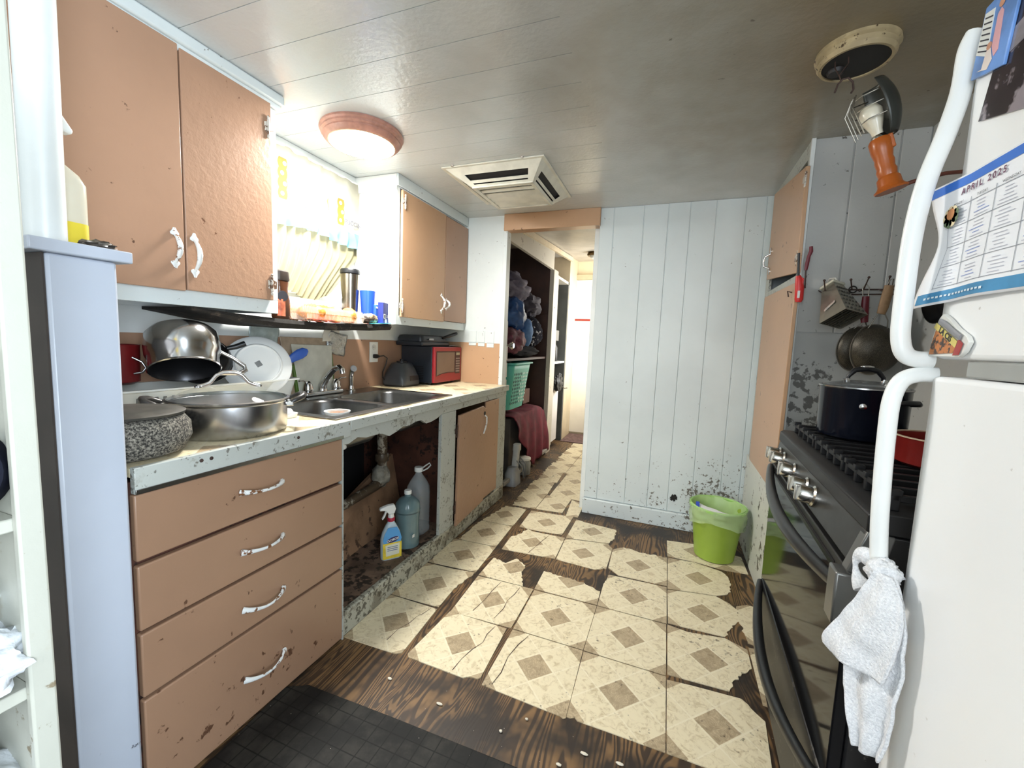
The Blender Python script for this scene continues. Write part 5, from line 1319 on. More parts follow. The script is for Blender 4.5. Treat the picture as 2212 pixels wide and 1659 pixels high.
S('trigger_head', MB().prism([(-0.055, 0.262), (-0.058, 0.250), (-0.03, 0.246), (-0.012, 0.226), (0.014, 0.226), (0.022, 0.25), (0.014, 0.274), (-0.02, 0.272)], 0.024, 'x', -0.012), M['white_pl'], bevel=0.004)
S('trigger', MB().prism([(-0.028, 0.247), (-0.018, 0.247), (-0.030, 0.215), (-0.042, 0.20), (-0.046, 0.206), (-0.034, 0.228)], 0.012, 'x', -0.006), M['white_pl'], bevel=0.002)
jg = thing('cleaner_jug', 'rounded grey-green bottle of cleaner behind the spray bottle', 'bottle', (-1.235, 1.795, ZB))
jc = (-1.235, 1.80, ZB)
p = P_(jg)
p('bottle_body', MB().lathe([(0.052, 0.0), (0.062, 0.006), (0.064, 0.06), (0.060, 0.10), (0.062, 0.16), (0.066, 0.20), (0.062, 0.235), (0.042, 0.258), (0.018, 0.268), (0.016, 0.28)], jc, 36), plain('cleaner_green', (104, 128, 132), 0.15, var=0.12, vs=5), smooth=50)
p('liquid_line', MB().lathe([(0.0655, 0.188), (0.0662, 0.192), (0.0655, 0.196)], jc, 36, cap0=False, cap1=False), plain('line_dark_green', (70, 92, 96), 0.3), smooth=50)
p('cap', MB().lathe([(0.0185, 0.2802), (0.019, 0.282), (0.019, 0.298), (0.017, 0.301), (0.002, 0.301)], jc, 20), M['white_pl'], smooth=40)
p('label_edge', MB().box(-1.1735, -1.1715, 1.755, 1.772, ZB + 0.07, ZB + 0.085), M['white_pl'])
wj = thing('water_jug', 'clear ribbed plastic water jug with a white ring handle', 'jug', (-1.27, 1.955, ZB))
jc = (-1.275, 1.96, ZB)
cj = glassy('jug_clear', (206, 214, 218), 0.1, alpha=0.32)
p = P_(wj)
lo = [rrect(jc[0], jc[1], 0.10, 0.10, 0.03, ZB + 0.0), rrect(jc[0], jc[1], 0.115, 0.115, 0.035, ZB + 0.01)]
for k in range(16): lo.append(rrect(jc[0], jc[1], 0.115 - 0.006 * (k % 2), 0.115 - 0.006 * (k % 2), 0.035, ZB + 0.03 + 0.014 * k))
lo += [rrect(jc[0], jc[1], 0.112, 0.112, 0.04, ZB + 0.265), rrect(jc[0], jc[1], 0.085, 0.085, 0.038, ZB + 0.30), rrect(jc[0], jc[1], 0.04, 0.04, 0.0195, ZB + 0.335), rrect(jc[0], jc[1], 0.034, 0.034, 0.0165, ZB + 0.35)]
p('jug_body', MB().loft(lo, cap0=True, cap1=True), cj, smooth=50)
p('cap', MB().lathe([(0.024, 0.3505), (0.025, 0.352), (0.025, 0.372), (0.022, 0.376), (0.002, 0.376)], jc, 20), M['white_pl'], smooth=40)
p('ring_handle', MB().tube([(jc[0] + 0.02, jc[1] + 0.012, ZB + 0.353), (jc[0] + 0.035, jc[1] + 0.035, ZB + 0.362), (jc[0] + 0.04, jc[1] + 0.06, ZB + 0.375), (jc[0] + 0.03, jc[1] + 0.062, ZB + 0.386), (jc[0] + 0.02, jc[1] + 0.035, ZB + 0.376), (jc[0] + 0.012, jc[1] + 0.02, ZB + 0.366)], 0.004, 8), M['white_pl'], smooth=60)

# ================================================================== stove pots and wall tools
def ring_handle(c, q, z, out, half, r):
    q = Vector(q).normalized(); sd = Vector((-q.y, q.x, 0)); c = Vector(c)
    return [c + q * 0 + sd * half + Vector((0, 0, z)), c + q * out * 0.7 + sd * half * 0.95 + Vector((0, 0, z + 0.004)), c + q * out + sd * half * 0.5 + Vector((0, 0, z + 0.008)), c + q * out - sd * half * 0.5 + Vector((0, 0, z + 0.008)), c + q * out * 0.7 - sd * half * 0.95 + Vector((0, 0, z + 0.004)), c - sd * half + Vector((0, 0, z))]
GZ = 0.9375
pc = (0.560, 1.565, GZ)
sp1 = thing('stock_pot', 'dark blue stock pot with a glass lid on the stove', 'pot', pc)
p = P_(sp1)
navy = plain('navy_enamel', (21, 25, 37), 0.2, 0.3, var=0.08)
p('pot_body', MB().lathe([(0.095, 0.0), (0.104, 0.006), (0.108, 0.02), (0.110, 0.150), (0.112, 0.153), (0.106, 0.153), (0.104, 0.02), (0.09, 0.008), (0.002, 0.008)], pc, 48), navy, smooth=40)
p('lid_glass', MB().lathe([(0.106, 0.1545), (0.08, 0.166), (0.04, 0.174), (0.002, 0.176)], pc, 40, cap0=False), glassy('smoked_lid', (110, 114, 116), 0.05, alpha=0.6), smooth=60)
p('lid_rim', MB().lathe([(0.104, 0.1535), (0.113, 0.154), (0.113, 0.158), (0.106, 0.159)], pc, 44, close=True), M['steel'], smooth=40)
c0 = Vector(pc)
hv = Vector((0.9, 0.1, 0)).normalized()
p('lid_handle', MB().tube([c0 + hv * -0.046 + Vector((0, 0, 0.170)), c0 + hv * -0.046 + Vector((0, 0, 0.186)), c0 + hv * -0.030 + Vector((0, 0, 0.206)), c0 + Vector((0, 0, 0.213)), c0 + hv * 0.030 + Vector((0, 0, 0.206)), c0 + hv * 0.046 + Vector((0, 0, 0.186)), c0 + hv * 0.046 + Vector((0, 0, 0.170))], [0.005, 0.006, 0.008, 0.009, 0.008, 0.006, 0.005], 12), M['black_pl'], smooth=60)
p('handle_badge', MB().blob(c0 + Vector((0, -0.004, 0.2175)), (0.018, 0.007, 0.005), 14, 8, 0), M['chrome'], smooth=60)
for s in (-1, 1): p('handle_post', MB().cyl(c0 + hv * 0.046 * s + Vector((0, 0, 0.165)), c0 + hv * 0.05 * s + Vector((0, 0, 0.180)), 0.008, 12), M['chrome'], smooth=40)
qd = Vector((0.45, -0.9, 0)).normalized()
p('side_handle', MB().tube(ring_handle(c0 + qd * 0.108, qd, 0.118, 0.035, 0.038, 0.006), [0.006, 0.007, 0.0075, 0.0075, 0.007, 0.006], 10), M['black_pl'], smooth=60)
q2 = Vector((-0.32, -0.95, 0)).normalized()
p('rivet_plate', MB().lathe([(0.009, 0), (0.009, 0.002), (0.005, 0.004)], c0 + q2 * 0.1085 + Vector((0, 0, 0.105)), 12, q2), M['chrome'], smooth=40)
pc = (0.620, 1.245, GZ)
rpn = thing('red_saucepan', 'red saucepan on the near stove burner behind the refrigerator handle', 'saucepan', pc)
p = P_(rpn)
p('pan_body', MB().lathe([(0.088, 0.0), (0.096, 0.006), (0.100, 0.062), (0.102, 0.065), (0.096, 0.065), (0.092, 0.01), (0.002, 0.008)], pc, 44), plain('red_pan', (124, 28, 24), 0.28, var=0.08), smooth=40)
c0 = Vector(pc)
p('rim', MB().lathe([(0.0965, 0.0652), (0.1025, 0.0653), (0.1022, 0.068), (0.0965, 0.068)], pc, 44, close=True), plain('cream_rim', (196, 176, 150), 0.3), smooth=40)
q = Vector((0.25, -0.97, 0)).normalized()
p('handle', MB().tube([c0 + q * 0.100 + Vector((0, 0, 0.045)), c0 + q * 0.13 + Vector((0, 0, 0.05)), c0 + q * 0.2 + Vector((0, 0, 0.06)), c0 + q * 0.25 + Vector((0, 0, 0.065))], [0.009, 0.010, 0.012, 0.011], 12), M['black_pl'], smooth=60)
p('rivet_plate', MB().lathe([(0.013, 0), (0.013, 0.002), (0.006, 0.004)], c0 + q2 * 0.0985 + Vector((0, 0, 0.042)), 14, q2), M['chrome'], smooth=40)

# utensil rail
ur_ = thing('utensil_rail', 'rusty double-bar utensil rail with hooks above the stove', 'rail', (0.78, 2.19, 1.45))
p = P_(ur_)
for z in (1.466, 1.446): p('bar', MB().cyl((0.60, 2.186, z), (0.903, 2.186, z), 0.0028, 8), M['iron'], smooth=60)
for (x0, z0, x1, z1) in ((0.58, 1.462, 0.600, 1.510), (0.672, 1.466, 0.690, 1.512), (0.712, 1.466, 0.748, 1.520), (0.79, 1.466, 0.815, 1.522), (0.805, 1.466, 0.850, 1.530)):
    h = p('hook', MB().tube([(x0, 2.186, z0), (x0 + 0.002, 2.15, z0 - 0.012), (x0 + 0.006, 2.125, z0 - 0.006), (x1 - 0.03, 2.09, z1 - 0.02)], 0.0024, 8), M['iron'], smooth=60)
    mesh_obj('ball_tip', MB().blob((x1 - 0.03, 2.089, z1 - 0.019), (0.005, 0.005, 0.005), 10, 8, 0), M['iron'], parent=h, smooth=60)
for x in (0.62, 0.89): p('mount', MB().box(x - 0.006, x + 0.006, 2.186, 2.1995, 1.44, 1.474), M['iron'])
p('wire_ring', MB().lathe([(0.013, 0), (0.016, 0.002), (0.013, 0.004), (0.011, 0.002)], (0.70, 2.180, 1.466), 16, (0, 1, 0), close=True), M['black_pl'], smooth=60)

# box grater
gt0 = Vector((0.628, 2.105, 1.405))
gt = thing('box_grater', 'stainless box grater hanging tilted from the utensil rail', 'grater', gt0, rot=(Matrix.Rotation(math.radians(-10), 4, 'Y') @ Matrix.Rotation(math.radians(-30), 4, 'X') @ Matrix.Rotation(math.radians(-52), 4, 'Z')).to_euler())
gs = plain('grater_steel', (172, 170, 160), 0.3, 0.9, var=0.12, vs=20)
def ring4(w, z): return [(-w, -w, z), (w, -w, z), (w, w, z), (-w, w, z)]
mesh_obj('shell', MB().loft([ring4(0.026, 0.078), ring4(0.056, -0.085), ring4(0.0535, -0.085), ring4(0.024, 0.076)], cap1=False), gs, parent=gt, world=False)
mesh_obj('top_plate', MB().box(-0.032, 0.032, -0.032, 0.032, 0.078, 0.088), plain('grater_top', (206, 202, 184), 0.4), parent=gt, world=False, bevel=0.003)
mesh_obj('loop_handle', MB().tube([(-0.024, 0, 0.086), (-0.022, 0, 0.108), (0.0, 0, 0.122), (0.022, 0, 0.108), (0.024, 0, 0.086)], 0.004, 8), plain('grater_loop', (206, 204, 196), 0.35), parent=gt, world=False, smooth=60)
mb = MB()
for r in range(6):
    for c in range(5):
        z = -0.07 + 0.024 * r
        w = 0.056 - (z + 0.085) / 0.163 * 0.03
        mb.lathe([(0.0048, 0), (0.0036, 0.0025), (0.001, 0.003)], (w + 0.0004, -w * 0.72 + c * w * 0.36, z), 8, (1, 0, 0.18))
pp = mesh_obj('grating_teeth', mb, plain('tooth_dark', (74, 72, 66), 0.4, 0.6), parent=gt, world=False)
pp['kind'] = 'stuff'
mesh_obj('slicing_slot', MB().hexa([(-0.026, -0.0495, -0.045), (0.022, -0.0495, -0.028), (0.022, -0.0455, -0.018), (-0.026, -0.0455, -0.035)], [(-0.026, -0.0530, -0.045), (0.022, -0.0500, -0.028), (0.022, -0.0480, -0.018), (-0.026, -0.051, -0.035)]), plain('blade_bright', (240, 240, 236), 0.2, 0.8), parent=gt, world=False)
for k in range(6): mesh_obj('inner_bar', MB().cyl((-0.05, -0.044 + 0.015 * k, -0.083), (0.05, -0.044 + 0.015 * k, -0.083), 0.0022, 6), plain('tooth_dark', (74, 72, 66)), parent=gt, world=False)

# two strainers
def strainer(label, c, n, r, dep, hmat, hpts, hr, wires, name='mesh_strainer'):
    t = thing(name, label, 'strainer', c)
    n = Vector(n).normalized()
    ms = NT('strainer_mesh_' + str(round(r, 3)))
    co = ms.coord()
    w = ms.voro(co, 700)
    ms.col(ms.mix(ms.ramp(w, 0.2, 0.6), srgb(104, 98, 84), srgb(52, 48, 42)))
    ms.set(Roughness=0.45, Metallic=0.5)
    prof = [(r * math.cos(a), dep * math.sin(a)) for a in [k * PI / 2 / 10 for k in range(11)]]
    prof[-1] = (0.002, dep)
    mesh_obj('mesh_bowl', MB().lathe(prof, c, 40, -n, cap0=False), ms.m, parent=t, smooth=60)
    mesh_obj('rim', MB().lathe([(r - 0.003, -0.003), (r + 0.003, -0.003), (r + 0.004, 0.002), (r - 0.002, 0.003)], c, 48, -n, close=True), M['grey_wire'], parent=t, smooth=40)
    mesh_obj('handle', MB().tube(hpts, hr, 12, flat=((0, 1, 0), 0.6)), hmat, parent=t, smooth=60)
    for k, wpts in enumerate(wires): mesh_obj('wire', MB().tube(wpts, 0.0022, 8), M['grey_wire'], parent=t, smooth=60)
    return t
c1 = (0.728, 2.150, 1.215)
strainer('red-handled mesh strainer hanging behind the wooden one', c1, (-0.45, 0.88, 0.05), 0.092, 0.05, plain('handle_maroon', (112, 30, 42), 0.4), [(0.726, 2.12, 1.43), (0.727, 2.12, 1.39), (0.730, 2.12, 1.34), (0.732, 2.12, 1.325)], [0.012, 0.0135, 0.0135, 0.012], [[(0.716, 2.12, 1.43), (0.712, 2.12, 1.465), (0.722, 2.12, 1.482), (0.734, 2.12, 1.465), (0.734, 2.12, 1.43)], [(0.726, 2.12, 1.325), (0.70, 2.13, 1.297)], [(0.735, 2.12, 1.325), (0.75, 2.13, 1.297)]])
c2 = (0.762, 2.105, 1.215)
strainer('large mesh strainer with a worn wooden handle above the stove', c2, (-0.50, 0.86, 0.03), 0.100, 0.085, plain('worn_wood', (146, 116, 84), 0.6, var=0.2, vs=30), [(0.775, 2.06, 1.465), (0.772, 2.06, 1.43), (0.765, 2.06, 1.38), (0.760, 2.06, 1.355)], [0.015, 0.0175, 0.0165, 0.014], [[(0.768, 2.06, 1.463), (0.776, 2.06, 1.488), (0.790, 2.07, 1.492), (0.785, 2.06, 1.463)], [(0.752, 2.06, 1.358), (0.74, 2.06, 1.33), (0.722, 2.07, 1.285)], [(0.772, 2.06, 1.358), (0.785, 2.06, 1.33), (0.79, 2.07, 1.298)]])
# lighter and red tool on the cupboard edge
lg = thing('gas_lighter', 'red long-nosed gas lighter hanging at the cupboard corner', 'lighter', (0.475, 2.13, 1.40))
p = P_(lg)
p('body', MB().tube([(0.498, 2.138, 1.408), (0.499, 2.138, 1.42), (0.497, 2.138, 1.47), (0.492, 2.138, 1.505), (0.487, 2.138, 1.52)], [0.011, 0.016, 0.017, 0.014, 0.009], 14, flat=((0, 1, 0), 0.6)), plain('lighter_red', (206, 44, 42), 0.35, var=0.05), smooth=60)
p('nozzle', MB().tube([(0.487, 2.138, 1.518), (0.484, 2.138, 1.56), (0.481, 2.138, 1.615)], [0.006, 0.005, 0.005], 10), M['black_pl'], smooth=60)
p('trigger_guard', MB().tube([(0.490, 2.138, 1.475), (0.505, 2.133, 1.482), (0.507, 2.133, 1.505), (0.492, 2.138, 1.515)], 0.003, 8), plain('lighter_red', (206, 44, 42)), smooth=60)
p('nail', MB().cyl((0.483, 2.135, 1.600), (0.489, 2.165, 1.600), 0.002, 6), M['iron'])
p('sticker', MB().box(0.489, 0.498, 2.1265, 2.1275, 1.425, 1.455), M['white_pl'])
rt = thing('red_spatula', 'dark red spatula handle hanging above the grater', 'utensil', (0.52, 2.16, 1.53))
p = P_(rt)
p('handle', MB().tube([(0.528, 2.16, 1.645), (0.530, 2.16, 1.625), (0.524, 2.16, 1.605), (0.520, 2.16, 1.57), (0.518, 2.16, 1.545)], [0.007, 0.008, 0.007, 0.008, 0.006], 10, flat=((0, 1, 0), 0.4)), plain('handle_maroon', (112, 30, 42)), smooth=60)
p('shaft', MB().cyl((0.518, 2.16, 1.546), (0.522, 2.16, 1.47), 0.003, 8), M['iron'])
# black pan hung on the right wall
bpn = thing('hanging_skillet', 'black skillet hanging on the right wall past the strainers', 'skillet', (0.88, 1.93, 1.42))
p = P_(bpn)
p('pan_body', MB().lathe([(0.105, 0.0), (0.108, 0.0), (0.108, -0.004), (0.088, -0.034), (0.08, -0.036), (0.002, -0.036)], (0.868, 1.93, 1.42), 36, (-1, 0, 0), cap0=False), plain('skillet_black', (24, 24, 26), 0.3, 0.2, var=0.1), smooth=40)
p('handle', MB().tube([(0.876, 1.93, 1.52), (0.874, 1.93, 1.56), (0.872, 1.93, 1.63)], [0.009, 0.011, 0.012], 10, flat=((1, 0, 0), 0.5)), M['black_pl'], smooth=60)
p('hook', MB().cyl((0.905, 1.93, 1.625), (0.866, 1.93, 1.628), 0.003, 8), M['iron'])

# ================================================================== trash bin
tb0 = (0.318, 2.588, 0.003)
bn = thing('trash_bin', 'lime green plastic trash bin with a bag liner by the far wall', 'trash can', tb0)
p = P_(bn)
lime = plain('lime_plastic', (146, 174, 66), 0.35, var=0.05, vs=4)
p('bucket', MB().lathe([(0.096, 0.0), (0.105, 0.006), (0.118, 0.12), (0.138, 0.27), (0.146, 0.292), (0.140, 0.294), (0.132, 0.27), (0.112, 0.12), (0.1, 0.012), (0.002, 0.012)], tb0, 48), lime, smooth=45)
p('rim_band', MB().lathe([(0.139, 0.2945), (0.149, 0.2945), (0.150, 0.304), (0.143, 0.309), (0.138, 0.304)], tb0, 48, close=True), plain('bin_rim', (156, 202, 110), 0.35), smooth=50)
lnr = NT('bag_liner')
lnr.col(srgb(196, 222, 170)); lnr.set(Roughness=0.25, Alpha=0.55)
lnr = lnr.m
def liner(u, v):
    a = 2 * PI * u
    r = 0.151 + 0.006 * math.sin(a * 5 + 1) * v + 0.008 * noise.noise(Vector((math.cos(a) * 3, math.sin(a) * 3, v * 4)))
    r -= 0.004 * v
    return (tb0[0] + r * math.cos(a), tb0[1] + r * math.sin(a), tb0[2] + 0.311 - (0.10 + 0.025 * math.sin(a * 2 + 2)) * v + 0.002 * math.sin(a * 9))
p('liner', MB().grid(liner, 90, 10), lnr, smooth=70)
def liner_in(u, v):
    a = 2 * PI * u
    r = (0.138 - 0.04 * v) * (1 + 0.05 * noise.noise(Vector((math.cos(a) * 3, math.sin(a) * 3, v * 3 + 7))))
    return (tb0[0] + r * math.cos(a), tb0[1] + r * math.sin(a), tb0[2] + 0.307 - 0.17 * v)
p('liner_inside', MB().grid(liner_in, 60, 8), plain('liner_in', (176, 206, 140), 0.4, var=0.15), smooth=70)
pr = thing('discarded_paper', 'crumpled white wrapper with a blue end inside the trash bin', 'wrapper', (0.26, 2.56, 0.27))
mesh_obj('paper', crumple(lambda u, v: (0.215 + 0.17 * u, 2.545 + 0.055 * v - 0.02 * u, 0.292 - 0.035 * u + 0.012 * math.sin(v * 3)), 0.014, 18, 4, 16, 8), plain('wrapper_white', (232, 234, 236), 0.6), parent=pr, solid=0.002, smooth=60)
mesh_obj('blue_end', crumple(lambda u, v: (0.198 + 0.02 * u, 2.535 + 0.03 * v, 0.293 + 0.024 * v), 0.004, 18, 8, 4, 4), plain('wrapper_blue', (52, 78, 186), 0.5), parent=pr, solid=0.002)
solo('wrapper_heap', MB().blob((0.318, 2.588, 0.14), (0.10, 0.10, 0.05), 24, 14, 0.25, 2.4, 5), plain('heap_white', (214, 220, 206), 0.6, var=0.2), 'crumpled pale rubbish filling the green trash bin', 'rubbish', smooth=50)

# ================================================================== broken ceiling fixture and hanging work lamp
fx = (0.455, 1.610, 2.1)
bf = thing('ceiling_fixture', 'broken round ceiling fixture ring with a dark hollow', 'ceiling fixture', fx)
p = P_(bf)
crf = plain('aged_cream', (176, 158, 122), 0.45, var=0.2, vs=16, spots=((70, 54, 36), 60, 0.10))
p('ring', MB().lathe([(0.102, 0.0), (0.104, -0.010), (0.096, -0.015), (0.097, -0.030), (0.090, -0.040), (0.083, -0.040), (0.083, 0.0)], fx, 48, cap0=False, cap1=False), crf, smooth=35)
p('hollow', MB().lathe([(0.0828, -0.036), (0.05, -0.033), (0.002, -0.032)], fx, 32), M['black_void'], smooth=40)
p('socket', MB().lathe([(0.024, -0.024), (0.026, -0.034), (0.02, -0.046), (0.004, -0.046)], (0.415, 1.64, 2.1), 16), plain('soot_socket', (34, 30, 30), 0.5), smooth=40)
for (x0, y0) in ((0.40, 1.60), (0.428, 1.585)):
    p('wire', MB().tube([(x0, y0, 2.095), (x0 - 0.002, y0 - 0.02, 2.04), (0.404, 1.556, 2.005), (0.408, 1.552, 1.99)], 0.0018, 6), M['iron'], smooth=60)
wl_ = thing('work_lamp', 'orange-handled caged work lamp hanging from the broken fixture', 'work lamp', (0.50, 1.55, 1.66))
p = P_(wl_)
p('hook', MB().tube([(0.396, 1.55, 1.956), (0.402, 1.55, 1.978), (0.412, 1.55, 1.990), (0.426, 1.55, 1.992), (0.438, 1.55, 1.978), (0.441, 1.55, 1.958), (0.436, 1.55, 1.948)], 0.0026, 8), M['iron'], smooth=60)
A0, A1 = Vector((0.515, 1.55, 1.815)), Vector((0.466, 1.55, 1.945))
axl = (A1 - A0).normalized()
prp = Vector((axl.z, 0, -axl.x))
shield = plain('shield_grey', (64, 66, 62), 0.35, 0.4, var=0.12)
def shl(u, v):
    a = -1.5 + 3.0 * u
    r = 0.054 * math.sin(PI * min(0.93, (0.16 + 0.84 * v) * 0.80)) ** 0.6
    cpt = A0 + axl * (0.155 * v - 0.004) + prp * 0.012
    return cpt + prp * r * math.cos(a) + Vector((0, 1, 0)) * r * math.sin(a)
p('shield', MB().grid(shl, 24, 16), shield, smooth=70, solid=0.002)
p('bulb', MB().lathe([(0.012, 0.0), (0.014, 0.02), (0.026, 0.055), (0.028, 0.075), (0.018, 0.095), (0.003, 0.10)], A0, 20, axl), plain('bulb_white', (236, 228, 206), 0.25), smooth=60)
for k, off in enumerate((-0.030, -0.010, 0.012, 0.03)):
    b0 = A0 + axl * 0.02 - prp * 0.040 + Vector((0, off, 0))
    b1 = A0 + axl * 0.10 - prp * 0.046 + Vector((0, off, 0))
    b2 = A0 + axl * 0.135 - prp * 0.024 + Vector((0, off * 0.5, 0))
    p('cage_wire', MB().tube([b0, b1, b2], 0.0016, 6), M['grey_wire'], smooth=60)
for h, s in ((0.05, 1.0), (0.085, 1.0), (0.12, 0.8)):
    cc = A0 + axl * h
    p('cage_hoop', MB().tube([cc + prp * 0.02 + Vector((0, -0.045, 0)) * s, cc - prp * 0.025 * s + Vector((0, -0.040, 0)) * s, cc - prp * 0.044 * s, cc - prp * 0.025 * s + Vector((0, 0.040, 0)) * s, cc + prp * 0.02 + Vector((0, 0.045, 0)) * s], 0.0016, 6), M['grey_wire'], smooth=60)
p('collar', MB().lathe([(0.019, -0.018), (0.020, -0.004), (0.016, 0.006)], A0, 20, axl), M['chrome'], smooth=40)
H1 = Vector((0.560, 1.55, 1.664))
axh = (A0 - H1).normalized()
Lh = (A0 - H1).length
org = plain('lamp_orange', (178, 92, 34), 0.28, var=0.12)
p('handle', MB().lathe([(0.037, 0.0), (0.039, 0.005), (0.032, 0.011), (0.028, 0.018), (0.027, 0.036), (0.0215, 0.044), (0.0235, 0.060), (0.0208, 0.068), (0.0230, 0.085), (0.0210, 0.095), (0.0255, 0.118), (0.026, Lh - 0.012), (0.021, Lh - 0.004)], H1, 26, axh), org, smooth=40)
p('switch', MB().box(-0.006, 0.006, -0.006, 0.006, -0.02, 0.02), org, bevel=0.003, world=False).matrix_basis = Matrix.Translation(sub(H1 + axh * 0.135 + Vector((0.020, -0.012, 0.006)), (0.50, 1.55, 1.66))) @ Matrix.Rotation(-0.33, 4, 'Y')
p('cord', MB().tube([H1 + Vector((0.02, 0, 0.012)), H1 + Vector((0.05, 0, 0.022)), H1 + Vector((0.12, 0.01, 0.04)), H1 + Vector((0.2, 0.05, 0.055)), (0.903, 1.68, 1.76)], 0.0055, 8), plain('cord_rust', (104, 54, 40), 0.5, var=0.25, vs=60), smooth=60)

# ================================================================== ceiling cooler vent
vt = thing('ceiling_vent', 'white louvred air cooler outlet projecting from the ceiling', 'vent', (-0.93, 2.32, 2.1))
p = P_(vt)
vw = plain('vent_cream', (216, 214, 200), 0.4, var=0.1, vs=12)
TX0, TX1, TY0, TY1 = -1.205, -0.655, 2.035, 2.615
BX0_, BX1_, BY0_, BY1_ = -1.075, -0.735, 2.135, 2.50
ZT, ZB_ = 2.0985, 2.018
p('base_plate', MB().box(TX0 - 0.012, TX1 + 0.012, TY0 - 0.01, TY1 + 0.012, 2.092, 2.0998), vw, bevel=0.003)
def lerp(a, b, t): return tuple(x + (y - x) * t for x, y in zip(a, b))
tc4 = [(TX0, TY0, ZT), (TX1, TY0, ZT), (TX1, TY1, ZT), (TX0, TY1, ZT)]
bc4 = [(BX0_, BY0_, ZB_), (BX1_, BY0_, ZB_), (BX1_, BY1_, ZB_), (BX0_, BY1_, ZB_)]
e = 0.012
it = [(x + (e if x < -0.93 else -e), y + (e if y < 2.3 else -e), 2.093) for x, y, z in tc4]
ib = [(x + (e if x < -0.93 else -e), y + (e if y < 2.3 else -e), ZB_ + 0.012) for x, y, z in bc4]
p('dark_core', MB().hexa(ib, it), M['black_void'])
for k in range(4):
    a, b = tc4[k], bc4[k]
    mbk = MB()
    for j in ((k + 1) % 4, (k - 1) % 4):
        a2, b2 = lerp(a, tc4[j], 0.13), lerp(b, bc4[j], 0.07)
        mbk.add([a, a2, b2, b], [(0, 1, 2, 3)])
    p('corner_plate', mbk, vw, solid=0.003)
for k in range(4):
    j = (k + 1) % 4
    def row(t, s0=0.13, s1=0.87):
        L, R_ = lerp(tc4[k], bc4[k], t), lerp(tc4[j], bc4[j], t)
        f = 0.13 - 0.06 * t
        return lerp(L, R_, f), lerp(L, R_, 1 - f)
    for (t0, t1) in ((0.03, 0.40), (0.68, 0.80), (0.87, 1.0)):
        l0, r0 = row(t0); l1, r1 = row(t1)
        p('louvre', MB().add([l0, r0, r1, l1], [(0, 1, 2, 3)]), vw, solid=0.004)
for k in range(6):
    y = BY0_ + 0.012 + (BY1_ - BY0_ - 0.05) * k / 5.6
    w = 0.018 if k < 2 else 0.052
    p('louvre', MB().hexa([(BX0_ + 0.015, y, ZB_ + 0.006), (BX1_ - 0.015, y, ZB_ + 0.006), (BX1_ - 0.015, y + w, ZB_ - 0.002), (BX0_ + 0.015, y + w, ZB_ - 0.002)], [(BX0_ + 0.015, y, ZB_ + 0.010), (BX1_ - 0.015, y, ZB_ + 0.010), (BX1_ - 0.015, y + w, ZB_ + 0.002), (BX0_ + 0.015, y + w, ZB_ + 0.002)]), vw)
fr_ = MB()
for (x0, x1, y0, y1) in ((BX0_ - 0.004, BX1_ + 0.004, BY0_ - 0.006, BY0_ + 0.008), (BX0_ - 0.004, BX1_ + 0.004, BY1_ - 0.012, BY1_ + 0.004), (BX0_ - 0.004, BX0_ + 0.016, BY0_, BY1_), (BX1_ - 0.016, BX1_ + 0.004, BY0_, BY1_)):
    fr_.box(x0, x1, y0, y1, ZB_ - 0.004, ZB_ + 0.006)
p('lower_frame', fr_, vw, bevel=0.002)
for (x, y) in ((TX0 + 0.06, TY0 - 0.014), (TX1 - 0.10, TY0 - 0.016)): p('screw', MB().lathe([(0.008, 0), (0.007, -0.006), (0.003, -0.008)], (x, y, 2.0995), 10), M['hinge_white'], smooth=40)

# ================================================================== left shelf unit with bags, jug on the partition
su = thing('shelf_unit', 'narrow white open shelf unit at the left picture edge', 'shelf', (-0.9, 0.1, 0))
p = P_(su)
wsu = grimy_paint('shelf_paint', (178, 178, 166), 0.45, (120, 104, 76), 0.26, 26, bump=0.15, big=((150, 128, 90), 6.0, 0.60, 0.5))
p('side_panel', MB().box(-1.06, -0.762, 0.258, 0.273, 0, 1.62), wsu)
p('side_panel', MB().box(-1.06, -0.762, -0.315, -0.30, 0, 1.62), wsu)
p('back_panel', MB().box(-1.07, -1.06, -0.315, 0.273, 0, 1.62), wsu)
p('face_stile', MB().box(-0.762, -0.748, 0.252, 0.277, 0, 1.62), wsu, bevel=0.003)
for z in (0.22, 0.452, 0.688, 0.920, 1.150, 1.40, 1.605):
    p('shelf_board', MB().box(-1.06, -0.762, -0.30, 0.258, z, z + 0.018), wsu, bevel=0.002)
bagm = NT('plastic_bag'); bagm.col(srgb(226, 230, 234)); bagm.set(Roughness=0.25, Transmission_Weight=0.15); bagm.bump(bagm.noise(bagm.coord(), 40, 4), 0.6, 0.006); bagm = bagm.m
for (c, r, z, sd, lab) in (((-0.86, 0.175), (0.09, 0.075, 0.075), 0.706, 2.0, 'upper crumpled white plastic bag on the left shelf unit'), ((-0.80, 0.215), (0.055, 0.055, 0.035), 0.715, 6.0, 'white bag corner spilling over the third shelf edge'), ((-0.86, 0.17), (0.09, 0.08, 0.08), 0.470, 9.0, 'lower crumpled white plastic bag on the left shelf unit')):
    solo('plastic_bag', MB().blob((c[0], c[1], z + r[2] * 0.9), r, 40, 28, 0.32, 2.6, sd, flatz=-r[2] * 0.88), bagm, lab, 'plastic bag', smooth=50, group='plastic bags on the left shelves')
pk = thing('round_skillet', 'black round pan standing on the left shelf unit', 'pan', (-0.87, 0.19, 0.938))
mesh_obj('pan_body', MB().lathe([(0.055, 0.0), (0.062, 0.0), (0.062, 0.006), (0.052, 0.03), (0.002, 0.032)], (-0.80, 0.207, 1.000), 32, (0.9, -0.3, 0.1)), plain('pan_navy_black', (20, 22, 34), 0.7, Specular_IOR_Level=0.1), parent=pk, smooth=40)
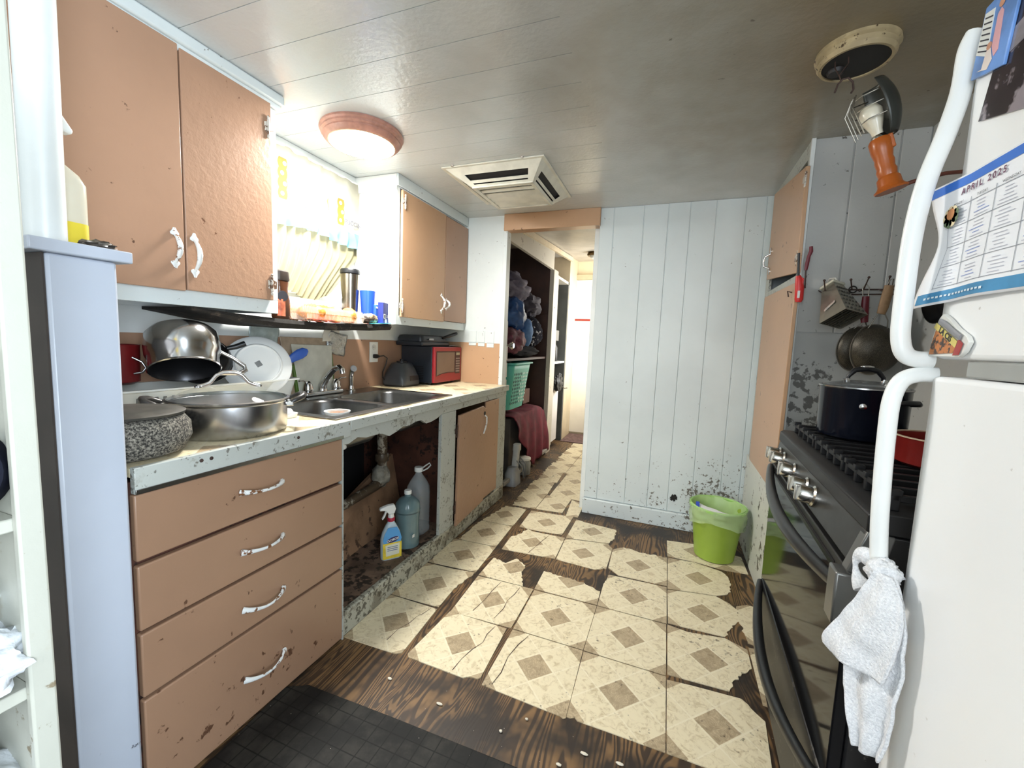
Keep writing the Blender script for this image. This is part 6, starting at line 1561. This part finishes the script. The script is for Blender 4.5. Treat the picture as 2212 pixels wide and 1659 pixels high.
mesh_obj('handle', MB().cyl((-0.80, 0.15, 1.0), (-0.82, 0.05, 1.0), 0.009, 10), M['black_pl'], parent=pk)
solo('navy_box', MB().box(-0.93, -0.80, 0.06, 0.222, 0.7065, 0.745), plain('box_navy', (34, 44, 96), 0.4, var=0.2), 'flat navy blue box under the plastic bag on the left shelves', 'box', bevel=0.002)
jq = (-1.262, 0.505, 1.3425)
jy = thing('yellow_jug', 'translucent jug a third full of yellow liquid on the partition', 'jug', jq)
p = P_(jy)
lo = [rrect(jq[0], jq[1], 0.074, 0.102, 0.015, jq[2]), rrect(jq[0], jq[1], 0.08, 0.110, 0.02, jq[2] + 0.008), rrect(jq[0], jq[1], 0.08, 0.110, 0.02, jq[2] + 0.145), rrect(jq[0], jq[1], 0.07, 0.094, 0.022, jq[2] + 0.165), rrect(jq[0], jq[1] , 0.04, 0.045, 0.018, jq[2] + 0.19), rrect(jq[0], jq[1], 0.032, 0.032, 0.0155, jq[2] + 0.198)]
p('jug_body', MB().loft(lo, cap0=True, cap1=True), glassy('jug_milky', (236, 236, 220), 0.2, alpha=0.5), smooth=40)
p('yellow_liquid', MB().loft([rrect(jq[0], jq[1], 0.0745, 0.1025, 0.015, jq[2] + 0.0005), rrect(jq[0], jq[1], 0.081, 0.111, 0.0205, jq[2] + 0.008), rrect(jq[0], jq[1], 0.081, 0.111, 0.0205, jq[2] + 0.062)], cap0=True, cap1=True), plain('liquid_yellow', (226, 206, 70), 0.2, var=0.05), smooth=40)
p('back_label', MB().box(jq[0] + 0.0402, jq[0] + 0.041, jq[1] - 0.055, jq[1] - 0.030, jq[2] + 0.02, jq[2] + 0.115), plain('label_grey', (150, 148, 140), 0.5, var=0.5, vs=90))
p('neck', MB().lathe([(0.017, 0.1985), (0.017, 0.222), (0.013, 0.228)], jq, 18), M['white_pl'], smooth=40)
p('spray_head', MB().prism([(0.474, 1.562 + 0.006), (0.500, 1.568), (0.527, 1.568), (0.532, 1.598), (0.546, 1.594), (0.550, 1.603), (0.530, 1.634), (0.512, 1.645), (0.485, 1.64)], 0.026, 'x', jq[0] - 0.013), M['white_pl'], bevel=0.004)
solo('crumpled_foil', MB().blob((-1.155, 0.535, 1.352), (0.03, 0.022, 0.010), 26, 14, 0.45, 3.2, 2, flatz=-0.0085), plain('foil_dark', (104, 98, 92), 0.3, 0.7, var=0.5, vs=40), 'small crumple of dark foil on the partition cap', 'foil', smooth=40)

# ================================================================== hall closet
M['closet_trim'] = grimy_paint('closet_trim_paint', (190, 184, 170), 0.5, (90, 74, 56), 0.26, 30, bump=0.15)
CX = -1.19
ct = MB().box(CX - 0.03, CX, 2.956, 3.005, 0.0, 1.95).box(CX - 0.03, CX, 2.956, 4.27, 1.95, 2.19).box(CX - 0.04, CX + 0.004, 4.275, 4.44, 0.0, 1.96)
ctr = struct('trim_6', ct, M['closet_trim'])
mesh_obj('cornice', MB().hexa([(CX - 0.01, 2.956, 2.05), (CX + 0.02, 2.956, 2.05), (CX + 0.02, 5.02, 2.18), (CX - 0.01, 5.02, 2.18)], [(CX - 0.01, 2.956, 2.10), (CX + 0.02, 2.956, 2.10), (CX + 0.02, 5.02, 2.225), (CX - 0.01, 5.02, 2.225)]), M['jamb'], parent=ctr)
brn = plain('closet_brown', (64, 40, 31), 0.55, var=0.3, vs=4)
wc = struct('wall_closet', MB().box(-1.95, -1.93, 2.956, 5.03, 0, 2.25).box(-1.93, CX - 0.04, 4.28, 4.31, 0, 2.2), brn)
mesh_obj('wall_batten', MB().box(-1.93, CX - 0.05, 4.265, 4.28, 1.50, 1.535), brn, parent=wc)
struct('trim_7', MB().box(CX + 0.0, CX + 0.035, 2.99, 3.50, 0.045, 0.075).box(CX, CX + 0.035, 4.02, 4.27, 0.045, 0.075), plain('sill_rail_grey', (150, 146, 138), 0.5, var=0.2), bevel=0.004)
# shelf inside the closet
cs = thing('closet_shelf', 'dark wooden shelf inside the hall closet below the bags', 'shelf', (-1.6, 3.63, 0.0))
mesh_obj('shelf_board', MB().box(-1.925, -1.235, 3.09, 4.262, 1.03, 1.05), brn, parent=cs)
mesh_obj('end_support', MB().box(-1.925, -1.75, 4.24, 4.262, 0.0, 1.03), brn, parent=cs)
mesh_obj('end_support', MB().box(-1.925, -1.75, 3.09, 3.11, 0.0, 1.03), brn, parent=cs)
def cloth(name, rgb, **k): return plain(name, rgb, 0.8, var=0.25, vs=12, bump=0.5, bs=25, **k)
solo('garment_bag', MB().blob((-1.42, 3.55, 1.66), (0.16, 0.27, 0.13), 36, 24, 0.35, 2.2, 1), cloth('dusty_lilac', (88, 82, 98)), 'grey-lilac bundle of clothes at the top of the closet pile', 'clothes', smooth=60)
solo('garment_bag', MB().blob((-1.36, 3.98, 1.56), (0.11, 0.15, 0.10), 32, 22, 0.35, 2.6, 14), cloth('dusty_grey', (64, 60, 70)), 'dark grey crumpled clothes sloping down the closet pile', 'clothes', smooth=60)
solo('blue_bag', MB().blob((-1.31, 3.40, 1.42), (0.11, 0.13, 0.14), 36, 24, 0.28, 2.6, 5), plain('bag_blue', (38, 76, 130), 0.35, var=0.3, vs=8), 'shiny blue plastic bag on the closet pile', 'bag', smooth=60)
solo('patterned_bag', MB().blob((-1.36, 3.96, 1.29), (0.14, 0.215, 0.16), 40, 28, 0.18, 2.2, 8), plain('black_print', (22, 22, 32), 0.95, var=0.2, spots=((170, 170, 176), 30, 0.12), Specular_IOR_Level=0.08), 'black bag with a white leaf print on the closet pile', 'bag', smooth=60)
solo('striped_bag', MB().blob((-1.285, 3.36, 1.20), (0.10, 0.20, 0.10), 36, 24, 0.22, 2.2, 11), plain('stripe_rose', (100, 50, 68), 0.7, var=0.5, vs=22), 'rose and mauve striped bundle below the blue bag', 'clothes', smooth=60)
solo('folded_jeans', MB().blob((-1.235, 3.62, 1.28), (0.05, 0.085, 0.115), 30, 22, 0.14, 2, 3), cloth('denim', (76, 112, 160)), 'folded light denim standing out of the closet pile', 'clothes', smooth=60)
solo('black_bag', MB().blob((-1.33, 3.72, 1.105), (0.11, 0.40, 0.050), 44, 20, 0.22, 2.6, 17), plain('bag_black', (30, 30, 34), 0.9, var=0.4, vs=10, Specular_IOR_Level=0.1), 'long flat black bag at the bottom of the closet pile', 'bag', smooth=60)
# boxed heap that carries the basket, blanket over it
solo('storage_crate', MB().box(-1.70, -1.27, 3.38, 4.10, 0.0, 0.515), plain('crate_grey', (90, 84, 80), 0.7, var=0.2), 'grey storage crate hidden under the maroon blanket', 'crate', bevel=0.01)
def blanket(u, v):
    y = 3.33 + 0.92 * u
    if v < 0.4:
        t = v / 0.4
        x, z = -1.62 + 0.40 * t, 0.545 + 0.012 * math.sin(u * 11)
    else:
        t = (v - 0.4) / 0.6
        x, z = -1.22 + 0.05 * math.sin(t * 1.6) + 0.018 * math.sin(u * 26 + t * 2) * t, 0.54 - (0.51 - 0.20 * max(0, u - 0.6) ) * t
        y += 0.10 * t * (u - 0.45)
        if u < 0.45: z = 0.54 - (0.10 + 0.9 * u) * t * 0.51 / 0.505 if u < 0.42 else z
    z += 0.014 * noise.noise(Vector((u * 9, v * 6, 2))) - 0.16 * max(0, u - 0.82) * 2
    return (x, y, max(z, 0.012))
solo('maroon_blanket', MB().grid(blanket, 60, 30), plain('blanket_maroon', (96, 20, 38), 0.85, var=0.3, vs=10, bump=0.3), 'maroon blanket draped over the crate in the closet', 'blanket', smooth=70, solid=0.006)
lb = thing('laundry_basket', 'turquoise plastic laundry basket with pierced sides in the closet', 'basket', (-1.38, 3.50, 0.59))
p = P_(lb)
tq = plain('turquoise', (84, 178, 166), 0.4, var=0.08)
bx0, bx1, by0, by1, bz0, bz1 = -1.54, -1.225, 3.27, 3.76, 0.60, 1.00
def taper(z): return (z - bz0) / (bz1 - bz0)
lo = []
for z in (bz0, bz0 + 0.03, bz1 - 0.05, bz1):
    k = 0.05 * (1 - taper(z))
    lo.append(rrect((bx0 + bx1) / 2, (by0 + by1) / 2, bx1 - bx0 - 2 * k, by1 - by0 - 2 * k, 0.05, z))
p('tub', MB().loft(lo, cap0=True), tq, smooth=45, solid=0.005)
p('rim', MB().loft([rrect((bx0 + bx1) / 2, (by0 + by1) / 2, bx1 - bx0 + a, by1 - by0 + a, 0.055, z) for a, z in ((0.006, bz1 - 0.004), (0.045, bz1 - 0.002), (0.045, bz1 + 0.010), (0.006, bz1 + 0.012))]), tq, smooth=35)
for r in range(9):
    for c in range(9):
        y = by0 + 0.075 + c * 0.042 + (0.02 if r % 2 else 0)
        if y > by1 - 0.06: continue
        z = bz0 + 0.055 + 0.032 * r
        x = bx1 - 0.05 * (1 - taper(z)) + 0.003
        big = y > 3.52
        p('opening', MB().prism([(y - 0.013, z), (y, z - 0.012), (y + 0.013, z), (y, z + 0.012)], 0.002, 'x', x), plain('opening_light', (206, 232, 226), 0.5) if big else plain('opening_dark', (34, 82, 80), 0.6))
solo('laundry', MB().blob((-1.38, 3.48, 0.955), (0.12, 0.17, 0.045), 28, 16, 0.25, 3, 21), cloth('laundry_grey', (176, 164, 164)), 'pale clothes heaped in the turquoise laundry basket', 'laundry', smooth=60)
solo('rag_doll', MB().blob((-1.50, 4.0, 0.80), (0.09, 0.09, 0.075), 28, 20, 0.35, 2.5, 31), cloth('dark_plum', (66, 38, 48)), 'dark plum cloth bundle right of the laundry basket', 'clothes', smooth=60)
solo('plum_box', MB().box(-1.66, -1.34, 3.90, 4.10, 0.575, 0.72), plain('box_brown', (92, 62, 48), 0.7, var=0.2), 'brown carton behind the turquoise basket', 'carton', bevel=0.004)
# white plastic bin tower standing at the closet entrance, jar and appliance in front
dt = thing('drawer_tower', 'narrow white plastic drawer tower at the closet edge', 'drawer tower', (-1.25, 3.06, 0.02))
p = P_(dt)
wpt = plain('tower_white', (198, 196, 190), 0.45, var=0.06)
p('frame', MB().box(-1.33, -1.208, 3.012, 3.075, 0.02, 1.35), wpt, bevel=0.004)
for k in range(8): p('drawer_front', MB().box(-1.208, -1.200, 3.02, 3.07, 0.10 + 0.135 * k, 0.215 + 0.135 * k), wpt, bevel=0.003)
p('steel_knob', MB().lathe([(0.008, 0), (0.01, 0.02), (0.026, 0.03), (0.03, 0.045), (0.02, 0.058)], (-1.20, 3.045, 1.16), 18, (1, 0, 0)), M['chrome'], smooth=50)
js = thing('glass_jar', 'grey jar with a white lid on the closet floor', 'jar', (-1.26, 3.62, 0.02))
p = P_(js)
p('jar_body', MB().lathe([(0.052, 0.0), (0.058, 0.008), (0.058, 0.11), (0.05, 0.125), (0.05, 0.132)], (-1.165, 3.50, 0.003), 28), plain('jar_grey', (138, 140, 138), 0.15, var=0.2), smooth=45)
p('lid', MB().lathe([(0.055, 0.1325), (0.058, 0.135), (0.058, 0.152), (0.052, 0.156), (0.002, 0.156)], (-1.165, 3.50, 0.003), 28), plain('lid_white', (214, 212, 204), 0.4), smooth=40)
js.location = js.location
fp_ = thing('food_processor', 'dusty grey kitchen appliance with loose cords on the closet floor', 'appliance', (-1.19, 3.25, 0.02))
p = P_(fp_)
p('base', MB().loft([rrect(-1.165, 3.20, 0.11, 0.16, 0.03, 0.003), rrect(-1.165, 3.20, 0.10, 0.15, 0.03, 0.10), rrect(-1.165, 3.20, 0.075, 0.09, 0.03, 0.15)], cap0=True, cap1=True), plain('appliance_grey', (140, 142, 144), 0.4, var=0.2), smooth=40)
p('column', MB().loft([rrect(-1.165, 3.25, 0.05, 0.06, 0.015, 0.12), rrect(-1.16, 3.26, 0.05, 0.06, 0.015, 0.27), rrect(-1.16, 3.27, 0.06, 0.08, 0.02, 0.28), rrect(-1.16, 3.27, 0.055, 0.075, 0.02, 0.33)], cap0=True, cap1=True), plain('appliance_light', (176, 178, 176), 0.4, var=0.15), smooth=40)
for k in range(3):
    p('cord', MB().tube([(-1.14, 3.22 + 0.05 * k, 0.20), (-1.10, 3.24 + 0.05 * k, 0.15), (-1.095, 3.27 + 0.04 * k, 0.08), (-1.11, 3.33 + 0.03 * k, 0.02), (-1.12, 3.38, 0.012 + 0.006 * k)], 0.005, 8), plain('cord_grey', (120, 120, 120), 0.5), smooth=60)

# second bay: tall open bookcase beyond the closet
bk = thing('bookcase', 'tall grey open bookcase beyond the closet stile', 'bookcase', (-1.4, 4.72, 0))
p = P_(bk)
gb_ = plain('bookcase_grey', (84, 86, 84), 0.5, var=0.15)
p('side_panel', MB().box(-1.75, -1.20, 4.98, 5.02, 0.0, 1.93), gb_)
p('side_panel', MB().box(-1.75, -1.23, 4.445, 4.46, 0.0, 1.93), gb_)
p('back_panel', MB().box(-1.76, -1.75, 4.445, 5.02, 0.0, 1.93), plain('bookcase_back', (52, 50, 50), 0.6))
p('top_rail', MB().box(-1.75, -1.20, 4.445, 5.02, 1.90, 1.93), M['closet_trim'])
p('front_post', MB().box(-1.225, -1.195, 4.445, 4.50, 0.05, 1.93), M['closet_trim'])
p('shelf_board', MB().box(-1.75, -1.205, 4.46, 4.98, 0.965, 0.985), M['white_clean'])
p('lower_door', MB().box(-1.235, -1.215, 4.46, 4.80, 0.06, 0.66), plain('door_pale', (214, 210, 208), 0.5, var=0.05))
for (nm, y0, y1, z0, z1, m, lab, cat, x1) in (
        ('carton', 4.52, 4.70, 0.9855, 1.09, plain('carton_beige', (206, 192, 166), 0.6, var=0.1), 'small beige carton on the bookcase shelf', 'carton', -1.25),
        ('grey_box', 4.50, 4.80, 1.225, 1.345, plain('box_mid_grey', (112, 110, 106), 0.6, var=0.1), 'grey box stacked high in the bookcase', 'box', -1.24),
        ('white_canister', 4.53, 4.70, 1.3455, 1.47, plain('canister_white', (226, 224, 216), 0.4, var=0.05), 'white canister on top of the grey box', 'canister', -1.25)):
    solo(nm, MB().box(x1 - 0.2, x1, y0, y1, z0, z1), m, lab, cat, bevel=0.004)
solo('spray_can', MB().lathe([(0.032, 0.0), (0.034, 0.004), (0.034, 0.11), (0.02, 0.13), (0.02, 0.1341)], (-1.29, 4.56, 1.0905), 20), plain('can_stripes', (186, 188, 192), 0.3, var=0.4, vs=25), 'striped aerosol can standing on the beige carton', 'spray can', smooth=40)
solo('bottle_black', MB().lathe([(0.04, 0.0), (0.042, 0.004), (0.042, 0.16), (0.02, 0.20), (0.018, 0.238)], (-1.29, 4.80, 0.9855), 20), plain('bottle_dark', (30, 30, 32), 0.3), 'black bottle right of the beige carton', 'bottle', smooth=40)
solo('cable_bundle', MB().blob((-1.18, 4.66, 0.745), (0.03, 0.11, 0.085), 30, 20, 0.4, 3, 13), plain('cables_black', (40, 40, 42), 0.5, var=0.5, vs=40), 'tangled bundle of black cables on the bookcase door', 'cables', smooth=50)
solo('loose_cable', MB().tube([(-1.19, 4.70, 0.74), (-1.175, 4.80, 0.69), (-1.17, 4.92, 0.66), (-1.16, 5.02, 0.655)], 0.006, 8), M['black_pl'], 'black cable end poking out of the bookcase', 'cable', smooth=60)

# ================================================================== papers and towel on the refrigerator
cal = thing('wall_calendar', 'April calendar sheet with a blue top band on the refrigerator door', 'calendar', (0.38, 0.75, 1.27))
p = P_(cal)
C0, C1, CZ0, CZ1 = 0.886, 0.612, 1.266, 1.453
def calx(y, z):
    u = (C0 - y) / (C0 - C1); v = (z - CZ0) / (CZ1 - CZ0)
    return 0.3815 - 0.012 * max(0, 0.28 - u) / 0.28 * (0.4 + 0.9 * abs(v - 0.5)) - 0.005 * (1 - v) ** 2 - 0.0015 * math.sin(u * 16) * (1 - v)
def calpt(u, v, off=0.0):
    y = C0 + (C1 - C0) * u
    zb = CZ0 + 0.006 * math.sin(u * 3.0) ; z = zb + (CZ1 - zb) * v
    # left edge bitten inwards at mid height where the sheet curls
    y -= 0.030 * math.exp(-((v - 0.52) / 0.28) ** 2) * max(0, 1 - u / 0.3)
    return (calx(y, z) - off, y, z)
p('sheet', MB().grid(lambda u, v: calpt(u, v), 40, 24), plain('paper_bright', (244, 246, 250), 0.6, var=0.015), smooth=80, solid=0.0006)
def band(u0, u1, v0, v1, off=0.0009, n=24): return MB().grid(lambda a, b: calpt(u0 + (u1 - u0) * a, v0 + (v1 - v0) * b, off), n, 2)
p('top_band', band(0.0, 1.0, 0.915, 0.985), plain('band_blue', (46, 116, 214), 0.5), smooth=80)
p('bottom_band', band(0.03, 1.0, 0.02, 0.105), plain('band_teal', (64, 142, 190), 0.5, var=0.2, vs=12), smooth=80)
gm_ = plain('grid_grey', (150, 154, 162), 0.7)
cols = [0.135, 0.315, 0.50, 0.69, 0.88]
rows = [0.135, 0.30, 0.455, 0.61, 0.765]
g = MB()
for u in cols:
    gg_ = band(u, u + 0.004, 0.13, 0.77 if u < 0.2 else 0.80, n=1); g.add(gg_.v, gg_.f)
for v in rows:
    gg_ = band(cols[0], 1.0, v, v + 0.005); g.add(gg_.v, gg_.f)
o = p('grid_lines', g, gm_); o['kind'] = 'stuff'
g = MB(); gb2 = MB()
rnd = random.Random(4)
for ci, u in enumerate(cols):
    for ri, v in enumerate(rows[:-1]):
        for k in range(5):
            w = rnd.uniform(0.05, 0.12)
            ua = u + 0.09 - w / 2 + rnd.uniform(-0.01, 0.01)
            b = band(ua, min(0.99, ua + w), v + 0.125 - 0.026 * k, v + 0.131 - 0.026 * k, 0.0010, 3)
            (gb2 if k in (2, 3) and ci in (1, 3) else g).add(b.v, b.f)
o = p('print_lines', g, plain('print_faint', (196, 198, 210), 0.7)); o['kind'] = 'stuff'
o = p('print_lines', gb2, plain('print_bluish', (150, 166, 216), 0.7)); o['kind'] = 'stuff'
def caltxt(s, size, u, v, m, sl=0.0, al='CENTER', bold=0.0):
    x, y, z = calpt(u, v, 0.0022)
    return p('printed_text', text_mb(s, size, (x, y, z), (0, -1, sl), (0, 0, 1), align=al, bold=bold), m)
caltxt('A P R I L   2 0 2 5', 0.0120, 0.40, 0.868, plain('title_plum', (112, 70, 96), 0.6), bold=0.0004)
caltxt('MONDAY', 0.005, 0.225, 0.788, M['ink']); caltxt('TUESDAY', 0.005, 0.41, 0.788, M['ink']); caltxt('WEDNESDAY', 0.005, 0.60, 0.788, M['ink'])
fl = MB()
fx_, fy_, fz_ = calpt(0.165, 0.70, 0.003)
for k in range(9):
    a = 2 * PI * k / 9
    q = (fx_, fy_ + 0.011 * math.cos(a), fz_ + 0.009 * math.sin(a))
    p('flower_print', MB().lathe([(0.0075, 0), (0.007, 0.0004)], q, 10, (-1, 0, 0)), plain('leaf_print', (104, 122, 92), 0.7) if k in (4, 5, 7, 8) else plain('petal_print', (238, 220, 180), 0.7))
p('flower_print', MB().lathe([(0.0085, 0), (0.008, 0.0008)], (fx_ - 0.0004, fy_, fz_ + 0.004), 12, (-1, 0, 0)), plain('petal_orange', (206, 140, 90), 0.7))
dash = MB()
for k in range(16):
    b = band(0.10 + 0.028 * k, 0.10 + 0.028 * k + 0.018, 0.05 + 0.002 * (k % 3), 0.068, 0.0018, 2); dash.add(b.v, b.f)
o = p('band_writing', dash, plain('dash_white', (226, 240, 246), 0.6)); o['kind'] = 'stuff'

def plate_on_door(poly, x0, th): return MB().prism(poly, -th, 'x', x0)
dk = thing('dark_photo', 'glossy dark photograph stuck near the top of the freezer door', 'photo', (0.384, 0.76, 1.5))
mesh_obj('print', MB().prism([(0.812, 1.522), (0.800, 1.563), (0.790, 1.60), (0.775, 1.665), (0.60, 1.672), (0.60, 1.49), (0.72, 1.495)], -0.0015, 'x', 0.3838), plain('photo_dark', (52, 42, 48), 0.15, var=0.5, vs=9, spots=((150, 140, 146), 10, 0.24)), parent=dk)
mesh_obj('pale_streak', MB().prism([(0.78, 1.61), (0.60, 1.645), (0.60, 1.60), (0.765, 1.585)], -0.0006, 'x', 0.3822), plain('photo_grey', (138, 132, 138), 0.15, var=0.3, vs=20), parent=dk)
cd = thing('photo_card', 'blue photo card magnet with two children and a text block', 'magnet', (0.383, 0.80, 1.6))
crd = [(0.833, 1.592), (0.815, 1.682), (0.765, 1.650), (0.770, 1.578), (0.776, 1.568)]
crd = [(0.836, 1.590), (0.822, 1.678), (0.752, 1.678), (0.768, 1.572)]
mesh_obj('card', MB().prism(crd, -0.004, 'x', 0.3822), plain('card_blue', (112, 156, 222), 0.3, var=0.3, vs=14), parent=cd, bevel=0.001)
mesh_obj('text_block', MB().prism([(0.829, 1.620), (0.820, 1.669), (0.800, 1.664), (0.804, 1.604)], -0.0006, 'x', 0.3782), M['white_pl'], parent=cd)
ln = MB()
for k in range(7): ln.prism([(0.8255 - 0.0012 * k, 1.622 + 0.0065 * k), (0.8055 - 0.0006 * k, 1.611 + 0.0072 * k), (0.8055 - 0.0006 * k, 1.613 + 0.0072 * k), (0.8255 - 0.0012 * k, 1.624 + 0.0065 * k)], -0.0004, 'x', 0.3776)
o = mesh_obj('text_lines', ln, M['ink'], parent=cd); o['kind'] = 'stuff'
skin = plain('print_skin', (206, 150, 120), 0.5); pink = plain('print_pink', (226, 172, 178), 0.5)
mesh_obj('printed_figure', MB().prism([(0.796, 1.612), (0.792, 1.65), (0.786, 1.655), (0.781, 1.648), (0.782, 1.60), (0.790, 1.596)], -0.0005, 'x', 0.3780), pink, parent=cd)
mesh_obj('printed_face', MB().lathe([(0.0055, 0), (0.0052, 0.0005)], (0.3776, 0.786, 1.661), 12, (-1, 0, 0)), skin, parent=cd)
mesh_obj('printed_figure', MB().prism([(0.812, 1.592), (0.806, 1.612), (0.798, 1.612), (0.792, 1.594), (0.800, 1.585), (0.822, 1.594)], -0.0005, 'x', 0.3778), plain('print_cream2', (236, 222, 214), 0.5), parent=cd)
mesh_obj('printed_face', MB().lathe([(0.005, 0), (0.0048, 0.0005)], (0.3774, 0.801, 1.616), 12, (-1, 0, 0)), skin, parent=cd)
mg = thing('souvenir_magnet', 'colourful cut-out souvenir magnet at the freezer door corner', 'magnet', (0.383, 0.82, 1.19))
shp = [(0.868, 1.190), (0.866, 1.205), (0.862, 1.222), (0.852, 1.247), (0.844, 1.254), (0.828, 1.246), (0.806, 1.231), (0.782, 1.219), (0.776, 1.211), (0.784, 1.197), (0.794, 1.190), (0.82, 1.190)]
shp = [(0.845 + (y - 0.868) * 1.0 + 0.0, z) for y, z in shp]
mesh_obj('backing', MB().prism(shp, -0.006, 'x', 0.3838), plain('magnet_white', (226, 226, 220), 0.4), parent=mg, bevel=0.001)
def sc_poly(k, dy=0, dz=0):
    cy_, cz_ = 0.797, 1.214
    return [(cy_ + (y - cy_) * k + dy, cz_ + (z - cz_) * k + dz) for y, z in shp]
mesh_obj('printed_scene', MB().prism([(0.840, 1.193), (0.838, 1.207), (0.828, 1.236), (0.80, 1.224), (0.784, 1.214), (0.775, 1.196)], -0.0015, 'x', 0.3778), plain('magnet_scene', (96, 74, 62), 0.35, var=0.6, vs=60, spots=((196, 120, 60), 60, 0.3)), parent=mg)
mesh_obj('grey_arc', MB().tube([(0.3755, 0.822, 1.243), (0.3755, 0.806, 1.237), (0.3755, 0.788, 1.227), (0.3755, 0.768, 1.217)], 0.0045, 8, flat=((1, 0, 0), 0.3)), plain('arc_grey', (140, 140, 144), 0.4), parent=mg, smooth=60)
mesh_obj('yellow_strip', MB().prism([(0.834, 1.234), (0.829, 1.241), (0.772, 1.211), (0.777, 1.203)], -0.001, 'x', 0.3764), plain('strip_yellow', (216, 200, 110), 0.4), parent=mg)
mesh_obj('strip_letters', text_mb('LA CIS', 0.0125, (0.3750, 0.803, 1.2225), (0, -0.88, -0.47), (0, -0.47, 0.88), bold=0.0004), M['ink'], parent=mg)
mesh_obj('red_corner', MB().prism([(0.772, 1.215), (0.762, 1.209), (0.768, 1.193), (0.780, 1.192)], -0.0012, 'x', 0.3766), plain('corner_red', (168, 62, 60), 0.4), parent=mg)

# towel
tw = NT('terry_cloth')
co = tw.coord()
nz = tw.noise(co, 260, 3, 0.7)
tw.col(tw.mix(tw.ramp(nz, 0.3, 0.7), srgb(222, 224, 228), srgb(250, 251, 253)))
tw.set(Roughness=0.95)
tw.bump(nz, 0.8, 0.004)
tw = tw.m
to = thing('hand_towel', 'white terry hand towel knotted on the lower refrigerator handle', 'towel', (0.35, 0.83, 0.52))
p = P_(to)
def lerpv(a, b, t): return Vector(a) + (Vector(b) - Vector(a)) * t
def sheet(L, R, off, amp, fr, seed, nu=36):
    L = smooth_path(L, 6); R_ = smooth_path(R, 6)
    n = min(len(L), len(R_))
    dirn = Vector((-0.85, -0.52, 0))
    def f(u, v):
        i = min(n - 1, int(round(v * (n - 1))))
        q = lerpv(L[i], R_[i], u)
        w = amp * math.sin(u * fr + seed + v * 2) * min(1, 0.25 + v) + 0.006 * noise.noise(q * 24 + Vector((seed, 0, 0))) + 0.0016 * noise.noise(q * 160)
        return q + dirn * (w + off)
    return MB().grid(f, nu, n - 1)
p('back_drape', sheet([(0.352, 0.832, 0.835), (0.343, 0.842, 0.76), (0.333, 0.856, 0.68), (0.334, 0.852, 0.615), (0.343, 0.838, 0.55), (0.346, 0.832, 0.520)], [(0.366, 0.812, 0.835), (0.376, 0.792, 0.78), (0.378, 0.783, 0.715), (0.3775, 0.783, 0.65), (0.376, 0.786, 0.585), (0.372, 0.793, 0.536)], 0.008, 0.006, 11, 1), tw, smooth=80, solid=0.005)
p('front_fold', sheet([(0.352, 0.832, 0.838), (0.342, 0.846, 0.79), (0.326, 0.870, 0.725), (0.312, 0.888, 0.672), (0.320, 0.874, 0.655)], [(0.368, 0.812, 0.838), (0.377, 0.792, 0.80), (0.377, 0.786, 0.755), (0.374, 0.790, 0.71), (0.369, 0.797, 0.668)], 0.020, 0.005, 8, 3), tw, smooth=80, solid=0.005)
p('knot', MB().blob((0.356, 0.838, 0.832), (0.022, 0.024, 0.020), 26, 18, 0.3, 2.2, 4), tw, smooth=70)
p('tail', MB().tube(smooth_path([(0.352, 0.850, 0.838), (0.341, 0.868, 0.842), (0.333, 0.878, 0.826), (0.336, 0.874, 0.802), (0.343, 0.862, 0.785)], 5), [0.010 + 0.006 * math.sin(k * 0.4) for k in range(21)], 12, flat=((0.5, 0.8, 0), 0.6)), tw, smooth=70)
